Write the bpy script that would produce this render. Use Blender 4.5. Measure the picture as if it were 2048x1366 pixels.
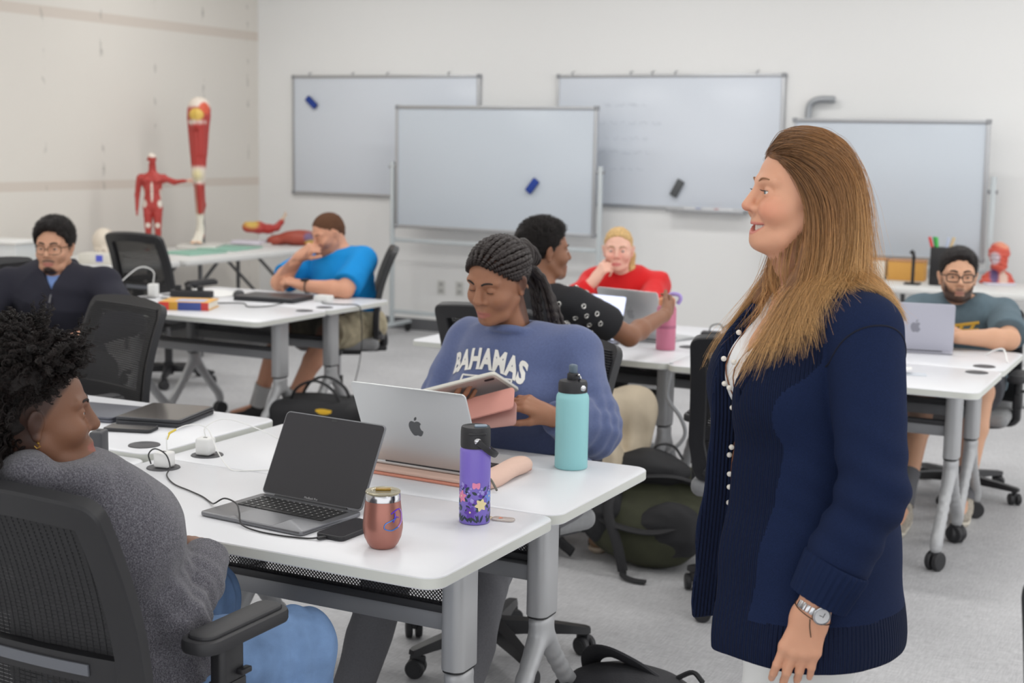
import bpy, bmesh, math, random
import numpy as np
from mathutils import Vector, Matrix
for o in list(bpy.data.objects): bpy.data.objects.remove(o)
scene = bpy.context.scene
COL = scene.collection
random.seed(7); RNG = np.random.default_rng(7)

# ------------------------------------------------------------------ camera (50 mm on full frame, 1.62 m up)
cam_d = bpy.data.cameras.new('camera'); cam = bpy.data.objects.new('camera', cam_d); COL.objects.link(cam)
cam_d.lens = 49.99; cam_d.sensor_width = 36.0; cam_d.clip_end = 100; cam_d.clip_start = 0.05
_fwd = np.array([-0.44930, 0.88257, -0.13846]); _rt = np.array([0.88985, 0.45587, 0.01830])
_fwd /= np.linalg.norm(_fwd); _rt -= _fwd * (_rt @ _fwd); _rt /= np.linalg.norm(_rt); _up = np.cross(_rt, _fwd)
cam.matrix_world = Matrix([[_rt[0], _up[0], -_fwd[0], 0], [_rt[1], _up[1], -_fwd[1], 0], [_rt[2], _up[2], -_fwd[2], 1.62], [0, 0, 0, 1]])
cam_d.dof.use_dof = True; cam_d.dof.focus_distance = 3.15; cam_d.dof.aperture_fstop = 4.4
scene.camera = cam

# ------------------------------------------------------------------ exposure, world, ceiling light
scene.view_settings.view_transform = 'Standard'; scene.view_settings.look = 'None'
scene.view_settings.exposure = 0.0; scene.view_settings.gamma = 1.0
scene.view_settings.use_curve_mapping = False
scene.cycles.use_denoising = True
scene.cycles.max_bounces = 6; scene.cycles.diffuse_bounces = 3; scene.cycles.glossy_bounces = 3
scene.cycles.transparent_max_bounces = 12; scene.cycles.transmission_bounces = 4
scene.cycles.sample_clamp_indirect = 6.0
world = bpy.data.worlds.new('hall_light'); scene.world = world; world.use_nodes = True
_bg = world.node_tree.nodes['Background']; _bg.inputs[0].default_value = (0.985, 0.99, 1.0, 1); _bg.inputs[1].default_value = 1.52
CEIL = 3.5
LIGHT_SPOTS = [(x, y) for y in (1.2, 3.6, 6.0, 8.6) for x in (-6.4, -3.9, -1.4, 1.1)]
for (lx, ly) in LIGHT_SPOTS:
    ld = bpy.data.lights.new('ceiling_lamp', 'AREA'); ld.shape = 'RECTANGLE'; ld.size = 1.2; ld.size_y = 0.3
    ld.energy = 11 if ly < 5 else 17; ld.color = (1.0, 0.99, 0.97)
    lo = bpy.data.objects.new('ceiling_lamp_light', ld); COL.objects.link(lo); lo.location = (lx, ly, CEIL - 0.075)

# ------------------------------------------------------------------ materials
def s2l(c):
    c = c / 255.0
    return c / 12.92 if c <= 0.04045 else ((c + 0.055) / 1.055) ** 2.4
def rgb(r, g=None, b=None):
    if g is None: r, g, b = (r >> 16) & 255, (r >> 8) & 255, r & 255
    return (s2l(r), s2l(g), s2l(b), 1.0)
MATS = {}
class NT:
    def __init__(s, m): s.t = m.node_tree; s.b = s.t.nodes['Principled BSDF']; s.out = s.t.nodes['Material Output']
    def n(s, typ, **kw):
        nd = s.t.nodes.new(typ)
        for k, v in kw.items():
            if k.startswith('i_'): nd.inputs[k[2:].replace('_', ' ')].default_value = v
            else: setattr(nd, k, v)
        return nd
    def l(s, a, b): s.t.links.new(a, b)
def mat(name, col=None, rough=0.6, metal=0.0, spec=0.5, vcol=False, noise=None, bump=None, coat=0.0, sheen=0.0, sss=0.0, trans=0.0):
    """noise=(scale, amount) mottles the colour; bump=(scale, strength[, detail])"""
    if name in MATS: return MATS[name]
    m = bpy.data.materials.new(name); m.use_nodes = True; t = NT(m); b = t.b
    b.inputs['Roughness'].default_value = rough; b.inputs['Metallic'].default_value = metal
    b.inputs['Specular IOR Level'].default_value = spec
    if coat: b.inputs['Coat Weight'].default_value = coat; b.inputs['Coat Roughness'].default_value = 0.15
    if sheen: b.inputs['Sheen Weight'].default_value = sheen; b.inputs['Sheen Roughness'].default_value = 0.5
    if sss: b.inputs['Subsurface Weight'].default_value = sss; b.inputs['Subsurface Radius'].default_value = (1.0, 0.35, 0.2); b.inputs['Subsurface Scale'].default_value = 0.006
    if trans: b.inputs['Transmission Weight'].default_value = trans
    src = None
    if vcol:
        a = t.n('ShaderNodeVertexColor', layer_name='Col'); src = a.outputs['Color']
    if col is not None: b.inputs['Base Color'].default_value = col if len(col) == 4 else (*col, 1)
    tc = t.n('ShaderNodeTexCoord')
    if noise:
        nz = t.n('ShaderNodeTexNoise', i_Scale=noise[0], i_Detail=5.0); t.l(tc.outputs['Object'], nz.inputs['Vector'])
        mx = t.n('ShaderNodeMix', data_type='RGBA', blend_type='MULTIPLY'); mx.inputs['Factor'].default_value = 1.0
        mr = t.n('ShaderNodeMapRange'); mr.inputs['From Min'].default_value = 0.3; mr.inputs['From Max'].default_value = 0.7
        mr.inputs['To Min'].default_value = 1 - noise[1]; mr.inputs['To Max'].default_value = 1 + noise[1]
        t.l(nz.outputs['Fac'], mr.inputs['Value']); t.l(mr.outputs['Result'], mx.inputs['B'])
        if src is not None: t.l(src, mx.inputs['A'])
        else: mx.inputs['A'].default_value = b.inputs['Base Color'].default_value
        src = mx.outputs['Result']
    if src is not None: t.l(src, b.inputs['Base Color'])
    if bump:
        nz = t.n('ShaderNodeTexNoise', i_Scale=bump[0], i_Detail=bump[2] if len(bump) > 2 else 3.0); t.l(tc.outputs['Object'], nz.inputs['Vector'])
        bp = t.n('ShaderNodeBump', i_Strength=bump[1], i_Distance=0.004); t.l(nz.outputs['Fac'], bp.inputs['Height']); t.l(bp.outputs['Normal'], b.inputs['Normal'])
    MATS[name] = m
    return m

# ------------------------------------------------------------------ objects
def tag(o, label=None, cat=None, group=None, kind=None):
    if label: o['label'] = label
    if cat: o['category'] = cat
    if group: o['group'] = group
    if kind: o['kind'] = kind
    return o
def thing(name, label, cat, loc=(0, 0, 0), rz=0.0, group=None):
    o = bpy.data.objects.new(name, None); COL.objects.link(o); o.empty_display_size = 0.1
    o.location = loc; o.rotation_euler = (0, 0, rz)
    return tag(o, label, cat, group)
def dup(o, parent=None):
    c = o.copy(); COL.objects.link(c); c.parent = parent
    for ch in list(o.children): dup(ch, c)
    return c
def link_mesh(name, V, F, material, parent=None, smooth=True, angle=40, col=None):
    me = bpy.data.meshes.new(name)
    V = np.asarray(V, dtype=np.float32)
    if isinstance(F, np.ndarray):
        nf, k = F.shape
        me.vertices.add(len(V)); me.vertices.foreach_set('co', V.ravel())
        me.loops.add(nf * k); me.loops.foreach_set('vertex_index', F.astype(np.int32).ravel())
        me.polygons.add(nf); me.polygons.foreach_set('loop_start', np.arange(0, nf * k, k, dtype=np.int32))
        me.polygons.foreach_set('loop_total', np.full(nf, k, dtype=np.int32)); me.update(calc_edges=True); me.validate()
    else:
        me.from_pydata([tuple(map(float, v)) for v in V], [], F)
    if smooth:
        me.shade_smooth()
        if angle: me.set_sharp_from_angle(angle=math.radians(angle))
    if col is not None:
        at = me.color_attributes.new('Col', 'FLOAT_COLOR', 'POINT')
        at.data.foreach_set('color', np.concatenate([col, np.ones((len(V), 1))], 1).astype(np.float32).ravel())
    o = bpy.data.objects.new(name, me); COL.objects.link(o)
    for m in (material if isinstance(material, (list, tuple)) else [material]):
        if m: me.materials.append(m)
    if parent: o.parent = parent
    return o
def rotz(a): return np.array([[math.cos(a), -math.sin(a), 0], [math.sin(a), math.cos(a), 0], [0, 0, 1.0]])
def roty(a): return np.array([[math.cos(a), 0, math.sin(a)], [0, 1, 0], [-math.sin(a), 0, math.cos(a)]])
def rotx(a): return np.array([[1, 0, 0], [0, math.cos(a), -math.sin(a)], [0, math.sin(a), math.cos(a)]])
def unit(v):
    v = np.asarray(v, float); return v / (np.linalg.norm(v) + 1e-12)
def rrect(w, h, r, n=6, cx=0, cy=0):
    pts = []
    for (sx, sy, a0) in ((1, 1, 0), (-1, 1, 90), (-1, -1, 180), (1, -1, 270)):
        for i in range(n + 1):
            a = math.radians(a0 + 90 * i / n); pts.append((cx + sx * (w / 2 - r) + r * math.cos(a), cy + sy * (h / 2 - r) + r * math.sin(a)))
    return pts
def smooth_path(pts, n=8):
    P = [np.asarray(p, float) for p in pts]; P = [2 * P[0] - P[1]] + P + [2 * P[-1] - P[-2]]; out = []
    for i in range(1, len(P) - 2):
        for j in range(n):
            t = j / n; a, b, c, d = P[i - 1], P[i], P[i + 1], P[i + 2]
            out.append(0.5 * (2 * b + (c - a) * t + (2 * a - 5 * b + 4 * c - d) * t * t + (3 * b - a - 3 * c + d) * t ** 3))
    out.append(P[-2]); return np.array(out)
class MB:
    def __init__(s, M=None, off=(0, 0, 0)): s.v = []; s.f = []; s.M = np.eye(3) if M is None else M; s.o = np.asarray(off, float); s.c = []
    def add(s, v, f, M=None, off=(0, 0, 0), col=None):
        v = np.asarray(v, float)
        if M is not None: v = v @ M.T
        v = (v + np.asarray(off, float)) @ s.M.T + s.o
        n = len(s.v); s.v.extend(v.tolist()); s.f.extend([tuple(i + n for i in q) for q in f])
        s.c.extend([col[:3] if col is not None else (1, 1, 1)] * len(v)); return s
    def box(s, c, size, bev=0.0, M=None, seg=2, col=None):
        bm = bmesh.new(); bmesh.ops.create_cube(bm, size=1.0)
        for v in bm.verts: v.co = Vector((v.co.x * size[0], v.co.y * size[1], v.co.z * size[2]))
        if bev > 0: bmesh.ops.bevel(bm, geom=bm.edges[:], offset=min(bev, 0.49 * min(size)), segments=seg, affect='EDGES', profile=0.5)
        bm.verts.index_update(); v = [tuple(x.co) for x in bm.verts]; f = [tuple(x.index for x in q.verts) for q in bm.faces]; bm.free()
        return s.add(v, f, M, c, col)
    def tube(s, pts, r, n=10, cap=True, col=None, closed=False, flat=1.0, up=None):
        P = np.asarray(pts, float); m = len(P); R = np.full(m, r, float) if np.isscalar(r) else np.asarray(r, float)
        T = np.gradient(P, axis=0); 
        if closed: T = np.roll(P, -1, 0) - np.roll(P, 1, 0)
        T /= np.linalg.norm(T, axis=1)[:, None] + 1e-12
        u = np.asarray(up, float) if up is not None else (np.array([0, 0, 1.0]) if abs(T[0][2]) < 0.9 else np.array([1.0, 0, 0]))
        u = u - T[0] * (u @ T[0]); u /= np.linalg.norm(u); V = []
        for i in range(m):
            u = u - T[i] * (u @ T[i]); u /= np.linalg.norm(u) + 1e-12; w = np.cross(T[i], u)
            for j in range(n):
                a = 2 * math.pi * j / n; V.append(P[i] + R[i] * (math.cos(a) * u * flat + math.sin(a) * w))
        F = []
        for i in range(m if closed else m - 1):
            i2 = (i + 1) % m
            for j in range(n): F.append((i * n + j, i * n + (j + 1) % n, i2 * n + (j + 1) % n, i2 * n + j))
        if cap and not closed: F.append(tuple(range(n - 1, -1, -1))); F.append(tuple((m - 1) * n + j for j in range(n)))
        return s.add(V, F, col=col)
    def cyl(s, a, b, r, r2=None, n=20, col=None):
        return s.tube([a, b], [r, r if r2 is None else r2], n, col=col)
    def lathe(s, prof, n=32, c=(0, 0, 0), M=None, col=None):
        V = []; F = []
        for (r, z) in prof:
            for j in range(n):
                a = 2 * math.pi * j / n; V.append((r * math.cos(a), r * math.sin(a), z))
        for i in range(len(prof) - 1):
            for j in range(n): F.append((i * n + j, i * n + (j + 1) % n, (i + 1) * n + (j + 1) % n, (i + 1) * n + j))
        if prof[0][0] > 1e-6: F.append(tuple(range(n - 1, -1, -1)))
        if prof[-1][0] > 1e-6: F.append(tuple((len(prof) - 1) * n + j for j in range(n)))
        return s.add(V, F, M, c, col)
    def prism(s, outline, z0, z1, bev=0.0, M=None, off=(0, 0, 0), seg=2, col=None):
        n = len(outline); lv = []
        o2 = np.asarray(outline, float); cen = o2.mean(0)
        if bev > 0:
            nxt = np.roll(o2, -1, 0); prv = np.roll(o2, 1, 0); t = nxt - prv; t /= np.linalg.norm(t, axis=1)[:, None] + 1e-12
            nrm = np.stack([t[:, 1], -t[:, 0]], 1)
            area = 0.5 * np.sum(o2[:, 0] * nxt[:, 1] - nxt[:, 0] * o2[:, 1])
            if area < 0: nrm = -nrm
            for i in range(seg + 1):
                a = math.pi / 2 * i / seg; lv.append((o2 - nrm * bev * (1 - math.sin(a)), z0 + bev * (1 - math.cos(a))))
            for i in range(seg + 1):
                a = math.pi / 2 * i / seg; lv.append((o2 - nrm * bev * (1 - math.cos(a)), z1 - bev * (1 - math.sin(a))))
        else: lv = [(o2, z0), (o2, z1)]
        V = []; F = []
        for (q, z) in lv: V.extend([(x, y, z) for x, y in q])
        for i in range(len(lv) - 1):
            for j in range(n): F.append((i * n + j, i * n + (j + 1) % n, (i + 1) * n + (j + 1) % n, (i + 1) * n + j))
        F.append(tuple(range(n - 1, -1, -1))); F.append(tuple((len(lv) - 1) * n + j for j in range(n)))
        return s.add(V, F, M, off, col)
    def grid(s, G, col=None, closed_u=False):
        G = np.asarray(G, float); a, b = G.shape[:2]; F = []
        for i in range(a if closed_u else a - 1):
            for j in range(b - 1): F.append((i * b + j, ((i + 1) % a) * b + j, ((i + 1) % a) * b + j + 1, i * b + j + 1))
        return s.add(G.reshape(-1, 3), F, col=col)
    def sheet(s, G, th, nrm):
        """a thin curved sheet with real thickness"""
        G = np.asarray(G, float); a, b = G.shape[:2]; H2 = G + np.asarray(nrm, float) * th; F = []; N = a * b
        I = lambda i, j: i * b + j
        for i in range(a - 1):
            for j in range(b - 1):
                F.append((I(i, j), I(i, j + 1), I(i + 1, j + 1), I(i + 1, j))); F.append((N + I(i, j), N + I(i + 1, j), N + I(i + 1, j + 1), N + I(i, j + 1)))
        for j in range(b - 1): F.append((I(0, j), N + I(0, j), N + I(0, j + 1), I(0, j + 1))); F.append((I(a - 1, j), I(a - 1, j + 1), N + I(a - 1, j + 1), N + I(a - 1, j)))
        for i in range(a - 1): F.append((I(i, 0), I(i + 1, 0), N + I(i + 1, 0), N + I(i, 0))); F.append((I(i, b - 1), N + I(i, b - 1), N + I(i + 1, b - 1), I(i + 1, b - 1)))
        return s.add(np.concatenate([G.reshape(-1, 3), H2.reshape(-1, 3)]), F)
    def build(s, name, material, parent=None, smooth=True, angle=40, vcol=False, fix=True):
        o = link_mesh(name, s.v, s.f, material, parent, smooth, angle, np.array(s.c) if vcol else None)
        if fix:
            bm = bmesh.new(); bm.from_mesh(o.data); bmesh.ops.recalc_face_normals(bm, faces=bm.faces[:]); bm.to_mesh(o.data); bm.free()
            if smooth and angle: o.data.set_sharp_from_angle(angle=math.radians(angle))
        return o

# ------------------------------------------------------------------ implicit surfaces (bodies, clothes, hair, soft things)
class P_ell:
    def __init__(s, c, r, A=None):
        s.c = np.asarray(c, float); s.r = np.asarray(r, float); s.A = A; m = s.r.max(); s.lo = s.c - m; s.hi = s.c + m
    def __call__(s, P):
        q = P - s.c
        if s.A is not None: q = q @ s.A.T
        k0 = np.sqrt(((q / s.r) ** 2).sum(1)); k1 = np.sqrt(((q / (s.r * s.r)) ** 2).sum(1)) + 1e-9
        return np.where(k0 < 0.05, -s.r.min(), k0 * (k0 - 1) / k1)
class P_cap:
    def __init__(s, a, b, ra, rb=None):
        s.a = np.asarray(a, float); s.b = np.asarray(b, float); s.ra = ra; s.rb = ra if rb is None else rb; m = max(s.ra, s.rb)
        s.lo = np.minimum(s.a, s.b) - m; s.hi = np.maximum(s.a, s.b) + m
    def __call__(s, P):
        ab = s.b - s.a; q = P - s.a; t = np.clip(q @ ab / (ab @ ab + 1e-12), 0, 1)
        d = q - t[:, None] * ab
        return np.sqrt((d * d).sum(1)) - (s.ra + (s.rb - s.ra) * t)
class P_ecap:
    """capsule with an elliptic section: side = direction of the first radius"""
    def __init__(s, a, b, side, r0, r1):
        s.a = np.asarray(a, float); s.b = np.asarray(b, float); s.r0 = np.asarray(r0, float); s.r1 = np.asarray(r1, float)
        ax = unit(s.b - s.a); sd = np.asarray(side, float); sd = sd - ax * (sd @ ax); s.s = unit(sd); s.w = np.cross(ax, s.s); s.ax = ax
        m = max(s.r0.max(), s.r1.max()); s.lo = np.minimum(s.a, s.b) - m; s.hi = np.maximum(s.a, s.b) + m
    def __call__(s, P):
        L = np.linalg.norm(s.b - s.a); q = P - s.a; h = q @ s.ax; t = np.clip(h / L, 0, 1); e = h - t * L
        rs = s.r0[0] + (s.r1[0] - s.r0[0]) * t; rf = s.r0[1] + (s.r1[1] - s.r0[1]) * t; re = np.minimum(rs, rf)
        u = q @ s.s; w = q @ s.w
        k0 = np.sqrt((u / rs) ** 2 + (w / rf) ** 2 + (e / re) ** 2); k1 = np.sqrt((u / rs ** 2) ** 2 + (w / rf ** 2) ** 2 + (e / re ** 2) ** 2) + 1e-9
        return np.where(k0 < 0.05, -re, k0 * (k0 - 1) / k1)
class P_box:
    def __init__(s, c, h, A=None, r=0.0):
        s.c = np.asarray(c, float); s.h = np.asarray(h, float) - r; s.A = A; s.r = r; m = np.linalg.norm(h); s.lo = s.c - m; s.hi = s.c + m
    def __call__(s, P):
        q = P - s.c
        if s.A is not None: q = q @ s.A.T
        q = np.abs(q) - s.h
        return np.sqrt((np.maximum(q, 0) ** 2).sum(1)) + np.minimum(q.max(1), 0) - s.r
class P_plane:
    def __init__(s, p, n): s.p = np.asarray(p, float); s.n = unit(n)
    def __call__(s, P): return (P - s.p) @ s.n
class P_fn:
    def __init__(s, fn, lo=None, hi=None): s.fn = fn; s.lo = lo; s.hi = hi
    def __call__(s, P): return s.fn(P)
class SDF:
    def __init__(s): s.ops = []; s.dis = []; s.amp = 0.0; s.paints = []
    def u(s, p, k=0.012): s.ops.append((0, p, k)); return s
    def sub(s, p, k=0.006): s.ops.append((1, p, k)); return s
    def inter(s, p, k=0.004): s.ops.append((2, p, k)); return s
    def disp(s, fn, amp): s.dis.append(fn); s.amp += amp; return s
    def paint(s, prim, col, soft=0.003): s.paints.append((prim, np.asarray(col[:3]), soft)); return s
    @staticmethod
    def comb(ops, P, vals=None):
        D = np.full(len(P), 1e3)
        for i, (t, p, k) in enumerate(ops):
            d = p(P) if vals is None else vals[i]
            if t == 0:
                h = np.clip(0.5 + 0.5 * (d - D) / k, 0, 1); D = d + (D - d) * (1 - h) * 1.0 if False else (d * (1 - h) + D * h - k * h * (1 - h))
            elif t == 1:
                d = -d; h = np.clip(0.5 - 0.5 * (d - D) / k, 0, 1); D = D * h + d * (1 - h) + k * h * (1 - h)
            else:
                h = np.clip(0.5 - 0.5 * (d - D) / k, 0, 1); D = D * h + d * (1 - h) + k * h * (1 - h)
        return D
    def extract(s, res, lo=None, hi=None):
        if lo is None:
            bb = [p for t, p, k in s.ops if t == 0 and getattr(p, 'lo', None) is not None]; lo = np.min([p.lo for p in bb], 0); hi = np.max([p.hi for p in bb], 0)
        lo = np.asarray(lo, float) - 2 * res - s.amp; hi = np.asarray(hi, float) + 2 * res + s.amp
        B = 14; nb = np.ceil((hi - lo) / (res * B)).astype(int); N = nb * B
        bi = np.stack(np.meshgrid(*[np.arange(k) for k in nb], indexing='ij'), -1).reshape(-1, 3)
        cen = lo + (bi * B + (B - 1) / 2) * res; Rb = math.sqrt(3) / 2 * B * res * 1.35 + s.amp
        vals = [p(cen) for t, p, k in s.ops]; D = s.comb(s.ops, cen, vals)
        A = np.full(N, 1.0, np.float32)
        loc = np.stack(np.meshgrid(*[np.arange(B)] * 3, indexing='ij'), -1).reshape(-1, 3) * res
        act = np.abs(D) < Rb * 1.25
        for i in np.nonzero((~act) & (D < 0))[0]:
            a, b, c = bi[i] * B; A[a:a + B, b:b + B, c:c + B] = -1
        for i in np.nonzero(act)[0]:
            sel = []
            for j, (t, p, k) in enumerate(s.ops):
                v = vals[j][i]
                if t < 2 and v < Rb * 1.3 + k or t == 2 and v > -(Rb * 1.3 + k): sel.append((t, p, k))
            a, b, c = bi[i] * B
            P = lo + np.array([a, b, c]) * res + loc; d = s.comb(sel, P)
            for fn in s.dis: d = d + fn(P)
            A[a:a + B, b:b + B, c:c + B] = d.reshape(B, B, B)
        A[0] = A[-1] = 1; A[:, 0] = A[:, -1] = 1; A[:, :, 0] = A[:, :, -1] = 1
        S = A < 0
        cnt = np.zeros((N[0] - 1, N[1] - 1, N[2] - 1), np.int8)
        for dx in (0, 1):
            for dy in (0, 1):
                for dz in (0, 1): cnt += S[dx:N[0] - 1 + dx, dy:N[1] - 1 + dy, dz:N[2] - 1 + dz]
        C = np.stack(np.nonzero((cnt > 0) & (cnt < 8)), 1); ids = np.full(cnt.shape, -1, np.int32); ids[C[:, 0], C[:, 1], C[:, 2]] = np.arange(len(C))
        acc = np.zeros((len(C), 3)); num = np.zeros(len(C)); corners = [(x, y, z) for x in (0, 1) for y in (0, 1) for z in (0, 1)]
        for i1, c1 in enumerate(corners):
            for c2 in corners[i1 + 1:]:
                if sum(abs(p - q) for p, q in zip(c1, c2)) != 1: continue
                v1 = A[C[:, 0] + c1[0], C[:, 1] + c1[1], C[:, 2] + c1[2]]; v2 = A[C[:, 0] + c2[0], C[:, 1] + c2[1], C[:, 2] + c2[2]]
                m = (v1 < 0) != (v2 < 0); t = np.where(m, v1 / np.where(m, v1 - v2, 1), 0)[:, None]
                acc += np.where(m[:, None], np.array(c1) + t * (np.array(c2) - np.array(c1)), 0); num += m
        V = lo + (C + acc / num[:, None]) * res
        F = []
        for ax in range(3):
            sl0 = [slice(None)] * 3; sl1 = [slice(None)] * 3; sl0[ax] = slice(0, -1); sl1[ax] = slice(1, None)
            E = S[tuple(sl0)] != S[tuple(sl1)]; I = np.stack(np.nonzero(E), 1); b, c = (ax + 1) % 3, (ax + 2) % 3
            I = I[(I[:, b] > 0) & (I[:, c] > 0)]
            def g(db, dc):
                J = I.copy(); J[:, b] -= db; J[:, c] -= dc; return ids[J[:, 0], J[:, 1], J[:, 2]]
            q = np.stack([g(1, 1), g(0, 1), g(0, 0), g(1, 0)], 1); neg = S[I[:, 0], I[:, 1], I[:, 2]]
            q[~neg] = q[~neg][:, ::-1]; F.append(q)
        F = np.concatenate(F); F = F[(F >= 0).all(1)]
        return V, F
    def colors(s, V, base):
        c = np.tile(np.asarray(base[:3], float), (len(V), 1))
        for (p, col, soft) in s.paints:
            w = np.clip(0.5 - p(V) / soft, 0, 1)[:, None]; c = c * (1 - w) + col * w
        return c
    def build(s, name, material, parent, res, base=(1, 1, 1), smooth_it=1, X=None, lo=None, hi=None):
        V, F = s.extract(res, lo, hi)
        col = s.colors(V, base)
        for _ in range(smooth_it):   # a light Laplacian pass
            a = np.zeros_like(V); n = np.zeros(len(V))
            for i in range(4): np.add.at(a, F[:, i], V[F[:, (i + 1) % 4]]); np.add.at(n, F[:, i], 1); np.add.at(a, F[:, i], V[F[:, (i - 1) % 4]]); np.add.at(n, F[:, i], 1)
            V = 0.5 * V + 0.5 * a / np.maximum(n, 1)[:, None]
        if X is not None: V = X(V)
        return link_mesh(name, V, F, material, parent, True, None, col)
def vnoise(P, sc, seed=0):
    """cheap smooth value noise made of sines, -1..1"""
    r = np.random.default_rng(seed); out = np.zeros(len(P))
    for i in range(5):
        k = r.normal(size=3); k = k / np.linalg.norm(k) * sc * (0.7 + 0.9 * r.random()); out += np.sin(P @ k + r.random() * 6.28)
    return out / 5 * 1.5
# ================================================================== the room
BW, LW = 10.5, -7.95
M_WALL = mat('white_wall_paint', rgb(241, 241, 240), 0.75, bump=(900, 0.05))
M_CEIL = mat('ceiling_tile_white', rgb(225, 225, 222), 0.9)
M_SKIRT = mat('grey_vinyl_skirting', rgb(96, 97, 100), 0.6)
def floor_mat():
    m = mat('grey_woven_vinyl_floor', rgb(170, 170, 172), 0.6); t = NT(m)
    tc = t.n('ShaderNodeTexCoord'); outs = []
    for sx, sy in ((18, 170), (170, 18)):
        mp = t.n('ShaderNodeMapping'); mp.inputs['Scale'].default_value = (sx, sy, 1); t.l(tc.outputs['Object'], mp.inputs['Vector'])
        nz = t.n('ShaderNodeTexNoise', i_Scale=1.0, i_Detail=2.0); t.l(mp.outputs['Vector'], nz.inputs['Vector']); outs.append(nz.outputs['Fac'])
    big = t.n('ShaderNodeTexNoise', i_Scale=1.3, i_Detail=3.0); t.l(tc.outputs['Object'], big.inputs['Vector'])
    a = t.n('ShaderNodeMath', operation='ADD'); t.l(outs[0], a.inputs[0]); t.l(outs[1], a.inputs[1])
    b = t.n('ShaderNodeMath', operation='ADD'); t.l(a.outputs[0], b.inputs[0]); t.l(big.outputs['Fac'], b.inputs[1])
    r = t.n('ShaderNodeValToRGB'); r.color_ramp.elements[0].position = 0.36; r.color_ramp.elements[1].position = 0.64
    r.color_ramp.elements[0].color = rgb(166, 166, 169); r.color_ramp.elements[1].color = rgb(206, 206, 208)
    d = t.n('ShaderNodeMath', operation='DIVIDE'); d.inputs[1].default_value = 3.0; t.l(b.outputs[0], d.inputs[0]); t.l(d.outputs[0], r.inputs[0]); t.l(r.outputs[0], t.b.inputs['Base Color'])
    return m
def panel_wall_mat():
    m = mat('beige_wallboard', rgb(205, 198, 188), 0.8); t = NT(m)
    tc = t.n('ShaderNodeTexCoord'); sp = t.n('ShaderNodeSeparateXYZ'); t.l(tc.outputs['Object'], sp.inputs[0])
    def band(sock, c, hw, soft=0.006):
        s = t.n('ShaderNodeMath', operation='SUBTRACT'); s.inputs[1].default_value = c; t.l(sock, s.inputs[0])
        a = t.n('ShaderNodeMath', operation='ABSOLUTE'); t.l(s.outputs[0], a.inputs[0])
        r = t.n('ShaderNodeMapRange'); r.inputs['From Min'].default_value = hw + soft; r.inputs['From Max'].default_value = hw; t.l(a.outputs[0], r.inputs[0]); return r.outputs[0]
    b1 = band(sp.outputs['Z'], 1.235, 0.032); b2 = band(sp.outputs['Z'], 2.515, 0.036)
    mx = t.n('ShaderNodeMath', operation='MAXIMUM'); t.l(b1, mx.inputs[0]); t.l(b2, mx.inputs[1])
    # rows of filled screw heads at the studs
    pp = t.n('ShaderNodeMath', operation='PINGPONG'); pp.inputs[1].default_value = 0.305; ad = t.n('ShaderNodeMath', operation='ADD'); ad.inputs[1].default_value = 0.02; t.l(sp.outputs['Y'], ad.inputs[0]); t.l(ad.outputs[0], pp.inputs[0])
    st = band(pp.outputs[0], 0.0, 0.012, 0.01); nz = t.n('ShaderNodeTexNoise', i_Scale=9.0, i_Detail=2.0); t.l(tc.outputs['Object'], nz.inputs['Vector'])
    th = t.n('ShaderNodeMapRange'); th.inputs['From Min'].default_value = 0.55; th.inputs['From Max'].default_value = 0.7; t.l(nz.outputs['Fac'], th.inputs[0])
    ml = t.n('ShaderNodeMath', operation='MULTIPLY'); t.l(st, ml.inputs[0]); t.l(th.outputs[0], ml.inputs[1])
    big = t.n('ShaderNodeTexNoise', i_Scale=0.9, i_Detail=4.0); t.l(tc.outputs['Object'], big.inputs['Vector'])
    c0 = t.n('ShaderNodeMix', data_type='RGBA'); c0.inputs['A'].default_value = rgb(224, 219, 212); c0.inputs['B'].default_value = rgb(231, 226, 218); t.l(big.outputs['Fac'], c0.inputs['Factor'])
    c1 = t.n('ShaderNodeMix', data_type='RGBA'); t.l(c0.outputs['Result'], c1.inputs['A']); c1.inputs['B'].default_value = rgb(216, 206, 196); t.l(mx.outputs[0], c1.inputs['Factor'])
    f2 = t.n('ShaderNodeMath', operation='MULTIPLY'); f2.inputs[1].default_value = 0.5; t.l(ml.outputs[0], f2.inputs[0])
    c2 = t.n('ShaderNodeMix', data_type='RGBA'); t.l(c1.outputs['Result'], c2.inputs['A']); c2.inputs['B'].default_value = rgb(150, 147, 142); t.l(f2.outputs[0], c2.inputs['Factor'])
    t.l(c2.outputs['Result'], t.b.inputs['Base Color']); return m
def struct(name, mb, m):
    o = mb.build(name, m, None, False); o['kind'] = 'structure'; return o
struct('floor', MB().box((-2, 3.5, -0.05), (13, 15, 0.1)), floor_mat())
struct('wall_back', MB().box((-2, BW + 0.06, CEIL / 2), (13, 0.12, CEIL)), M_WALL)
struct('wall_left', MB().box((LW - 0.06, 3.5, CEIL / 2), (0.12, 14.2, CEIL)), panel_wall_mat())
struct('ceiling', MB().box((-2, 3.5, CEIL + 0.05), (13, 15, 0.1)), M_CEIL)
struct('baseboard_back', MB().box((-1.7, BW - 0.006, 0.05), (12.4, 0.012, 0.10), 0.003), M_SKIRT)
struct('baseboard_left', MB().box((LW + 0.006, 3.5, 0.05), (0.012, 13.9, 0.10), 0.003), M_SKIRT)
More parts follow.
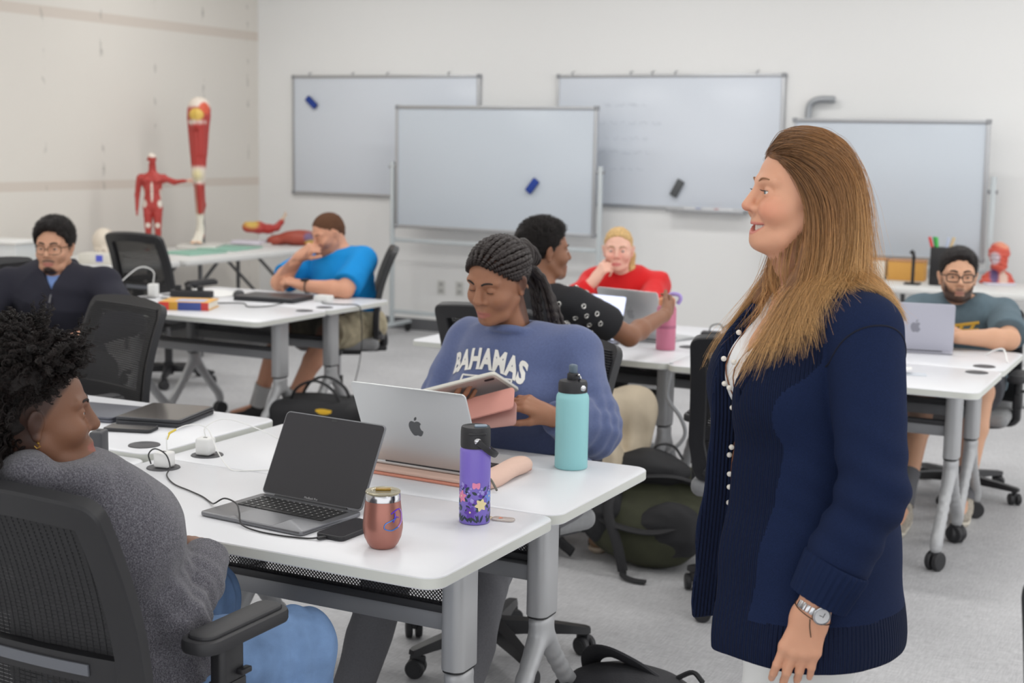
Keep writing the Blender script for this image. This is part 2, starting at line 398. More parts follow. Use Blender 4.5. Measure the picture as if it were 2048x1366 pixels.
# ceiling lamps (the light itself sits just under each diffuser)
M_LAMPB = mat('lamp_white_metal', rgb(235, 235, 235), 0.5)
def emis(name, col, s):
    m = mat(name, col, 0.6); m.node_tree.nodes['Principled BSDF'].inputs['Emission Color'].default_value = col; m.node_tree.nodes['Principled BSDF'].inputs['Emission Strength'].default_value = s; return m
M_DIFF = emis('lamp_diffuser', (1, 0.97, 0.93, 1), 3.0)
_lamp = None
for (lx, ly) in LIGHT_SPOTS:
    if _lamp is None:
        _lamp = thing('ceiling_lamp', 'long white ceiling lamp above the tables', 'lamp', (0, 0, 0), 0, 'ceiling lamps in rows')
        MB().box((0, 0, CEIL - 0.03), (1.26, 0.36, 0.06), 0.006).build('housing', M_LAMPB, _lamp)
        MB().box((0, 0, CEIL - 0.062), (1.2, 0.3, 0.01), 0.003).build('diffuser', M_DIFF, _lamp); o = _lamp
    else: o = dup(_lamp)
    o.location = (lx, ly, 0)

# ------------------------------------------------------------------ whiteboards
M_BOARD = mat('whiteboard_enamel', rgb(222, 228, 237), 0.22, spec=0.5)
M_BOARD2 = mat('mobile_whiteboard_enamel', rgb(204, 212, 221), 0.26, spec=0.5)
M_ALU = mat('brushed_aluminium', rgb(188, 190, 193), 0.38, 0.75)
M_GREYPL = mat('grey_plastic', rgb(150, 152, 156), 0.5)
M_BLUE = mat('blue_felt', rgb(36, 66, 150), 0.8)
def board(root, w, h, face_mat, th=0.022, smudge=True):
    MB().box((0, 0, h / 2), (w - 0.03, th * 0.6, h - 0.03), 0.002).build('writing_surface', face_mat, root)
    f = MB()
    for (c, s) in (((0, 0, 0.011), (w, th + 0.006, 0.026)), ((0, 0, h - 0.011), (w, th + 0.006, 0.026)), ((-w / 2 + 0.012, 0, h / 2), (0.026, th + 0.006, h)), ((w / 2 - 0.012, 0, h / 2), (0.026, th + 0.006, h))): f.box(c, s, 0.003)
    f.build('frame', M_ALU, root)
    for sx in (-1, 1):
        for z in (0.012, h - 0.012): MB().box((sx * (w / 2 - 0.012), 0, z), (0.036, th + 0.012, 0.036), 0.006).build('corner_cap', M_GREYPL, root)
b = thing('wall_whiteboard', 'framed wall whiteboard with a blue eraser stuck on it, beside the beige wall', 'whiteboard', (-6.615, BW - 0.02, 1.135)); board(b, 1.885, 1.035, M_BOARD)
for x in (-0.75, -0.3, 0.05, 0.65): MB().tube([(x, -0.012, 1.032), (x, -0.03, 1.05), (x + 0.015, -0.012, 1.06)], 0.006, 6).build('hook', M_ALU, b)
b = thing('wall_whiteboard', 'framed wall whiteboard with faded writing and marker tray, behind the standing woman', 'whiteboard', (-4.03, BW - 0.02, 1.13)); board(b, 1.875, 1.035, M_BOARD)
for x in (-0.8, -0.3, -0.12, 0.07, 0.72): MB().tube([(x, -0.012, 1.032), (x, -0.03, 1.05), (x + 0.015, -0.012, 1.06)], 0.006, 6).build('hook', M_ALU, b)
MB().box((0.37, -0.05, -0.01), (0.62, 0.09, 0.012), 0.004).box((0.37, -0.092, 0.0), (0.62, 0.008, 0.028), 0.003).build('marker_tray', M_ALU, b)
# faint marker writing that was not fully wiped
M_GHOST = mat('faded_marker', rgb(200, 206, 216), 0.4)
for ln, (x0, x1, z) in enumerate(((-0.52, -0.14, 0.80), (-0.58, -0.10, 0.66), (-0.60, -0.14, 0.54), (-0.56, -0.10, 0.43), (-0.55, -0.22, 0.30))):
    x = x0
    while x < x1:
        n = random.randint(4, 8); pts = [(x + i * 0.011, -0.0078, z + random.uniform(-0.016, 0.016)) for i in range(n)]; MB().tube(smooth_path(pts, 3), 0.0024, 5, flat=0.35, up=(0, 1, 0)).build('faded_writing', M_GHOST, b); x += n * 0.011 + 0.025
def eraser(loc, ang, label, m, sz=(0.125, 0.03, 0.055)):
    e = thing('board_eraser', label, 'eraser', loc)
    A = roty(ang)
    MB(A).box((0, -0.016, 0), (sz[0], 0.018, sz[2]), 0.006).build('grip', m, e)
    MB(A).box((0, -0.003, 0), (sz[0] * 0.96, 0.010, sz[2] * 0.94), 0.002).build('felt_pad', mat('dark_felt', rgb(70, 72, 80), 0.9), e)
eraser((-7.34, BW - 0.035, 1.938), math.radians(40), 'blue eraser on the wall whiteboard beside the beige wall', M_BLUE)
eraser((-3.91, BW - 0.035, 1.293), math.radians(-62), 'dark grey eraser stuck on the wall whiteboard near its marker tray', mat('charcoal_plastic', rgb(84, 86, 88), 0.6), (0.14, 0.03, 0.06))
for x, c, nm in ((-3.78, (60, 90, 170), 'blue'), (-3.63, (190, 60, 60), 'red'), (-3.52, (235, 235, 235), 'white')):
    mk = thing('marker_pen', nm + ' marker lying on the wall whiteboard tray', 'marker', (x, BW - 0.065, 1.138))
    MB().cyl((-0.06, 0, 0), (0.035, 0, 0), 0.009, n=10).build('barrel', mat('marker_body', rgb(236, 236, 236), 0.4), mk)
    MB().cyl((0.035, 0, 0), (0.07, 0, 0), 0.0098, n=10).build('cap', mat('marker_' + nm, rgb(*c), 0.4), mk)
# mobile whiteboards
def mobile_board(x, y, rz, w, h, z0, label, tilt=0.0, pipe=True):
    r = thing('mobile_whiteboard', label, 'whiteboard', (x, y, 0), rz)
    pv = bpy.data.objects.new('board_panel', None); COL.objects.link(pv); pv.parent = r; pv.location = (0, 0, z0); pv.rotation_euler = (tilt, 0, 0)
    board(pv, w, h, M_BOARD2, 0.03); 
    for ch in list(pv.children):     # keep thing > part only: bake the tilt into the meshes
        ch.data.transform(Matrix.Translation((0, 0, z0)) @ Matrix.Rotation(tilt, 4, 'X')); ch.parent = r
    bpy.data.objects.remove(pv)
    for sx in (-1, 1):
        px = sx * (w / 2 + 0.035)
        MB().box((px, 0.0, 0.77), (0.034, 0.028, 1.36), 0.004).build('post', M_FRAMEW, r)
        MB().box((px, 0.0, 0.085), (0.04, 0.58, 0.03), 0.006).build('foot', M_FRAMEW, r)
        MB().cyl((px - sx * 0.05, 0, z0 + h / 2), (px + sx * 0.03, 0, z0 + h / 2), 0.014, n=12).build('pivot_knob', M_GREYPL, r)
        for sy in (-1, 1):
            c = MB().cyl((px - 0.012, sy * 0.26, 0.036), (px + 0.012, sy * 0.26, 0.036), 0.036, n=18).box((px, sy * 0.26, 0.066), (0.03, 0.04, 0.02), 0.004)
            c.build('caster', mat('caster_black', rgb(38, 38, 40), 0.5), r)
    MB().box((0, 0, 0.20), (w + 0.05, 0.024, 0.034), 0.004).build('lower_rail', M_FRAMEW, r)
    MB().box((0, 0.012, 0.80), (w + 0.05, 0.024, 0.034), 0.004).build('upper_rail', M_FRAMEW, r)
    return r
M_FRAMEW = mat('pale_grey_steel', rgb(198, 205, 208), 0.45, 0.2)
mobile_board(-5.357, 10.13, 0.0, 1.81, 1.0, 0.905, 'mobile whiteboard on a wheeled frame with a blue eraser low on its right half', 0.0)
eraser((-4.99, 10.115, 1.285), math.radians(-52), 'blue eraser low on the front mobile whiteboard', M_BLUE, (0.125, 0.03, 0.06))
r = mobile_board(-2.235, 10.19, math.radians(0), 1.36, 0.97, 0.862, 'mobile whiteboard with a bright lamp reflection, behind the standing woman', math.radians(4))
p = thing('wall_pipe', 'grey bent pipe sticking out of the back wall above the mobile whiteboard', 'pipe', (-2.90, BW - 0.05, 1.75))
MB().tube(smooth_path([(0, 0, 0), (0, 0, 0.15), (0.02, 0, 0.2), (0.08, 0, 0.225), (0.19, 0, 0.225)], 5), 0.026, 12).build('pipe_run', mat('galvanised', rgb(165, 168, 172), 0.4, 0.5), p)
# sockets
for x in (-6.03, -5.85):
    s = thing('wall_socket', 'pale wall socket under the mobile whiteboard, ' + ('nearer the man in blue' if x < -6 else 'nearer the braided woman'), 'socket', (x, BW - 0.001, 0.385))
    MB().box((0, -0.003, 0), (0.075, 0.006, 0.118), 0.003).build('cover_plate', mat('socket_plate', rgb(214, 214, 210), 0.5), s)
    for dz in (-0.028, 0.028): MB().box((0, -0.0065, dz), (0.034, 0.003, 0.03), 0.001).build('outlet', mat('socket_face', rgb(176, 176, 174), 0.5), s)
# ================================================================== training tables
M_TOP = mat('white_laminate', rgb(228, 229, 233), 0.32, spec=0.45, noise=(2.0, 0.012))
M_EDGE_SHADE = mat('shaded_edge_white', rgb(214, 216, 210), 0.5)  # tabletop white made greyer: shade on the table's sides put into the colour
M_LEG = mat('silver_grey_paint', rgb(182, 183, 185), 0.42, 0.25)
M_BEAM = mat('mid_grey_paint', rgb(140, 141, 144), 0.45, 0.2)
M_BLK = mat('black_plastic', rgb(34, 34, 36), 0.45)
M_BLK2 = mat('soft_black_plastic', rgb(44, 44, 47), 0.55)
M_CAST = mat('caster_tyre', rgb(40, 40, 43), 0.5)
M_CHROME = mat('chrome', rgb(200, 200, 203), 0.18, 1.0)
M_GROM = mat('grommet_plastic', rgb(70, 70, 74), 0.5)
def perf_mat():
    m = mat('black_perforated_mesh', rgb(28, 28, 30), 0.7); t = NT(m)
    tc = t.n('ShaderNodeTexCoord'); mp = t.n('ShaderNodeMapping'); mp.inputs['Rotation'].default_value = (0, math.radians(45), 0); mp.inputs['Scale'].default_value = (150, 150, 150)
    t.l(tc.outputs['Object'], mp.inputs['Vector']); sp = t.n('ShaderNodeSeparateXYZ'); t.l(mp.outputs['Vector'], sp.inputs[0]); vals = []
    for a in ('X', 'Z'):
        f = t.n('ShaderNodeMath', operation='FRACT'); t.l(sp.outputs[a], f.inputs[0]); g = t.n('ShaderNodeMath', operation='LESS_THAN'); g.inputs[1].default_value = 0.66; t.l(f.outputs[0], g.inputs[0]); vals.append(g.outputs[0])
    ml = t.n('ShaderNodeMath', operation='MULTIPLY'); t.l(vals[0], ml.inputs[0]); t.l(vals[1], ml.inputs[1])
    tr = t.n('ShaderNodeBsdfTransparent'); mx = t.n('ShaderNodeMixShader'); t.l(ml.outputs[0], mx.inputs[0]); t.l(t.b.outputs[0], mx.inputs[1]); t.l(tr.outputs[0], mx.inputs[2]); t.l(mx.outputs[0], t.out.inputs['Surface'])
    return m
M_PERF = perf_mat()
def caster_mb(x, y, r=0.0375, yaw=0.3):
    A = rotz(yaw); m = MB(A, (x, y, 0))
    for s in (-1, 1):
        m.lathe([(0.010, -0.011), (r - 0.004, -0.011), (r, -0.007), (r, 0.007), (r - 0.004, 0.011), (0.010, 0.011)], 22, (s * 0.016, 0, r), roty(math.pi / 2))
        m.lathe([(0.0, s * 0.012), (r * 0.62, s * 0.012), (r * 0.66, s * 0.009)], 18, (s * 0.016, 0, r), roty(math.pi / 2))
    m.box((0, 0.006, r + 0.022), (0.016, 0.05, 0.034), 0.006).cyl((0, 0.012, r + 0.03), (0, 0.012, 2 * r + 0.018), 0.008, n=10)
    return m
TOPZ = 0.735
def make_table(L=1.22, D=0.60, label='', group='white training tables', grom=(True, True)):
    t = thing('training_table', label, 'table', (0, 0, 0), 0, None)
    top = MB().prism(rrect(L, D, 0.045, 8), TOPZ - 0.028, TOPZ, 0.004).build('tabletop', M_TOP, t)
    MB().prism(rrect(L + 0.0012, D + 0.0012, 0.0455, 8), TOPZ - 0.0245, TOPZ - 0.0035, 0.0).build('edge_band', M_EDGE_SHADE, top)
    OY = 0.075
    for sx in (-1, 1):
        x = sx * (L / 2 - 0.145)
        lg = MB().prism(rrect(0.060, 0.098, 0.024, 6), 0.405, TOPZ - 0.028, 0.002, off=(x, OY, 0))
        up = lg.build('leg', M_LEG, t)
        MB().prism(rrect(0.055, 0.093, 0.022, 6), 0.400, 0.406, 0, off=(x, OY, 0)).build('seam_ring', M_BLK, up)
        key = ('yfoot', sx, L)
        if key in FOOT: o = bpy.data.objects.new('foot', FOOT[key]); COL.objects.link(o); o.parent = t
        else:
            s = SDF(); s.u(P_ecap((x, OY, 0.385), (x, OY, 0.335), (1, 0, 0), (0.030, 0.049), (0.028, 0.044)))
            for sy in (-1, 1):
                pts = smooth_path([(x, OY + sy * 0.020, 0.345), (x, OY + sy * 0.065, 0.285), (x, OY + sy * 0.150, 0.190), (x, OY + sy * 0.210, 0.130), (x, OY + sy * 0.228, 0.084)], 3)
                for p_, q_ in zip(pts[:-1], pts[1:]): s.u(P_cap(p_, q_, 0.0215 + 0.03 * max(0, p_[2] - 0.25), 0.0215 + 0.03 * max(0, q_[2] - 0.25)), 0.012)
            s.inter(P_plane((0, 0, 0.399), (0, 0, 1)), 0.001)
            o = s.build('foot', M_LEG, t, 0.0055); FOOT[key] = o.data
        for sy in (-1, 1): caster_mb(x, OY + sy * 0.228, yaw=0.4 * sx + sy * 0.8).build('caster', M_CAST, t)
    MB().box((0, OY, 0.513), (L - 0.31, 0.045, 0.044), 0.006).build('crossbeam', M_BEAM, t)
    MB().box((0, OY - 0.014, 0.545), (L - 0.31, 0.03, 0.020), 0.004).build('beam_cover', M_BLK2, t)
    MB().box((0, OY - 0.020, 0.631), (L - 0.32, 0.0016, 0.152)).build('modesty_mesh', M_PERF, t)
    MB().box((0, OY + 0.06, 0.690), (L - 0.36, 0.22, 0.022), 0.004).build('flip_bracket', M_BLK, t)
    for i, sx in enumerate((-1, 1)):
        if grom[i]: MB().lathe([(0.0, 0.0016), (0.032, 0.0016), (0.033, 0.0024), (0.044, 0.0024), (0.0455, 0.0)], 36, (sx * (L / 2 - 0.09), D / 2 - 0.09, TOPZ)).build('grommet', M_GROM, t)
    return t
FOOT = {}
def place_table(x0, x1, y0, y1, label, dz=0.0, grom=(True, True), flip=False):
    t = make_table(x1 - x0, y1 - y0, label, grom=grom); t.location = ((x0 + x1) / 2, (y0 + y1) / 2, dz)
    if flip: t.rotation_euler = (0, 0, math.pi)
    if dz:   # a levelled table stands on slightly raised casters
        for o in t.children:
            if o.name.startswith('caster'): o.data.transform(Matrix.Translation((0, 0, -dz)))
    return t
T1 = place_table(-2.622, -1.400, 2.430, 3.006, 'white training table in the foreground holding the open grey laptop and tumbler', grom=(True, False))
T2 = place_table(-2.622, -1.400, 3.009, 3.612, 'white training table holding the silver laptop and the teal bottle', grom=(False, True), flip=True)
T3 = place_table(-3.862, -2.640, 2.975, 3.578, 'white training table with two closed laptops in front of the empty mesh chair', 0.012, grom=(True, False), flip=True)
T4 = place_table(-3.850, -2.628, 2.395, 2.970, 'white training table with a black charger beside the woman in the grey hoodie', grom=(False, True))
T5 = place_table(-5.43, -4.20, 5.53, 6.135, 'white training table with the colourful book and tangled cables')
T6 = place_table(-5.43, -4.20, 6.138, 6.745, 'white training table under the folded arms of the man in blue', flip=True)
T7 = place_table(-3.275, -2.045, 5.42, 6.02, 'white training table with the pink bottle')
T8 = place_table(-2.040, -0.810, 5.39, 6.00, 'white training table behind the standing woman with a slip of paper')
T9 = place_table(-3.275, -2.045, 6.025, 6.63, 'white training table in front of the woman in red', flip=True)
T10 = place_table(-2.040, -0.810, 6.005, 6.61, 'white training table in front of the man in the grey shirt', flip=True)

# ================================================================== mesh task chairs
M_SEAT = mat('light_grey_seat_fabric', rgb(140, 141, 143), 0.9, noise=(60, 0.06), bump=(700, 0.25), sheen=0.2)
M_MESH = mat('black_seat_mesh', rgb(30, 30, 33), 0.6)
M_CFR = mat('chair_black_nylon', rgb(36, 36, 39), 0.42)
M_LUM = mat('grey_lumbar_strip', rgb(104, 107, 114), 0.4)
BZ0, BZ1 = 0.50, 1.0
def back_y(z, x):
    h = (z - BZ0) / (BZ1 - BZ0)
    return -0.215 - 0.085 * h - 0.02 * h * h + 0.05 * math.sin(math.pi * min(max(h, 0), 1)) * 0.6 + 0.30 * x * x
def sweep(mb, P, N, prof):
    """rectangular strip following closed path P with face normals N"""
    P = np.asarray(P); n = len(P); T = np.roll(P, -1, 0) - np.roll(P, 1, 0); T /= np.linalg.norm(T, axis=1)[:, None]; k = len(prof); V = []; F = []
    for i in range(n):
        s = unit(np.cross(T[i], N[i]))
        for (a, b) in prof: V.append(P[i] + s * a + N[i] * b)
    for i in range(n):
        for j in range(k): F.append((i * k + j, i * k + (j + 1) % k, ((i + 1) % n) * k + (j + 1) % k, ((i + 1) % n) * k + j))
    mb.add(V, F)
def half_w(z):
    h = (z - BZ0) / (BZ1 - BZ0); return 0.250 - 0.020 * h - 0.03 * max(0, 0.25 - h) / 0.25 * 1.0
CHAIR = {}
def make_chair(label):
    c = thing('task_chair', label, 'chair', (0, 0, 0), 0, 'mesh task chairs')
    if CHAIR:
        def cp(src, par):
            for ch in src.children:
                o = ch.copy(); COL.objects.link(o); o.parent = par; cp(ch, o)
        cp(CHAIR['proto'], c); return c
    CHAIR['proto'] = c
    # five star base
    b = MB()
    b.lathe([(0.0, 0.055), (0.030, 0.055), (0.034, 0.075), (0.034, 0.135), (0.028, 0.14), (0.0, 0.14)], 24)
    for i in range(5):
        A = rotz(math.radians(72 * i + 90)); V = []; F = []
        for (r, w, z0, z1) in ((0.015, 0.030, 0.075, 0.125), (0.10, 0.027, 0.078, 0.120), (0.22, 0.021, 0.074, 0.105), (0.305, 0.018, 0.070, 0.092), (0.318, 0.012, 0.072, 0.088)):
            V += [(r, -w, z0), (r, w, z0), (r, w * 0.8, z1), (r, -w * 0.8, z1)]
        for k in range(4):
            for j in range(4): F.append((k * 4 + j, k * 4 + (j + 1) % 4, k * 4 + 4 + (j + 1) % 4, k * 4 + 4 + j))
        F += [(0, 3, 2, 1), (16, 17, 18, 19)]; b.add(V, F, A)
    b.build('star_base', M_CFR, c, angle=35)
    for i in range(5):
        a = math.radians(72 * i + 90); caster_mb(0.30 * math.cos(a), 0.30 * math.sin(a), 0.03, a + 0.7).build('caster', M_CAST, c)
    MB().cyl((0, 0, 0.12), (0, 0, 0.25), 0.026).build('column_sleeve', M_CFR, c)
    MB().cyl((0, 0, 0.22), (0, 0, 0.40), 0.0145).build('gas_column', M_CHROME, c)
    MB().box((0, -0.01, 0.405), (0.17, 0.24, 0.045), 0.012).box((0, -0.17, 0.415), (0.09, 0.22, 0.03), 0.01).build('tilt_mechanism', M_CFR, c)
    s = SDF(); s.u(P_box((0, 0.01, 0.462), (0.245, 0.24, 0.036), None, 0.034)); s.sub(P_ell((0, -0.02, 0.60), (0.24, 0.26, 0.115)), 0.05)
    s.sub(P_ell((0, 0.26, 0.38), (0.4, 0.09, 0.06)), 0.03)
    s.build('seat', M_SEAT, c, 0.008)
    MB().prism(rrect(0.46, 0.45, 0.08, 6), 0.424, 0.44, 0.006, off=(0, 0.005, 0)).build('seat_shell', M_CFR, c)
    # back frame
    pts = []
    hw0 = half_w(BZ0 + 0.02); zt = BZ1 - 0.025; zb = BZ0 + 0.015; r = 0.010
    def edge(u, v): # u -1..1 across
        return u * (half_w(v) - 0.022)
    path = []
    for i in range(15): z = zb + r + (zt - zb - 2 * r) * i / 14; path.append((edge(1, z), z))
    for i in range(1, 6): a = math.pi / 2 * i / 6; path.append((edge(1, zt) - r + r * math.cos(a), zt - r + r * math.sin(a) + 0.0))
    for i in range(11): x = (edge(1, zt) - r) * (1 - 2 * i / 10); path.append((x, zt + 0.012 * (1 - (x / 0.2) ** 2)))
    for i in range(1, 6): a = math.pi / 2 + math.pi / 2 * i / 6; path.append((-edge(1, zt) + r + r * math.cos(a), zt - r + r * math.sin(a)))
    for i in range(15): z = zt - r - (zt - zb - 2 * r) * i / 14; path.append((-edge(1, z), z))
    for i in range(1, 6): a = math.pi + math.pi / 2 * i / 6; path.append((-edge(1, zb) + r + r * math.cos(a), zb + r + r * math.sin(a)))
    for i in range(9): path.append((-(edge(1, zb) - r) * (1 - 2 * i / 8), zb))
    for i in range(1, 6): a = 1.5 * math.pi + math.pi / 2 * i / 6; path.append((edge(1, zb) - r + r * math.cos(a), zb + r + r * math.sin(a)))
    P = [(x, back_y(z, x), z) for x, z in path]; N = []
    for (x, z) in path:
        e = 1e-3; dx = (back_y(z, x + e) - back_y(z, x - e)) / (2 * e); dz = (back_y(z + e, x) - back_y(z - e, x)) / (2 * e); N.append(unit((-dx, 1, -dz)))
    f = MB(); prof = [(-0.030, -0.022), (-0.026, -0.027), (0.026, -0.027), (0.030, -0.022), (0.030, 0.002), (-0.030, 0.002)]
    sweep(f, P, np.array(N), prof)
    # lower cross member and the stem down to the seat
    zc = 0.655
    for (z, hh, th) in ((zc, 0.026, 0.016),):
        V = []; F = []; xs = np.linspace(-edge(1, z), edge(1, z), 13)
        for x in xs:
            for (a, d) in ((-hh, -0.022), (hh, -0.022), (hh, 0.0), (-hh, 0.0)): V.append((x, back_y(z + a, x) + d, z + a))
        for i in range(12):
            for j in range(4): F.append((i * 4 + j, i * 4 + (j + 1) % 4, i * 4 + 4 + (j + 1) % 4, i * 4 + 4 + j))
        f.add(V, F)
    f.tube(smooth_path([(0, -0.12, 0.415), (0, -0.24, 0.42), (0, -0.262, 0.46), (0, -0.245, 0.53)], 5), [0.026] * 16, 8)
    for sx in (-1, 1): f.tube(smooth_path([(0, -0.25, 0.50), (sx * 0.10, -0.245, 0.49), (sx * 0.19, -0.222, 0.525)], 4), 0.02, 8)
    f.build('back_frame', M_CFR, c, angle=35)
    V = MB(); G = []
    for x in np.linspace(-0.135, 0.135, 9): G.append([(x, back_y(zc - 0.011, x) - 0.0225, zc - 0.011), (x, back_y(zc + 0.011, x) - 0.0225, zc + 0.011)])
    V.sheet(G, 0.004, (0, -1, 0)); V.build('lumbar_strip', M_LUM, c)
    mb = MB(); z = BZ0 + 0.02; xs = np.linspace(-1, 1, 11)
    while z < BZ1 - 0.012:
        hh = 0.0033
        w = half_w(z) - 0.006; w -= max(0, (z - (BZ1 - 0.05))) * 0.55
        V = []; F = []
        for u in xs:
            x = u * w; y = back_y(z, x) + 0.004
            for (a, d) in ((-hh, 0), (hh, 0), (hh * 0.6, 0.003), (-hh * 0.6, 0.003)): V.append((x, y + d, z + a))
        for i in range(10):
            for j in range(4): F.append((i * 4 + j, i * 4 + (j + 1) % 4, i * 4 + 4 + (j + 1) % 4, i * 4 + 4 + j))
        mb.add(V, F); z += 0.0078
    for x in np.linspace(-0.2, 0.2, 28):
        mb.tube([(x, back_y(zz, x) + 0.004, zz) for zz in np.linspace(BZ0 + 0.02, BZ1 - 0.03, 12)], 0.0011, 4, cap=False)
    mb.build('back_mesh', M_MESH, c)
    for sx in (-1, 1):
        a = MB(); x = sx * 0.262
        a.tube(smooth_path([(sx * 0.16, 0.0, 0.415), (sx * 0.235, 0.0, 0.42), (x, 0.0, 0.45)], 4), 0.022, 8)
        a.prism(rrect(0.036, 0.07, 0.012, 4), 0.44, 0.665, 0.004, off=(x, 0, 0)).prism(rrect(0.042, 0.078, 0.012, 4), 0.50, 0.585, 0.004, off=(x, 0, 0))
        a.box((x + sx * 0.026, 0.02, 0.60), (0.016, 0.03, 0.012), 0.003)
        post = a.build('arm_post', M_CFR, c)
        p = MB(); o1 = [(x + dx, dy) for dx, dy in rrect(0.085, 0.27, 0.035, 6)]
        p.prism(o1, 0.662, 0.690, 0.008, off=(0, 0.03, 0)).prism(rrect(0.062, 0.246, 0.026, 6, x, 0.0), 0.686, 0.698, 0.007, off=(0, 0.03, 0))
        p.build('arm_pad', M_BLK2, c)
    return c
def place_chair(x, y, facing_deg, label):
    """facing_deg: direction the sitter looks, in the room's compass (90 = towards the back wall)"""
    c = make_chair(label); c.location = (x, y, 0); c.rotation_euler = (0, 0, math.radians(facing_deg - 90)); return c
place_chair(-1.935, 2.10, 90, 'black mesh task chair under the woman in the grey hoodie, its armrest in view')
place_chair(-3.83, 3.84, -105, 'empty black mesh chair facing the two closed laptops')
place_chair(-6.26, 7.28, 88, 'empty black mesh chair between the man in navy and the anatomy models')
place_chair(-4.64, 6.88, 214, 'black mesh task chair the man in the blue shirt sits on')
place_chair(-2.02, 3.86, -112, 'black mesh task chair the braided woman in the blue sweatshirt sits on')
place_chair(-2.50, 5.06, 84, 'black mesh task chair the woman in the black studded top sits on')
place_chair(-1.40, 4.78, 98, 'empty black mesh chair tucked at the table behind the standing woman')
STOOL = True
place_chair(-1.12, 6.88, -88, 'black mesh task chair the man in the grey shirt sits on').scale = (1, 1, 0.87)
place_chair(-5.12, 5.10, 5, 'black mesh task chair the man in the navy pullover sits on')
st = thing('low_stool', 'low round stool under the woman in red, hidden behind the laptops', 'stool', (-2.87, 6.97, 0))
MB().lathe([(0, 0.43), (0.18, 0.43), (0.19, 0.445), (0.19, 0.48), (0.17, 0.492), (0, 0.495)], 28).build('seat', M_SEAT, st)
MB().cyl((0, 0, 0.05), (0, 0, 0.43), 0.02).build('column', M_CFR, st); MB().lathe([(0, 0.0), (0.20, 0.0), (0.20, 0.012), (0.03, 0.05), (0, 0.05)], 28).build('base', M_CFR, st)
_c = at = None
place_chair(0.108, 2.017, -63, 'dark chair cut off by the right edge of the picture')
# ================================================================== people
M_SKIN = mat('skin', None, 0.48, vcol=True, sss=0.12, spec=0.4, bump=(420, 0.06))
M_CLOTH = mat('woven_cloth', None, 0.85, vcol=True, sheen=0.15, bump=(900, 0.25))
M_KNIT = mat('fine_knit', None, 0.9, vcol=True, sheen=0.25, bump=(1400, 0.35), noise=(380, 0.10))
M_EYE = mat('eye', None, 0.12, vcol=True, spec=0.6)
M_LENS = mat('spectacle_frame', rgb(30, 28, 28), 0.35)
class Head:
    """local axes: f forward, l left, u up; origin between the eyes' level at the head's middle"""
    def __init__(s, c, yaw, pitch=0.0, roll=0.0, k=1.0):
        s.c = np.asarray(c, float); s.k = k
        s.R = rotz(math.radians(yaw)) @ roty(math.radians(pitch)) @ rotx(math.radians(roll)); s.A = s.R.T
    def p(s, f, l, u): return s.c + s.R @ (np.array([f, l, u]) * s.k)
    def ell(s, c, r): return P_ell(s.p(*c), np.array(r) * s.k, s.A)
    def cap(s, a, b, ra, rb=None): return P_cap(s.p(*a), s.p(*b), ra * s.k, (ra if rb is None else rb) * s.k)
    def plane(s, p, n): return P_plane(s.p(*p), s.R @ np.array(n, float))
    def loc(s, P): return (P - s.c) @ s.R / s.k
    def fn(s, g): return P_fn(lambda P: g(s.loc(P)) * s.k)
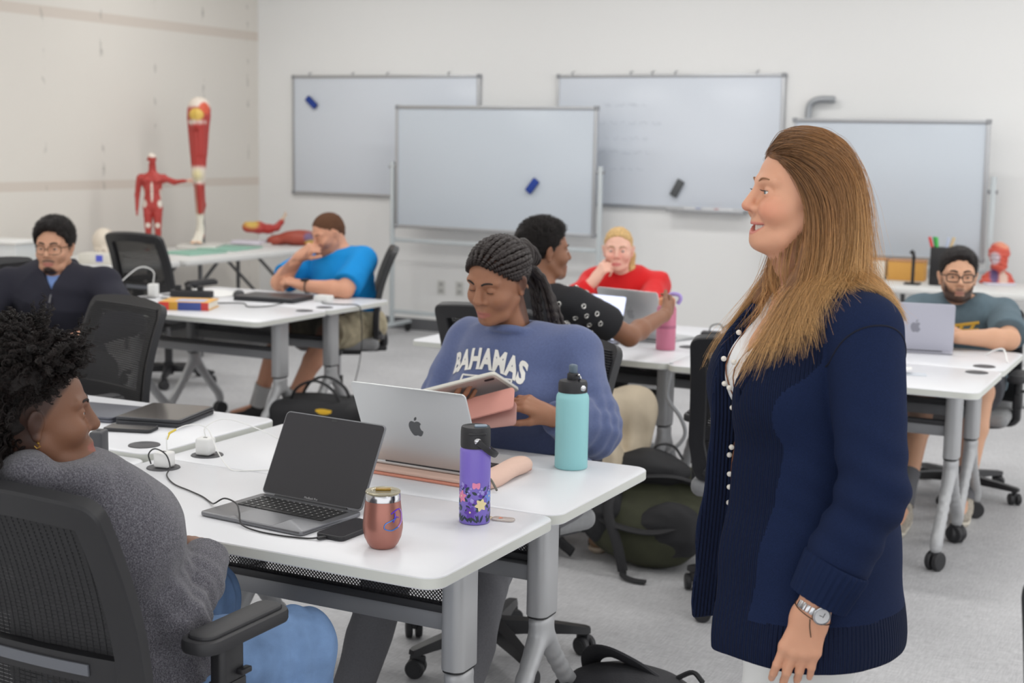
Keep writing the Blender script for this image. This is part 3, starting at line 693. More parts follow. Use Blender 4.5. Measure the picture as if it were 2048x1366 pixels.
def add_head(S, h, lid=16, smile=0.0, jaw=1.0, cheek=1.0, nose=1.0, lipw=1.0, ear=True, neck=None, neck_r=(0.052, 0.056), brow_col=None, lip_col=None, lower_lid=14, nose_w=1.0, lip_full=1.0, face_w=1.0):
    S.u(h.ell((-0.016, 0, 0.030), (0.092, 0.075, 0.079)))
    S.u(h.ell((0.012, 0, -0.008), (0.066, 0.066 * face_w, 0.085)), 0.02)
    S.u(h.ell((0.030, 0, -0.045), (0.052, 0.052 * face_w, 0.060)), 0.02)
    for sy in (-1, 1):
        S.u(h.cap((-0.002, sy * 0.051 * jaw, -0.052), (0.036, sy * 0.036 * jaw, -0.087), 0.016, 0.017), 0.02)
        S.u(h.cap((0.036, sy * 0.034 * jaw, -0.087), (0.066, sy * 0.010, -0.095), 0.016, 0.015), 0.016)
        S.u(h.ell((0.050, sy * 0.038, -0.030), (0.030, 0.026, 0.026)) if cheek else h.ell((0.05, sy * 0.038, -0.03), (0.02, 0.02, 0.02)), 0.022)
        S.u(h.cap((0.074, sy * 0.012, 0.020), (0.062, sy * 0.046, 0.022), 0.010, 0.009), 0.014)
    S.u(h.ell((0.069, 0, -0.093), (0.016, 0.018, 0.015)), 0.014)
    S.u(h.ell((0.046, 0, -0.092), (0.035, 0.032, 0.018)), 0.02)
    for sy in (-1, 1): S.sub(h.ell((0.094, sy * 0.033, 0.000), (0.022, 0.020, 0.012)), 0.016)
    if smile:
        for sy in (-1, 1): S.u(h.ell((0.058, sy * 0.037, -0.034), (0.026, 0.021, 0.018)), 0.014)
    # muzzle and lips
    S.u(h.ell((0.062, 0, -0.066), (0.026, 0.031, 0.026)), 0.016)
    # nose
    S.u(h.cap((0.079, 0, 0.012), (0.050 + 0.051 * nose, 0, -0.026), 0.0072, 0.0100 * nose_w), 0.010)
    tip = 0.051 + 0.053 * nose
    S.u(h.ell((tip - 0.007, 0, -0.0285), (0.0110, 0.0105 * nose_w, 0.0090)), 0.006)
    for sy in (-1, 1):
        S.u(h.ell((tip - 0.020, sy * 0.0125 * nose_w, -0.0335), (0.0115, 0.0075 * nose_w, 0.0085)), 0.006)
        S.sub(h.ell((tip - 0.013, sy * 0.0065 * nose_w, -0.0405), (0.006, 0.0035, 0.004)), 0.003)
    w = 0.024 * lipw
    if not smile:
        for sy in (-1, 1):
            S.u(h.cap((0.0855, sy * 0.006, -0.0635), (0.072, sy * w, -0.0700), 0.0062 * lip_full, 0.0035), 0.005)
            S.u(h.cap((0.0845, sy * 0.005, -0.0775), (0.071, sy * w * 0.9, -0.0715), 0.0068 * lip_full, 0.0035), 0.005)
        S.sub(h.fn(lambda q: np.sqrt(((q[:, 0] - 0.094 + 9.0 * q[:, 1] ** 2)) ** 2 * 0.25 + (q[:, 2] + 0.0705) ** 2) + np.maximum(np.abs(q[:, 1]) - w, 0) - 0.0012), 0.003)
    # eyes: lids leave an opening
    for sy in (-1, 1):
        c = (0.0655, sy * 0.0315, 0.000); r = 0.0142
        a = math.radians(lid); b = math.radians(lower_lid)
        def lidf(q, a=a, b=b, c=c, sy=sy):
            d = q - np.array(c); rr = np.sqrt((d ** 2).sum(1)); side = d[:, 1] * sy
            up = d[:, 2] * math.cos(a) - (d[:, 0]) * math.sin(a) + 0.16 * np.abs(side - 0.001)
            lo = -d[:, 2] * math.cos(b) - (d[:, 0]) * math.sin(b) + 0.12 * np.abs(side - 0.001)
            return np.maximum(rr - r, -np.maximum(up, lo))
        pf = h.fn(lidf); S.u(pf, 0.0022)
    if ear:
        for sy in (-1, 1):
            S.u(h.fn(lambda q, sy=sy: P_ell((-0.014, sy * 0.079, -0.008), (0.0165, 0.0070, 0.0285), (rotx(-sy * 0.25) @ rotz(-sy * 0.35)).T)(q)), 0.006)
            S.sub(h.ell((-0.006, sy * 0.091, -0.006), (0.008, 0.010, 0.017)), 0.006)
            S.u(h.ell((-0.012, sy * 0.075, -0.036), (0.009, 0.006, 0.009)), 0.006)
    if neck is not None:
        S.u(P_cap(h.p(-0.030, 0, -0.050), neck, neck_r[0], neck_r[1]), 0.025)
    if lip_col is not None:
        if smile:
            S.paint(h.fn(lambda q: np.maximum(np.abs(q[:, 2] + 0.069 - 6.0 * q[:, 1] ** 2) - 0.0135, np.abs(q[:, 1]) - w * 1.18) + np.where(q[:, 0] < 0.05, 0.1, 0)), lip_col, 0.004)
        else:
            S.paint(h.fn(lambda q: np.maximum(np.abs(q[:, 2] + 0.0705) - 0.0105 * (1 - 0.55 * (np.abs(q[:, 1]) / w) ** 2), np.abs(q[:, 1]) - w * 1.05) + np.where(q[:, 0] < 0.06, 0.1, 0)), lip_col, 0.004)
def add_eyes(root, h, iris=(70, 95, 110), gaze=(1, 0, 0), res=None):
    for sy in (-1, 1):
        n, m = 28, 20; V = []; F = []; C = []
        g = unit(gaze); s1 = unit(np.cross(g, (0, 0, 1.0))); s2 = np.cross(s1, g); r = 0.0126
        for i in range(m + 1):
            th = math.pi * i / m
            for j in range(n):
                a = 2 * math.pi * j / n; d = math.cos(th) * g + math.sin(th) * (math.cos(a) * s1 + math.sin(a) * s2)
                V.append(h.p(*(np.array([0.0655, sy * 0.0315, 0]) + r * d)))
                C.append(rgb(12, 10, 10)[:3] if th < 0.2 else (rgb(*iris)[:3] if th < 0.50 else rgb(228, 222, 216)[:3]))
        for i in range(m):
            for j in range(n): F.append((i * n + j, i * n + (j + 1) % n, (i + 1) * n + (j + 1) % n, (i + 1) * n + j))
        link_mesh('eye', V, F, M_EYE, root, True, None, np.array(C))
def add_brows(root, h, col, th=0.0034, z=0.021, lift=0.0):
    m = mat('brow_%02x%02x%02x' % col, rgb(*col), 0.8)
    for sy in (-1, 1):
        pts = smooth_path([(0.0835, sy * 0.013, z - 0.002), (0.0825, sy * 0.026, z + 0.004 + lift), (0.075, sy * 0.040, z + 0.003 + lift), (0.064, sy * 0.050, z - 0.004)], 5)
        W = [h.p(*p) for p in pts]; R = [th * (0.9 - 0.6 * (i / len(W)) ** 2) * h.k for i in range(len(W))]
        MB().tube(W, R, 8).build('eyebrow', m, root)
def add_hand(S, w, d, n, thumb_side, k=1.0, curl=(0.25, 0.35, 0.25), spread=0.06, thumb=(0.5, 0.25), curls=None, forearm_r=0.027, blend=0.006):
    """w wrist, d direction of the fingers, n palm normal (the way the palm faces), thumb_side +1 if the thumb lies along cross(d, n)"""
    d = unit(d); n = np.asarray(n, float); n = unit(n - d * (n @ d)); s = np.cross(d, n) * thumb_side; w = np.asarray(w, float)
    tips = []
    base = [(0.088, 0.028), (0.092, 0.009), (0.087, -0.010), (0.079, -0.027)]
    lens = [(0.040, 0.025, 0.020), (0.045, 0.028, 0.021), (0.041, 0.026, 0.020), (0.032, 0.019, 0.018)]
    S.u(P_ecap(w - d * 0.01 * k, w + d * 0.03 * k, s, (0.026 * k, 0.019 * k), (0.032 * k, 0.017 * k)), 0.02)
    for (a, b) in base:
        S.u(P_cap(w + (d * 0.022 + s * b * 0.55) * k, w + (d * a + s * b) * k, 0.0145 * k, 0.0112 * k), 0.016 * k)
    for i, (a, b) in enumerate(base):
        p = w + (d * a + s * b - n * 0.001) * k; ang = 0.0; cc = curls[i] if curls else curl
        dd = unit(d + s * spread * (1.5 - i)); r = [0.0090, 0.0092, 0.0088, 0.0078][i] * k
        for j in range(3):
            ang += cc[j]; q = p + (dd * math.cos(ang) + n * math.sin(ang)) * lens[i][j] * k
            S.u(P_cap(p, q, r, r * 0.90), (0.008 if j == 0 else 0.003) * k); p = q; r *= 0.90
        tips.append((p, dd * math.cos(ang) + n * math.sin(ang), np.cross(dd * math.cos(ang) + n * math.sin(ang), s), r))
    b0 = w + (d * 0.022 + s * 0.018 + n * 0.006) * k; td = unit(d * 0.72 + s * thumb[0] + n * thumb[1])
    b1 = b0 + td * 0.044 * k; S.u(P_cap(b0, b1, 0.0165 * k, 0.0118 * k), 0.014 * k)
    td2 = unit(td * 0.8 + d * 0.45 + n * thumb[1] * 0.5); b2 = b1 + td2 * 0.032 * k; S.u(P_cap(b1, b2, 0.0112 * k, 0.0100 * k), 0.005 * k)
    td3 = unit(td2 + d * 0.2 + n * thumb[1] * 0.3); b3 = b2 + td3 * 0.024 * k; S.u(P_cap(b2, b3, 0.0100 * k, 0.0082 * k), 0.003 * k)
    return tips, s
def add_arm(S, sh, el, wr, r=(0.050, 0.042, 0.040, 0.027), k=0.02):
    S.u(P_cap(sh, el, r[0], r[1]), 0.03); m = np.asarray(el) * 0.72 + np.asarray(wr) * 0.28
    S.u(P_cap(el, m, r[2], r[2] * 1.02), k); S.u(P_cap(m, wr, r[2] * 1.02, r[3]), k)
def add_torso(S, J, w=1.0, dpt=1.0, off=0.0, k=0.05):
    """J: pelvis, waist, chest, neck (points), side (vector)"""
    sd = J['side']; o = off
    S.u(P_ecap(J['pelvis'], J['waist'], sd, (0.165 * w + o, 0.120 * dpt + o), (0.140 * w + o, 0.108 * dpt + o)), k)
    S.u(P_ecap(J['waist'], J['chest'], sd, (0.140 * w + o, 0.108 * dpt + o), (0.165 * w + o, 0.118 * dpt + o)), k)
    up = J['chest'] + (J['neck'] - J['chest']) * 0.55
    S.u(P_ecap(J['chest'], up, sd, (0.165 * w + o, 0.118 * dpt + o), (0.150 * w + o, 0.080 * dpt + o)), k)
    for q in ('sl', 'sr'): S.u(P_cap(J['neck'] + (J[q] - J['neck']) * 0.15 - np.array([0, 0, 0.035]), J[q], 0.050 + o, 0.054 + o), 0.04)
def person(label, loc, yaw, name='person'):
    return thing(name, label, 'person', loc, math.radians(yaw))
def folds(S, sc=26, amp=0.004, seed=1, stretch=(1, 1, 1)):
    st = np.array(stretch, float)
    S.disp(lambda P: amp * (np.abs(vnoise(P * st, sc, seed)) - 0.5) * 1.3 + 0.4 * amp * vnoise(P * st, sc * 2.1, seed + 9), amp * 1.6)
def arm_folds(S, el, axis, amp=0.004, wl=0.028, rad=0.11):
    """creases that ring a bent elbow"""
    el = np.asarray(el, float); axis = unit(axis)
    def f(P):
        q = P - el; t = q @ axis; d = np.sqrt((q ** 2).sum(1)); w = np.exp(-(d / rad) ** 2)
        return amp * w * np.sin(2 * math.pi * (t + 0.012 * vnoise(P, 22, 3)) / wl)
    S.disp(f, amp)
def hair_curves(name, roots_paths, radius, material, parent, taper=0.35):
    """roots_paths (n, m, 3) -> hair strands"""
    n, m = roots_paths.shape[:2]
    hc = bpy.data.hair_curves.new(name); hc.add_curves([m] * n)
    hc.attributes['position'].data.foreach_set('vector', roots_paths.astype(np.float32).ravel())
    ra = hc.attributes.get('radius') or hc.attributes.new('radius', 'FLOAT', 'POINT')
    rr = np.tile(radius * (1 - (1 - taper) * np.linspace(0, 1, m) ** 2), n).astype(np.float32); ra.data.foreach_set('value', rr)
    o = bpy.data.objects.new(name, hc); COL.objects.link(o); hc.materials.append(material); o.parent = parent
    return o
def hair_mat(name, dark, light, rough=0.42, spec=0.5, var=0.5, tint=None):
    """strand colour varies from strand to strand"""
    m = mat(name, rgb(*dark), rough, spec=spec); t = NT(m)
    hi = t.n('ShaderNodeHairInfo'); r = t.n('ShaderNodeValToRGB'); r.color_ramp.elements[0].color = rgb(*dark); r.color_ramp.elements[1].color = rgb(*light)
    t.l(hi.outputs['Random'], r.inputs[0]); t.l(r.outputs[0], t.b.inputs['Base Color'])
    return m
def skin_pt(S_eval, P, it=4):
    """push points onto an implicit surface"""
    e = 1e-3
    for _ in range(it):
        d = S_eval(P); g = np.stack([S_eval(P + np.eye(3)[i] * e) - S_eval(P - np.eye(3)[i] * e) for i in range(3)], 1) / (2 * e)
        P = P - g * (d / np.maximum((g * g).sum(1), 0.05))[:, None]
    return P
def glasses(root, h, col_mat, w=0.0265, hh=0.019, f=0.094, z=-0.004, r=0.0016, rnd=0.016):
    g = MB()
    for sy in (-1, 1):
        pts = [h.p(f - 9.0 * (abs(y + sy * 0.0325) ** 2) + 0.004, y + sy * 0.0325, q + z) for y, q in rrect(2 * w, 2 * hh, rnd, 5)]
        g.tube(pts, r * h.k, 6, closed=True)
        g.tube([h.p(f - 0.028, sy * 0.060, z + 0.010), h.p(0.04, sy * 0.0745, z + 0.010), h.p(-0.012, sy * 0.079, z + 0.012), h.p(-0.026, sy * 0.079, z - 0.012)], r * h.k, 6)
        g.tube([h.p(f - 0.022, sy * 0.058, z + 0.010), h.p(f - 0.03, sy * 0.062, z + 0.010)], r * h.k, 6)
    g.tube([h.p(f + 0.003, -0.0075, z + 0.004), h.p(f + 0.007, 0, z + 0.007), h.p(f + 0.003, 0.0075, z + 0.004)], r * h.k, 6)
    g.build('spectacles', col_mat, root)
def grow(h, roots, comb, length, collide, steps=24, layer=None, r=None, wave=0.0, jit=0.10, clump=0, clump_w=0.75, grav=0.0):
    """grow strands from head-local roots: follow comb(q, i), stay outside collide(P) (object space)"""
    n = len(roots); P = h.c + (roots * h.k) @ h.R.T; out = [P.copy()]; ds = (length / steps)[:, None]; lay = layer if layer is not None else np.full(n, 0.004)
    prev = None; jd = r.normal(size=(n, 3)) * jit
    for i in range(steps):
        q = h.loc(P); d = comb(q, i / steps) + jd * (0.3 + i / steps); d /= np.linalg.norm(d, axis=1)[:, None] + 1e-9; D = d @ h.R.T
        if prev is not None: D = 0.55 * prev + 0.45 * D; D /= np.linalg.norm(D, axis=1)[:, None]
        N = P + D * ds
        for _ in range(2):
            v = collide(N); e = 2e-3; g = np.stack([collide(N + np.eye(3)[k] * e) - collide(N - np.eye(3)[k] * e) for k in range(3)], 1); g /= np.linalg.norm(g, axis=1)[:, None] + 1e-9
            need = np.clip(lay * min(1, (i + 1) / 3.0) - v, 0, 0.03); N = N + g * need[:, None]
        prev = N - P; prev /= np.linalg.norm(prev, axis=1)[:, None] + 1e-9; P = N; out.append(P.copy())
    G = np.stack(out, 1)
    if clump:
        c = r.integers(0, n, clump); best = np.zeros(n, int); bd = np.full(n, 9e9)
        R0 = G[:, 4]
        for s in range(0, n, 1500):
            d2 = ((R0[s:s + 1500, None] - R0[c][None]) ** 2).sum(2); best[s:s + 1500] = c[d2.argmin(1)]
        w = (np.linspace(0, 1, steps + 1) ** 0.8 * clump_w)[None, :, None] * (0.55 + 0.45 * r.random((n, 1, 1)))
        off = (G[:, :1] - G[best][:, :1]) * 0.0
        G = G * (1 - w) + (G[best] + off + (r.normal(size=(n, 1, 3)) * 0.0028)) * w
    if wave:
        t = np.linspace(0, 1, steps + 1)[None, :, None]; G = G + wave * t * np.sin(t * r.uniform(5, 11, (n, 1, 1)) + r.uniform(0, 6, (n, 1, 1))) * r.normal(size=(n, 1, 3))
    return G
def strand_mat(name, root, mid, tip, rough=0.35, var=0.35):
    m = mat(name, rgb(*mid), rough, spec=0.5); t = NT(m); hi = t.n('ShaderNodeHairInfo'); r = t.n('ShaderNodeValToRGB'); e = r.color_ramp.elements
    e[0].color = rgb(*root); e[0].position = 0.02; e[1].color = rgb(*tip); e[1].position = 1.0; x = e.new(0.4); x.color = rgb(*mid)
    t.l(hi.outputs['Intercept'], r.inputs[0])
    mr = t.n('ShaderNodeMapRange'); mr.inputs['To Min'].default_value = 1 - var; mr.inputs['To Max'].default_value = 1 + var; t.l(hi.outputs['Random'], mr.inputs[0])
    mx = t.n('ShaderNodeMix', data_type='RGBA', blend_type='MULTIPLY'); mx.inputs['Factor'].default_value = 1.0; t.l(r.outputs[0], mx.inputs['A']); t.l(mr.outputs[0], mx.inputs['B']); t.l(mx.outputs['Result'], t.b.inputs['Base Color'])
    return m
# ------------------------------------------------------------------ a kit for the seated people (joints in room coordinates, minus the person's base point)
A_ = lambda *v: np.array(v, float)
def hairline_fn(front=0.076, temple=0.036, side=0.006):
    def g(q):
        u = q[:, 2]; fl = np.interp(u, [-0.2, -0.03, 0.0, 0.04, 0.072, 0.098, 0.2], [-0.02, side - 0.012, side, temple, front - 0.012, front + 0.004, front + 0.03]); return q[:, 0] - fl
    return g
def hair_cap(root, h, m, t=0.008, top=0.0, front=0.076, temple=0.036, side=0.006, nape=-0.065, sideburn=-0.03, noise=0.003, sc=160, res=0.003, name='hair', stretch=(1, 1, 1), tl=0.45):
    g = hairline_fn(front, temple, side); H = SDF()
    H.u(h.ell((-0.016, 0, 0.032), (0.092 + t, 0.075 + t * tl, 0.080 + t))); 
    if top: H.u(h.ell((-0.004, 0, 0.055 + top), (0.078 + t, 0.066 + t * tl, 0.060)), 0.02)
    H.u(h.cap((-0.062, 0, 0.0), (-0.055, 0, -0.05), 0.05 + t * 0.6, 0.042 + t * 0.5), 0.02)
    def cut(q):
        d = g(q) + 0.004 * vnoise(q, 120, 6) + 0.003 * vnoise(q, 300, 7); d2 = np.where((np.abs(q[:, 1]) > 0.05) & (q[:, 0] > -0.03), sideburn - q[:, 2], nape - q[:, 2]); return -np.maximum(d, d2)
    H.sub(h.fn(cut), 0.005)
    st = np.array(stretch); H.disp(lambda P: noise * vnoise(h.loc(P) * st, sc, 4) + 0.5 * noise * vnoise(h.loc(P) * st, sc * 2.3, 8), noise * 1.5)
    return H.build(name, m, root, res)
def body_mesh(root, h, J, skin, arms, legs, res, head, paints=(), w=1.0, dpt=1.0, tone=None, neck_r=(0.050, 0.056)):
    S = SDF(); add_head(S, h, neck=J['neck'] + A_(0, 0, -0.02), neck_r=neck_r, **head); add_torso(S, J, w, dpt)
    info = []
    for ar in arms:
        add_arm(S, ar['sh'], ar['el'], ar['wr'], ar.get('r', (0.048, 0.041, 0.040, 0.027)))
        if 'hand' in ar: info.append(add_hand(S, ar['wr'], **ar['hand']))
    for lg in legs:
        S.u(P_cap(lg['hip'], lg['knee'], 0.078, 0.056), 0.04); mid = lg['knee'] * 0.65 + lg['ankle'] * 0.35
        S.u(P_cap(lg['knee'], mid, 0.054, 0.056), 0.02); S.u(P_cap(mid, lg['ankle'], 0.054, 0.036), 0.02)
        S.u(P_cap(lg['ankle'] + A_(0, 0, -0.03), lg['ankle'] + unit(lg['foot']) * 0.14 + A_(0, 0, -0.055), 0.034, 0.025), 0.02)
    for p in paints: S.paint(*p)
    S.build('body', M_SKIN, root, res, skin)
    return S, info
def garment_top(root, J, arms, m, col, off=0.012, sleeve=1.0, hem=0.5, name='shirt', res=0.006, w=1.0, dpt=1.0, neck=0.066, neck_c=None, fold=0.005, seed=1, bulge=None, cuff_r=0.040, arm_r=(0.062, 0.055, 0.050), collar=None, hem_n=(0, 0, -1), seat=True, paints=(), extra=None, fsc=24, arm_k=0.022):
    K = SDF(); add_torso(K, J, w, dpt, off)
    if seat: K.u(P_ecap(J['waist'], J['pelvis'] + A_(0, 0, -0.03), J['side'], (0.150 * w + off, 0.118 * dpt + off), (0.182 * w + off, 0.140 * dpt + off)), 0.04)
    if bulge:
        for (c, r) in bulge: K.u(P_ell(c, r), 0.04)
    K.inter(P_plane((0, 0, hem), hem_n), 0.006)
    for ar in arms:
        sh, el, wr = ar['sh'], ar['el'], ar['wr']; Q = SDF()
        if sleeve <= 0.55:
            e = sh + (el - sh) * (sleeve / 0.5); Q.u(P_cap(sh, e, arm_r[0] + 0.004, arm_r[1] + 0.006)); Q.inter(P_plane(e, el - sh), 0.003)
        else:
            e = el + (wr - el) * ((sleeve - 0.5) / 0.5); mm = el * 0.5 + e * 0.5
            Q.u(P_cap(sh, el, arm_r[0], arm_r[1]), 0.02); Q.u(P_cap(el, mm, arm_r[1], arm_r[2]), 0.02); Q.u(P_cap(mm, e, arm_r[2], cuff_r), 0.012); Q.inter(P_plane(e, e - mm), 0.004)
            arm_folds(K, el, wr - el, 0.005, 0.045, 0.11); arm_folds(K, el, el - sh, 0.004, 0.05, 0.11)
        pf = P_fn(lambda P, Q=Q: SDF.comb(Q.ops, P)); pf.lo = np.min([sh, el, wr], 0) - 0.1; pf.hi = np.max([sh, el, wr], 0) + 0.1; K.u(pf, arm_k)
    nc = J['neck'] + A_(0, 0, 0.05) if neck_c is None else neck_c
    K.sub(P_ell(nc, (neck, neck, neck)), 0.008)
    if collar: collar(K)
    folds(K, fsc, fold, seed)
    for p in paints: K.paint(*p)
    if extra: extra(K)
    K.build(name, m, root, res, col); return K
def garment_legs(root, J, legs, m, col, frac=2.0, off=0.016, name='trousers', res=0.007, fold=0.006, seed=3, hem_r=0.066, paints=()):
    K = SDF(); K.u(P_ecap(J['waist'] * 0.35 + J['pelvis'] * 0.65, J['pelvis'] + A_(0, 0, -0.02), J['side'], (0.155 + off, 0.112 + off), (0.172 + off, 0.128 + off)), 0.04)
    for lg in legs:
        Q = SDF(); hip, kn, an = lg['hip'], lg['knee'], lg['ankle']
        if frac <= 1.0:
            e = hip + (kn - hip) * frac; Q.u(P_cap(hip, e, 0.092 + off, 0.074 + off)); Q.inter(P_plane(e, kn - hip), 0.004)
        else:
            e = kn + (an - kn) * (frac - 1); Q.u(P_cap(hip, kn, 0.086 + off, 0.060 + off), 0.03); Q.u(P_cap(kn, e, 0.058 + off, hem_r), 0.03); Q.inter(P_plane(e, e - kn), 0.004)
        pf = P_fn(lambda P, Q=Q: SDF.comb(Q.ops, P)); pf.lo = np.min([hip, kn, an], 0) - 0.12; pf.hi = np.max([hip, kn, an], 0) + 0.12; K.u(pf, 0.02)
        arm_folds(K, kn, kn - hip, fold, 0.05, 0.14)
    folds(K, 20, fold, seed)
    for p in paints: K.paint(*p)
    return K.build(name, m, root, res, col)
def shoes(root, legs, m, sole, sock=None):
    for lg in legs:
        an = lg['ankle']; d = unit(np.array([lg['foot'][0], lg['foot'][1], 0])); s = np.cross((0, 0, 1.0), d); c = an.copy(); c[2] = 0
        S = SDF(); S.u(P_ecap(c - d * 0.045 + A_(0, 0, 0.05), c + d * 0.05 + A_(0, 0, 0.048), s, (0.040, 0.036), (0.043, 0.034))); S.u(P_ecap(c + d * 0.05 + A_(0, 0, 0.046), c + d * 0.155 + A_(0, 0, 0.036), s, (0.044, 0.032), (0.042, 0.022)), 0.02)
        S.u(P_cap(c + A_(0, 0, 0.05), an + A_(0, 0, 0.015), 0.042, 0.043), 0.02); S.inter(P_plane(an + A_(0, 0, 0.012), (0, 0, 1)), 0.004); S.inter(P_plane((0, 0, 0.020), (0, 0, -1)), 0.002)
        sh = S.build('shoe', m, root, 0.006)
        B = SDF(); B.u(P_ecap(c - d * 0.045 + A_(0, 0, 0.04), c + d * 0.155 + A_(0, 0, 0.04), s, (0.044, 0.05), (0.047, 0.05))); B.inter(P_plane((0, 0, 0.026), (0, 0, 1)), 0.003); B.inter(P_plane((0, 0, 0.001), (0, 0, -1)), 0.002)
        B.build('sole', sole, sh, 0.006)
        if sock: MB().tube([an + A_(0, 0, -0.01), an + (lg['knee'] - an) * 0.16, an + (lg['knee'] - an) * 0.26], [0.047, 0.046, 0.050], 16).build('sock', sock, root)
def JJ(pelvis, waist, chest, neck, sl, sr):
    d = dict(pelvis=A_(*pelvis), waist=A_(*waist), chest=A_(*chest), neck=A_(*neck), sl=A_(*sl), sr=A_(*sr)); d['side'] = unit(d['sl'] - d['sr']); return d
def L3(o): return lambda *v: np.array(v, float) - np.array([o[0], o[1], 0.0])
def mixmat(name, col, rough=0.9, noise=None, bump=(900, 0.25), sheen=0.15): return mat(name, rgb(*col), rough, noise=noise, bump=bump, sheen=0.0, spec=0.25)

def short_strands(root, h, name, m, n, L0, L1, dirfn, hl, curl=0.0, rad=0.0005, seed=1, lift=0.004, usides=-0.02, nape=-0.06, turns=2.5):
    """short hair: strands rooted all over the scalp behind the hairline"""
    r = np.random.default_rng(seed); Q = np.zeros((0, 3)); c = A_(-0.016, 0, 0.030); R = A_(0.092 + lift, 0.075 + lift * 0.4, 0.079 + lift)
    while len(Q) < n:
        d = r.normal(size=(n * 2, 3)); d /= np.linalg.norm(d, axis=1)[:, None]; q = c + d * R
        ok = (hl(q) < r.normal(size=len(q)) * 0.003) & (q[:, 2] > nape) & ~((np.abs(q[:, 1]) > 0.05) & (q[:, 0] > -0.03) & (q[:, 2] < usides + r.normal(size=len(q)) * 0.004)); Q = np.concatenate([Q, q[ok]])
    Q = Q[:n]; N = (Q - c) / R ** 2; N /= np.linalg.norm(N, axis=1)[:, None]; D = dirfn(Q, N) + r.normal(size=Q.shape) * 0.25; D /= np.linalg.norm(D, axis=1)[:, None]
    k = 14; t = np.linspace(0, 1, k); L = r.uniform(L0, L1, n) * np.clip((Q[:, 2] + 0.03) / 0.11, 0.22, 1.0)
    P = Q[:, None] + D[:, None] * (L[:, None] * t)[:, :, None]
    if curl:
        s1 = np.cross(D, r.normal(size=D.shape)); s1 /= np.linalg.norm(s1, axis=1)[:, None]; s2 = np.cross(D, s1); a = (t * turns * 6.283)[None] + r.uniform(0, 6.28, (n, 1)); w = curl * np.clip(t * 4, 0, 1)
        P = P + (np.cos(a) * w)[:, :, None] * s1[:, None] + (np.sin(a) * w)[:, :, None] * s2[:, None]
    else: P = P - 0.25 * L[:, None, None] * (t ** 2)[None, :, None] * N[:, None]
    W = (h.c + (P.reshape(-1, 3) * h.k) @ h.R.T).reshape(P.shape); return hair_curves(name, W, rad, m, root, 0.5)
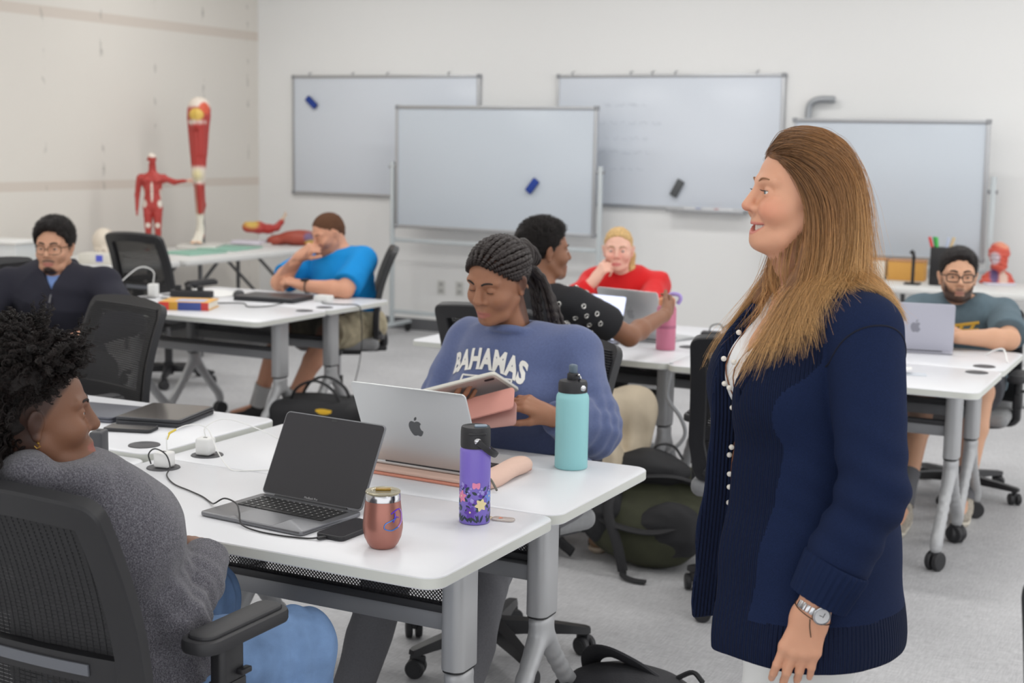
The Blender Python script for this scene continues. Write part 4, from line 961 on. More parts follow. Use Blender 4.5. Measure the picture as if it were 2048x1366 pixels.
# ------------------------------------------------------------------ the standing woman in the navy cardigan
def skincol(r, g, b): return np.array(rgb(r, g, b)[:3])
def build_teacher():
    root = person('smiling standing woman with long auburn hair, navy cardigan and white trousers', (-0.70, 2.70, 0), 215)
    a = np.array
    h = Head((0.062, -0.008, 1.533), 0, -2, 0, 0.97)
    SK = skincol(218, 162, 132)
    J = dict(pelvis=a([0.0, 0, 0.90]), waist=a([0.02, 0, 1.03]), chest=a([0.025, 0, 1.20]), neck=a([0.01, 0, 1.365]), side=a([0, 1.0, 0]), sl=a([-0.015, 0.165, 1.292]), sr=a([0.015, -0.165, 1.292]))
    S = SDF()
    add_head(S, h, lid=22, lower_lid=10, smile=1, neck=(0.018, 0, 1.345), neck_r=(0.050, 0.056), lip_col=None, face_w=1.02, jaw=0.96)
    # open smile: lips stretched round a row of teeth
    ys = np.linspace(-0.031, 0.031, 9); mf = lambda y: 0.0815 - 13.0 * y * y; mz = lambda y: -0.0705 + 8.5 * y * y; mo = lambda y: 0.0064 * (1 - (y / 0.032) ** 2) + 0.0004
    for y0, y1 in zip(ys[:-1], ys[1:]):
        S.u(h.cap((mf(y0), y0, mz(y0) + mo(y0) + 0.0026), (mf(y1), y1, mz(y1) + mo(y1) + 0.0026), 0.0036), 0.006)
        S.u(h.cap((mf(y0) - 0.003, y0, mz(y0) - mo(y0) - 0.0032), (mf(y1) - 0.003, y1, mz(y1) - mo(y1) - 0.0032), 0.0043), 0.006)
    S.sub(h.fn(lambda q: np.maximum(np.maximum(np.abs(q[:, 2] - mz(q[:, 1])) - mo(q[:, 1]), np.abs(q[:, 1]) - 0.0315), 0.046 - q[:, 0])), 0.0015)
    for sy in (-1, 1): S.sub(h.cap((0.0885, sy * 0.022, -0.042), (0.0745, sy * 0.040, -0.070), 0.0022), 0.007); S.sub(h.cap((0.072, sy * 0.050, 0.002), (0.058, sy * 0.061, 0.006), 0.0012), 0.004); S.sub(h.cap((0.072, sy * 0.049, -0.004), (0.058, sy * 0.060, -0.006), 0.0012), 0.004)
    S.u(h.cap((0.03, 0, -0.098), (0.0, 0, -0.125), 0.030, 0.045), 0.02)
    add_torso(S, J, 0.86, 0.96)
    S.u(P_ell((0.115, 0.07, 1.175), (0.06, 0.062, 0.065)), 0.04); S.u(P_ell((0.115, -0.07, 1.175), (0.06, 0.062, 0.065)), 0.04)
    elL = a([-0.018, 0.246, 1.010]); wrL = a([0.080, 0.236, 0.800])
    add_arm(S, J['sl'], elL, wrL, (0.046, 0.040, 0.039, 0.026))
    tips, ss = add_hand(S, wrL, (0.26, -0.05, -1), (-0.42, -0.90, -0.05), -1, 1.0, curls=[(0.16, 0.35, 0.25), (0.22, 0.40, 0.28), (0.30, 0.42, 0.28), (0.22, 0.40, 0.25)], spread=0.045, thumb=(0.10, 0.50))
    elR = a([-0.02, -0.228, 1.02]); wrR = a([0.075, -0.215, 0.80])
    add_arm(S, J['sr'], elR, wrR, (0.046, 0.040, 0.039, 0.026))
    add_hand(S, wrR, (0.25, 0.02, -1), (-0.2, 1.0, 0), 1, 0.98, curl=(0.25, 0.4, 0.3), thumb=(0.3, 0.45))
    for sy in (-1, 1):
        S.u(P_cap((0.0, sy * 0.085, 0.88), (0.01, sy * 0.085, 0.50), 0.085, 0.055), 0.04); S.u(P_cap((0.01, sy * 0.085, 0.50), (-0.02, sy * 0.085, 0.09), 0.052, 0.036), 0.02)
        S.u(P_cap((-0.05, sy * 0.085, 0.035), (0.11, sy * 0.10, 0.028), 0.034, 0.028), 0.03)
    S.paint(h.ell((0.066, 0.045, -0.032), (0.03, 0.024, 0.022)), skincol(222, 152, 124), 0.025)
    S.paint(h.ell((0.105, 0, -0.036), (0.016, 0.014, 0.012)), skincol(218, 148, 122), 0.02)
    S.paint(h.fn(lambda q: np.maximum(np.abs(q[:, 2] - mz(q[:, 1])) - mo(q[:, 1]) - 0.0062 * (1 - 0.5 * (q[:, 1] / 0.032) ** 2), np.maximum(np.abs(q[:, 1]) - 0.033, 0.055 - q[:, 0]))), skincol(206, 126, 114), 0.003)
    S.build('body', M_SKIN, root, 0.0024, SK)
    add_eyes(root, h, (96, 118, 128), (1, -0.10, -0.06))
    add_brows(root, h, (146, 104, 74), 0.0021, 0.0235)
    # lashes
    L = MB()
    for sy in (-1, 1):
        for q in np.linspace(-0.8, 0.9, 9):
            o = a([0.0655, sy * 0.0315, 0]) + 0.0144 * unit((math.cos(q), sy * math.sin(q), 0.22)); e = o + 0.0075 * unit((1.2 * math.cos(q), sy * math.sin(q), 0.45))
            L.tube([h.p(*o), h.p(*((o + e) / 2 - a([0, 0, 0.0008]))), h.p(*e)], [0.0006, 0.0005, 0.0002], 4)
    L.build('eyelashes', mat('lash', rgb(40, 30, 26), 0.6), root)
    T = MB()
    for i in range(-5, 6):
        y = i * 0.0054; hh = max(2 * mo(y) - 0.0010, 0.004); q = MB().box((0, 0, 0), (0.005, 0.0051, hh), 0.0014)
        T.add([h.p(*(a(v) + a([mf(y) - 0.0055, y, mz(y) + 0.0008]))) for v in q.v], q.f)
    T.build('teeth', mat('teeth', rgb(240, 234, 222), 0.25), root)
    N = MB()
    for (p, d, up, r) in tips:
        up = unit(up); c = p - d * 0.004 + unit(-np.asarray(ss) * 0 + up * 1) * 0
    # white trousers
    W = SDF(); WH = skincol(232, 232, 230)
    W.u(P_ecap((-0.01, 0, 0.93), (0.0, 0, 0.86), (0, 1, 0), (0.160, 0.118), (0.178, 0.130)), 0.04)
    for sy in (-1, 1):
        W.u(P_cap((0.02, sy * 0.088, 0.86), (0.025, sy * 0.088, 0.50), 0.105, 0.070), 0.04); W.u(P_cap((0.025, sy * 0.088, 0.50), (-0.005, sy * 0.088, 0.13), 0.068, 0.058), 0.03)
    W.inter(P_plane((0, 0, 0.10), (0, 0, -1))); folds(W, 20, 0.004, 4)
    W.build('trousers', M_CLOTH, root, 0.007, WH)
    for sy in (-1, 1):
        f = SDF(); f.u(P_ecap((-0.055, sy * 0.088, 0.032), (0.125, sy * 0.102, 0.026), (0, 1, 0), (0.040, 0.034), (0.040, 0.028))).inter(P_plane((0, 0, 0.0), (0, 0, -1)), 0.002)
        f.build('shoe', mat('shoe_tan', rgb(150, 120, 96), 0.6), root, 0.006)
    # white top
    X = SDF(); add_torso(X, J, 0.84, 1.0, 0.006)
    for sy in (-1, 1): X.u(P_ell((0.115, sy * 0.07, 1.175), (0.072, 0.070, 0.075)), 0.04)
    X.u(P_ecap((0.02, 0, 1.0), (0.01, 0, 0.74), (0, 1, 0), (0.158, 0.130), (0.185, 0.150)), 0.05)
    X.sub(P_ell((0.135, 0.008, 1.375), (0.125, 0.080, 0.150)), 0.01); X.sub(P_cap((0.0, 0, 1.33), (0.0, 0, 1.5), 0.085), 0.01); X.inter(P_plane((0, 0, 0.72), (0, 0, -1)))
    for sy in (-1, 1): X.inter(P_plane((0, sy * 0.128, 0), (0, sy * 1.0, 0)), 0.02)
    folds(X, 16, 0.003, 8, (1, 1, 0.4))
    X.build('white_top', M_CLOTH, root, 0.006, skincol(236, 236, 236))
    # cardigan
    NV = skincol(22, 27, 50); K = SDF()
    Kt = SDF(); rings = [(0.600, 0.025, 0.198, 0.232), (0.70, 0.027, 0.202, 0.230), (0.85, 0.030, 0.192, 0.196), (1.00, 0.030, 0.176, 0.168), (1.12, 0.030, 0.172, 0.162), (1.21, 0.020, 0.166, 0.166), (1.27, 0.000, 0.128, 0.175)]
    for (z0, c0, f0, s0), (z1, c1, f1, s1) in zip(rings[:-1], rings[1:]):
        Kt.u(P_ecap((c0, 0, z0), (c1, 0, z1), (0, 1, 0), (s0, f0), (s1, f1)), 0.03)
    for q in ('sl', 'sr'): Kt.u(P_cap(J['neck'] + (J[q] - J['neck']) * 0.20 - a([0.005, 0, 0.04]), J[q] + a([0, 0, -0.002]), 0.066, 0.066), 0.04)
    for sy in (-1, 1): Kt.u(P_ell((0.112, sy * 0.085, 1.165), (0.088, 0.078, 0.090)), 0.04)
    def sleeve(sh, el, wr, ro=1.0):
        m = el * 0.5 + wr * 0.5; d = unit(wr - m)
        Q = SDF(); Q.u(P_cap(sh, el, 0.072, 0.062), 0.022); Q.u(P_cap(el, m, 0.062, 0.060), 0.02); Q.u(P_cap(m, wr, 0.060, 0.052), 0.014); Q.inter(P_plane(wr - d * 0.016, d), 0.003)
        pf = P_fn(lambda P: SDF.comb(Q.ops, P)); pf.lo = np.minimum(sh, wr) - 0.1; pf.hi = np.maximum(sh, wr) + 0.1; K.u(pf, 0.01)
    sleeve(J['sl'], elL, wrL); sleeve(J['sr'], elR, wrR)
    pf = P_fn(lambda P: SDF.comb(Kt.ops, P)); pf.lo = a([-0.25, -0.26, 0.4]); pf.hi = a([0.26, 0.26, 1.40]); K.u(pf, 0.004)
    # hem cut on a slope, open front (a wedge that widens to the neck), neck opening
    K.inter(P_plane((0.0, 0, 0.672), (-0.04, 0, -1)), 0.006)
    GC = lambda z: np.interp(z, [0.60, 0.80, 0.95, 1.20, 1.35], [-0.015, 0.0, 0.012, 0.022, 0.0])
    def gap(P):
        f, y, z = P[:, 0], P[:, 1], P[:, 2]; hw = np.interp(z, [0.55, 0.70, 0.95, 1.10, 1.22, 1.32, 1.42], [0.085, 0.075, 0.050, 0.045, 0.062, 0.085, 0.09])
        return np.maximum(np.abs(y - GC(z)) - hw, 0.035 - f)
    K.sub(P_fn(gap), 0.014)
    K.sub(P_ell((0.055, 0, 1.43), (0.115, 0.085, 0.14)), 0.012)
    K.disp(lambda P: 0.007 * vnoise(P * a([1.0, 1.0, 0.16]), 20, 5) * np.clip((1.25 - P[:, 2]) / 0.4, 0, 1), 0.008)
    for el, wr in ((elL, wrL), (elR, wrR)): arm_folds(K, el + (wr - el) * 0.15, wr - el, 0.0045, 0.055, 0.12)
    # shoulder seam of the near sleeve, a shallow groove
    K.sub(P_fn(lambda P: np.sqrt((np.abs((P - a([0.0, 0.150, 1.27])) @ unit((0.05, 0.93, -0.30))) ** 2) + 1e-9) + np.maximum(np.abs(P[:, 2] - 1.24) - 0.09, 0) + np.where(P[:, 1] < 0.10, 0.05, 0) - 0.0012), 0.005)
    m_k = mat('navy_knit', rgb(25, 37, 68), 0.95, spec=0.2, noise=(800, 0.30), bump=(1500, 0.4))
    rib = mat('navy_rib_knit', rgb(24, 35, 64), 0.95, spec=0.2); t = NT(rib)
    tc = t.n('ShaderNodeTexCoord'); sx = t.n('ShaderNodeSeparateXYZ'); t.l(tc.outputs['Object'], sx.inputs[0]); at = t.n('ShaderNodeMath', operation='ARCTAN2'); t.l(sx.outputs['Y'], at.inputs[0]); t.l(sx.outputs['X'], at.inputs[1])
    ml = t.n('ShaderNodeMath', operation='MULTIPLY'); ml.inputs[1].default_value = 170; t.l(at.outputs[0], ml.inputs[0]); sn = t.n('ShaderNodeMath', operation='SINE'); t.l(ml.outputs[0], sn.inputs[0])
    bp = t.n('ShaderNodeBump', i_Strength=1.0, i_Distance=0.0035); t.l(sn.outputs[0], bp.inputs['Height']); t.l(bp.outputs['Normal'], t.b.inputs['Normal'])
    o = K.build('cardigan', m_k, root, 0.004, NV, 1); o.data.materials.append(rib)
    me = o.data; nF = len(me.polygons); cen = np.empty(nF * 3, np.float32); me.polygons.foreach_get('center', cen); cen = cen.reshape(-1, 3)
    hemz = 0.672 - 0.04 * cen[:, 0]
    hw = np.interp(cen[:, 2], [0.55, 0.70, 0.95, 1.10, 1.22, 1.32, 1.42], [0.085, 0.075, 0.050, 0.045, 0.062, 0.085, 0.09])
    band = (cen[:, 0] > 0.03) & (np.abs(cen[:, 1] - GC(cen[:, 2])) < hw + 0.085) & (cen[:, 2] < 1.30)
    far_arm = (np.abs(cen[:, 1]) < 0.235)
    hem = (cen[:, 2] < hemz + 0.085)
    rib2 = rib.copy(); rib2.name = 'navy_rib_edge'; n2 = rib2.node_tree; mm = [x for x in n2.nodes if x.type == 'MATH' and x.operation == 'MULTIPLY'][0]; n2.links.new([x for x in n2.nodes if x.type == 'SEPXYZ'][0].outputs['X'], mm.inputs[0]); mm.inputs[1].default_value = 850
    o.data.materials.append(rib2); nrm = np.empty(nF * 3, np.float32); me.polygons.foreach_get('normal', nrm); nrm = nrm.reshape(-1, 3)
    edge = (np.abs(nrm[:, 1]) > 0.7) & (np.abs(cen[:, 1] - GC(cen[:, 2])) < hw + 0.02) & (cen[:, 0] > 0.03) & (cen[:, 2] < 1.30)
    mi = (band | hem).astype(np.int32); mi[edge] = 2; me.polygons.foreach_set('material_index', mi)
    # the seam where the sleeve is set in
    Kq = lambda P: SDF.comb(K.ops, P) + sum(fn(P) for fn in K.dis)
    for sy, shp in ((1, J['sl']), (-1, J['sr'])):
        nrm = unit(a([0.0, sy * 0.80, -0.60])); c0 = shp + a([0, sy * 0.030, -0.045]); u1 = a([1.0, 0, 0]); v1 = np.cross(nrm, u1)
        ring_ = np.array([c0 + 0.085 * (math.cos(t_) * u1 + math.sin(t_) * v1) for t_ in np.linspace(0.05 * math.pi, 1.95 * math.pi, 46)]); ring_ = ring_[[(p - shp) @ a([0, sy * 1.0, 0.9]) > -0.05 for p in ring_]]
        ring_ = skin_pt(Kq, ring_, 8); ring_ = ring_[np.argsort(ring_[:, 0])]
        if len(ring_) > 5: MB().tube(ring_, 0.0017, 6).build('shoulder_seam', mat('navy_seam', rgb(14, 18, 36), 0.95), root)
    # turned back ribbed cuffs
    for el, wr in ((elL, wrL), (elR, wrR)):
        d = unit(wr - el); c = MB(); A = np.stack([unit(np.cross(d, (1, 0, 0))), np.cross(d, unit(np.cross(d, (1, 0, 0)))), d], 1); V = []; F = []; n = 120
        prof = [(0.044, -0.014), (0.052, -0.019), (0.058, -0.014), (0.0625, -0.055), (0.066, -0.086), (0.062, -0.090), (0.055, -0.084)]
        for (r, z) in prof:
            for j in range(n):
                th = 2 * math.pi * j / n; rr = r + (0.0022 * math.cos(2 * math.pi * j / 4) if r > 0.05 else 0); V.append(wr + A @ a([rr * math.cos(th), rr * math.sin(th) * 0.92, z]))
        for i in range(len(prof) - 1):
            for j in range(n): F.append((i * n + j, i * n + (j + 1) % n, (i + 1) * n + (j + 1) % n, (i + 1) * n + j))
        c.add(V, F); c.build('cuff', mat('navy_cuff', rgb(24, 36, 66), 0.95, spec=0.2, bump=(900, 0.3)), root, angle=80)
    # ------------- hair: a soft shell under long strands
    scalp = SDF(); scalp.u(h.ell((-0.016, 0, 0.036), (0.099, 0.081, 0.086)))
    def hairline(q):   # >0 in front of the hairline (face side)
        f, l, u = q[:, 0], np.abs(q[:, 1]), q[:, 2]
        fl = np.interp(u, [-0.2, -0.06, 0.0, 0.04, 0.075, 0.10, 0.2], [-0.012, -0.008, 0.012, 0.036, 0.066, 0.082, 0.10])
        return f - fl
    HS = SDF(); HS.u(h.ell((-0.014, 0, 0.032), (0.094, 0.081, 0.083)))
    back = [(-0.055, 0.030), (-0.062, -0.03), (-0.070, -0.09), (-0.076, -0.15), (-0.088, -0.205), (-0.10, -0.25)]
    for (f0, u0), (f1, u1) in zip(back[:-1], back[1:]):
        t0 = (0.03 - u0) / 0.28; t1 = (0.03 - u1) / 0.28
        HS.u(P_ecap(h.p(f0 + 0.012, 0, u0), h.p(f1 + 0.012, 0, u1), h.R @ a([0, 1, 0]), (0.072 + 0.006 * t0, 0.040 - 0.018 * t0), (0.072 + 0.006 * t1, 0.040 - 0.018 * t1)), 0.03)
    for sy in (-1, 1):
        loc = [(0.0, 0.062, 0.0), (0.004, 0.068, -0.06), (0.010, 0.066, -0.11), (0.030, 0.072, -0.17), (0.060, 0.082, -0.22)]
        for p, q in zip(loc[:-1], loc[1:]):
            HS.u(h.cap((p[0] - 0.02, sy * p[1], p[2]), (q[0] - 0.02, sy * q[1], q[2]), 0.017, 0.012), 0.03)
    HS.sub(h.fn(lambda q: np.where(q[:, 2] > -0.055, -hairline(q) + 0.004, 0.05)), 0.008)
    HS.sub(h.fn(lambda q: P_ell((0.055, 0, -0.07), (0.075, 0.066, 0.075))(q)), 0.01)
    HS.sub(P_cap((0.045, 0, 1.42), (0.07, 0, 1.30), 0.058, 0.060), 0.01)
    HS.disp(lambda P: 0.0025 * vnoise(P * a([3.2, 3.2, 0.35]), 60, 2), 0.003)
    m_h = mat('auburn_hair_mass', rgb(120, 80, 46), 0.5, noise=(60, 0.25))
    HS.build('hair', m_h, root, 0.004, (1, 1, 1))
    r = np.random.default_rng(3)
    def roots(n):
        Q = np.zeros((0, 3))
        while len(Q) < n:
            d = r.normal(size=(n * 3, 3)); d /= np.linalg.norm(d, axis=1)[:, None]
            q = a([-0.013, 0, 0.032]) + d * a([0.090, 0.077, 0.080]); ok = (hairline(q) < r.normal(size=len(q)) * 0.003) & (q[:, 2] > -0.075) & ~((q[:, 2] < -0.015) & (q[:, 0] > -0.012))
            Q = np.concatenate([Q, q[ok]])
        return Q[:n]
    body = SDF(); body.u(h.ell((-0.013, 0, 0.032), (0.090, 0.077, 0.080))); body.u(P_cap(h.p(-0.03, 0, -0.05), (0.018, 0, 1.345), 0.054, 0.058)); body.u(h.ell((0.012, 0, -0.04), (0.070, 0.068, 0.075)))
    Kops = [o for o in K.ops if o[0] == 0]
    body.ops += Kops; body.ops.append((1, P_ell((0.055, 0, 1.43), (0.10, 0.075, 0.13)), 0.012)); body.u(P_cap(h.p(-0.03, 0, -0.05), (0.018, 0, 1.345), 0.054, 0.058))
    body.ops += [(0, P_ell((0.115, sy * 0.07, 1.175), (0.072, 0.070, 0.075)), 0.03) for sy in (-1, 1)]
    coll = lambda P: SDF.comb(body.ops, P)
    def make(n, seed_clump, lay_hi, wave, jit):
        Q = roots(n); sd = np.where(Q[:, 1] > -0.018, 1.0, -1.0)
        frontq = np.clip((Q[:, 0] + 0.055) / 0.11, 0, 1); fr = r.random(n) < 0.04 + 0.90 * np.clip((Q[:, 0] + 0.022) / 0.055, 0, 1)
        L = np.where(fr, r.uniform(0.34, 0.43, n), r.uniform(0.30, 0.38, n)) - 0.10 * np.clip(0.02 - Q[:, 2], 0, 0.1) / 0.1 - 0.05 * np.clip((-Q[:, 0]) / 0.1, 0, 1)
        def comb(q, t):
            f, l, u = q[:, 0], q[:, 1], q[:, 2]; top = np.clip((u + 0.03) / 0.12, 0, 1); d = np.zeros_like(q)
            d[:, 0] = -0.95 * top * np.clip((f + 0.10) / 0.12, 0.1, 1.0); d[:, 1] = sd * (0.42 * top * np.clip(1 - np.abs(l) / 0.075, 0, 1) + 0.02)
            d[:, 2] = -0.50 - 0.6 * (1 - top) + 0.35 * np.clip((f - 0.03) / 0.04, 0, 1) * np.clip((u - 0.05) / 0.03, 0, 1)
            low = np.clip((-u - 0.055) / 0.10, 0, 1)
            d[:, 0] += np.where(fr, r.uniform(0.6, 1.3, n) * np.where(sd > 0, 0.36, 0.26), 0.06) * low + np.where(fr, 0, -0.85) * np.clip((-u - 0.13) / 0.06, 0, 1)
            d[:, 1] += np.where(fr, sd * 0.12, -l * 1.0) * low
            far = (sd < 0) & fr; d[:, 0] += np.where(far, 0.06 * low, 0)
            return d
        lay = r.uniform(0.003, lay_hi, n) * (1 - 0.35 * np.clip(-Q[:, 0] / 0.1, 0, 1)) + 0.008 * np.clip((Q[:, 0] - 0.02) / 0.04, 0, 1) * np.clip((Q[:, 2] - 0.06) / 0.03, 0, 1)
        return grow(h, Q, comb, L, coll, 24, lay, r, wave, jit, seed_clump)
    ms = strand_mat('auburn_strands', (112, 78, 50), (164, 118, 72), (208, 164, 108), 0.34, 0.45)
    hair_curves('hair_strands', make(21000, 500, 0.017, 0.0024, 0.11), 0.00027, ms, root)
    hair_curves('stray_hairs', make(380, 0, 0.024, 0.003, 0.16), 0.00018, ms, root)
    # ------------- necklace: brown cord with pearls (its own thing, worn)
    nk = thing('pearl_necklace', 'long brown cord necklace with white pearls on the standing woman', 'necklace', (-0.70, 2.70, 0), math.radians(215))
    Xv = lambda P: np.minimum(SDF.comb(X.ops, P), SDF.comb(S.ops, P))
    def drop(P, off=0.006):
        P = np.asarray(P, float); P[:, 0] += 0.15
        for _ in range(60):
            d = Xv(P) - off; P[:, 0] -= np.clip(d, -0.02, 0.02)
        return P
    cords = []
    A1 = drop([(0, -0.075, 1.345), (0, -0.055, 1.28), (0, -0.030, 1.20), (0, -0.012, 1.12), (0, -0.008, 1.08), (0, -0.020, 1.02), (0, -0.026, 0.975)])
    A2 = drop([(0, 0.060, 1.345), (0, 0.040, 1.28), (0, 0.016, 1.20), (0, -0.004, 1.12), (0, -0.010, 1.08), (0, -0.038, 1.02), (0, -0.044, 0.960), (0, -0.046, 0.945)])
    A3 = drop([(0, -0.010, 1.08), (0, -0.028, 1.0), (0, -0.034, 0.93)])
    cd = MB()
    for A in (A1, A2, A3): cd.tube(smooth_path(A, 5), 0.0014, 6)
    cd.build('cord', mat('brown_leather_cord', rgb(120, 72, 42), 0.6), nk)
    kn = drop([(0, -0.010, 1.085)], 0.008)[0]
    MB().lathe([(0, -0.011), (0.006, -0.010), (0.0045, -0.004), (0.006, 0), (0.0045, 0.004), (0.006, 0.010), (0, 0.011)], 12, kn).build('knot', mat('brown_leather_knot', rgb(150, 92, 52), 0.6), nk)
    mp = mat('pearl', rgb(236, 230, 220), 0.22, spec=0.6, coat=0.4)
    for (y, z) in ((-0.045, 1.262), (-0.034, 1.212), (0.022, 1.214), (-0.022, 1.165), (-0.002, 1.160), (-0.020, 1.118), (-0.036, 1.055), (-0.018, 1.04), (-0.030, 1.022), (-0.042, 1.00), (-0.024, 0.985), (-0.046, 0.942), (-0.028, 0.958), (-0.034, 0.925)):
        p = drop([(0, y, z)], 0.011)[0]
        MB().lathe([(0.0056 * math.sin(math.pi * i / 8), -0.0054 * math.cos(math.pi * i / 8)) for i in range(9)], 14, p).build('pearl', mp, nk)
    # ------------- watch and bracelet
    d = unit(wrL - elL); wt = thing('wristwatch', 'silver wristwatch on the standing woman, just below the ribbed cuff', 'watch', (-0.70, 2.70, 0), math.radians(215))
    A = np.stack([unit(np.cross((0, 1.0, 0), d)), unit(np.cross(d, np.cross((0, 1.0, 0), d))), d], 1)
    def ring(r1, r2, off, w, n=44):
        mb = MB(); V = []; F = []
        for (k, z) in ((0, -w), (0.002, -w), (0.002, w), (0, w)):
            for j in range(n): th = 2 * math.pi * j / n; V.append(wrL + d * off + A @ a([(r1 + k) * math.cos(th), (r2 + k) * math.sin(th), z]))
        for i in range(4):
            for j in range(n): F.append((i * n + j, i * n + (j + 1) % n, ((i + 1) % 4) * n + (j + 1) % n, ((i + 1) % 4) * n + j))
        mb.add(V, F); return mb
    ms = mat('watch_steel', rgb(196, 197, 200), 0.22, 1.0)
    br = MB()
    for j in range(22):
        th = 2 * math.pi * j / 22; c = wrL + d * 0.004 + A @ a([0.0290 * math.cos(th), 0.0265 * math.sin(th), 0]); B = A @ rotz(th)
        br.box(c, (0.0035, 0.0070, 0.0145), 0.001, B)
    br.build('bracelet_links', ms, wt)
    fc = wrL + d * 0.004 + A @ a([0.006, 0.0285, 0]); B = A @ np.array([[1, 0, 0], [0, 0, 1], [0, -1, 0.0]])
    MB(B, fc).lathe([(0.0, -0.004), (0.0165, -0.004), (0.0175, 0.0), (0.0165, 0.004), (0.014, 0.0046), (0.0, 0.0046)], 28).build('watch_case', ms, wt)
    MB(B, fc).lathe([(0.0, 0.0049), (0.0135, 0.0049), (0.0135, 0.0042)], 28).build('dial', mat('watch_dial', rgb(226, 226, 228), 0.3), wt)
    hd = MB(B, fc); hd.box((0.002, 0.003, 0.0053), (0.001, 0.009, 0.0006)).box((-0.003, 0.0, 0.0053), (0.006, 0.001, 0.0006)); hd.build('watch_hands', mat('hand_grey', rgb(60, 60, 64), 0.4), wt)
    bc = thing('chain_bracelet', 'thin dark chain bracelet hanging over the back of the standing woman\'s hand', 'bracelet', (-0.70, 2.70, 0), math.radians(215))
    Sv = lambda P: SDF.comb(S.ops, P)
    Pn = [wrL + d * 0.012 + A @ a([0.030 * math.cos(t), 0.027 * math.sin(t), 0.006 * math.sin(t)]) for t in np.linspace(0, 2 * math.pi, 30)]
    q = skin_pt(Sv, np.array(Pn)); q = q + (q - wrL - d * 0.012) * 0.05
    q2 = skin_pt(Sv, np.array([wrL + a([0.018, 0.026, -0.016]), wrL + a([0.020, 0.03, -0.032]), wrL + a([0.016, 0.03, -0.052])])) + a([0, 0.0015, 0])
    MB().tube(q, 0.0009, 5).build('chain', mat('dark_chain', rgb(110, 92, 76), 0.35, 0.9), bc)
    MB().tube(smooth_path(q2, 5), 0.0009, 5).build('chain_end', MATS['dark_chain'], bc)
    return root
build_teacher()
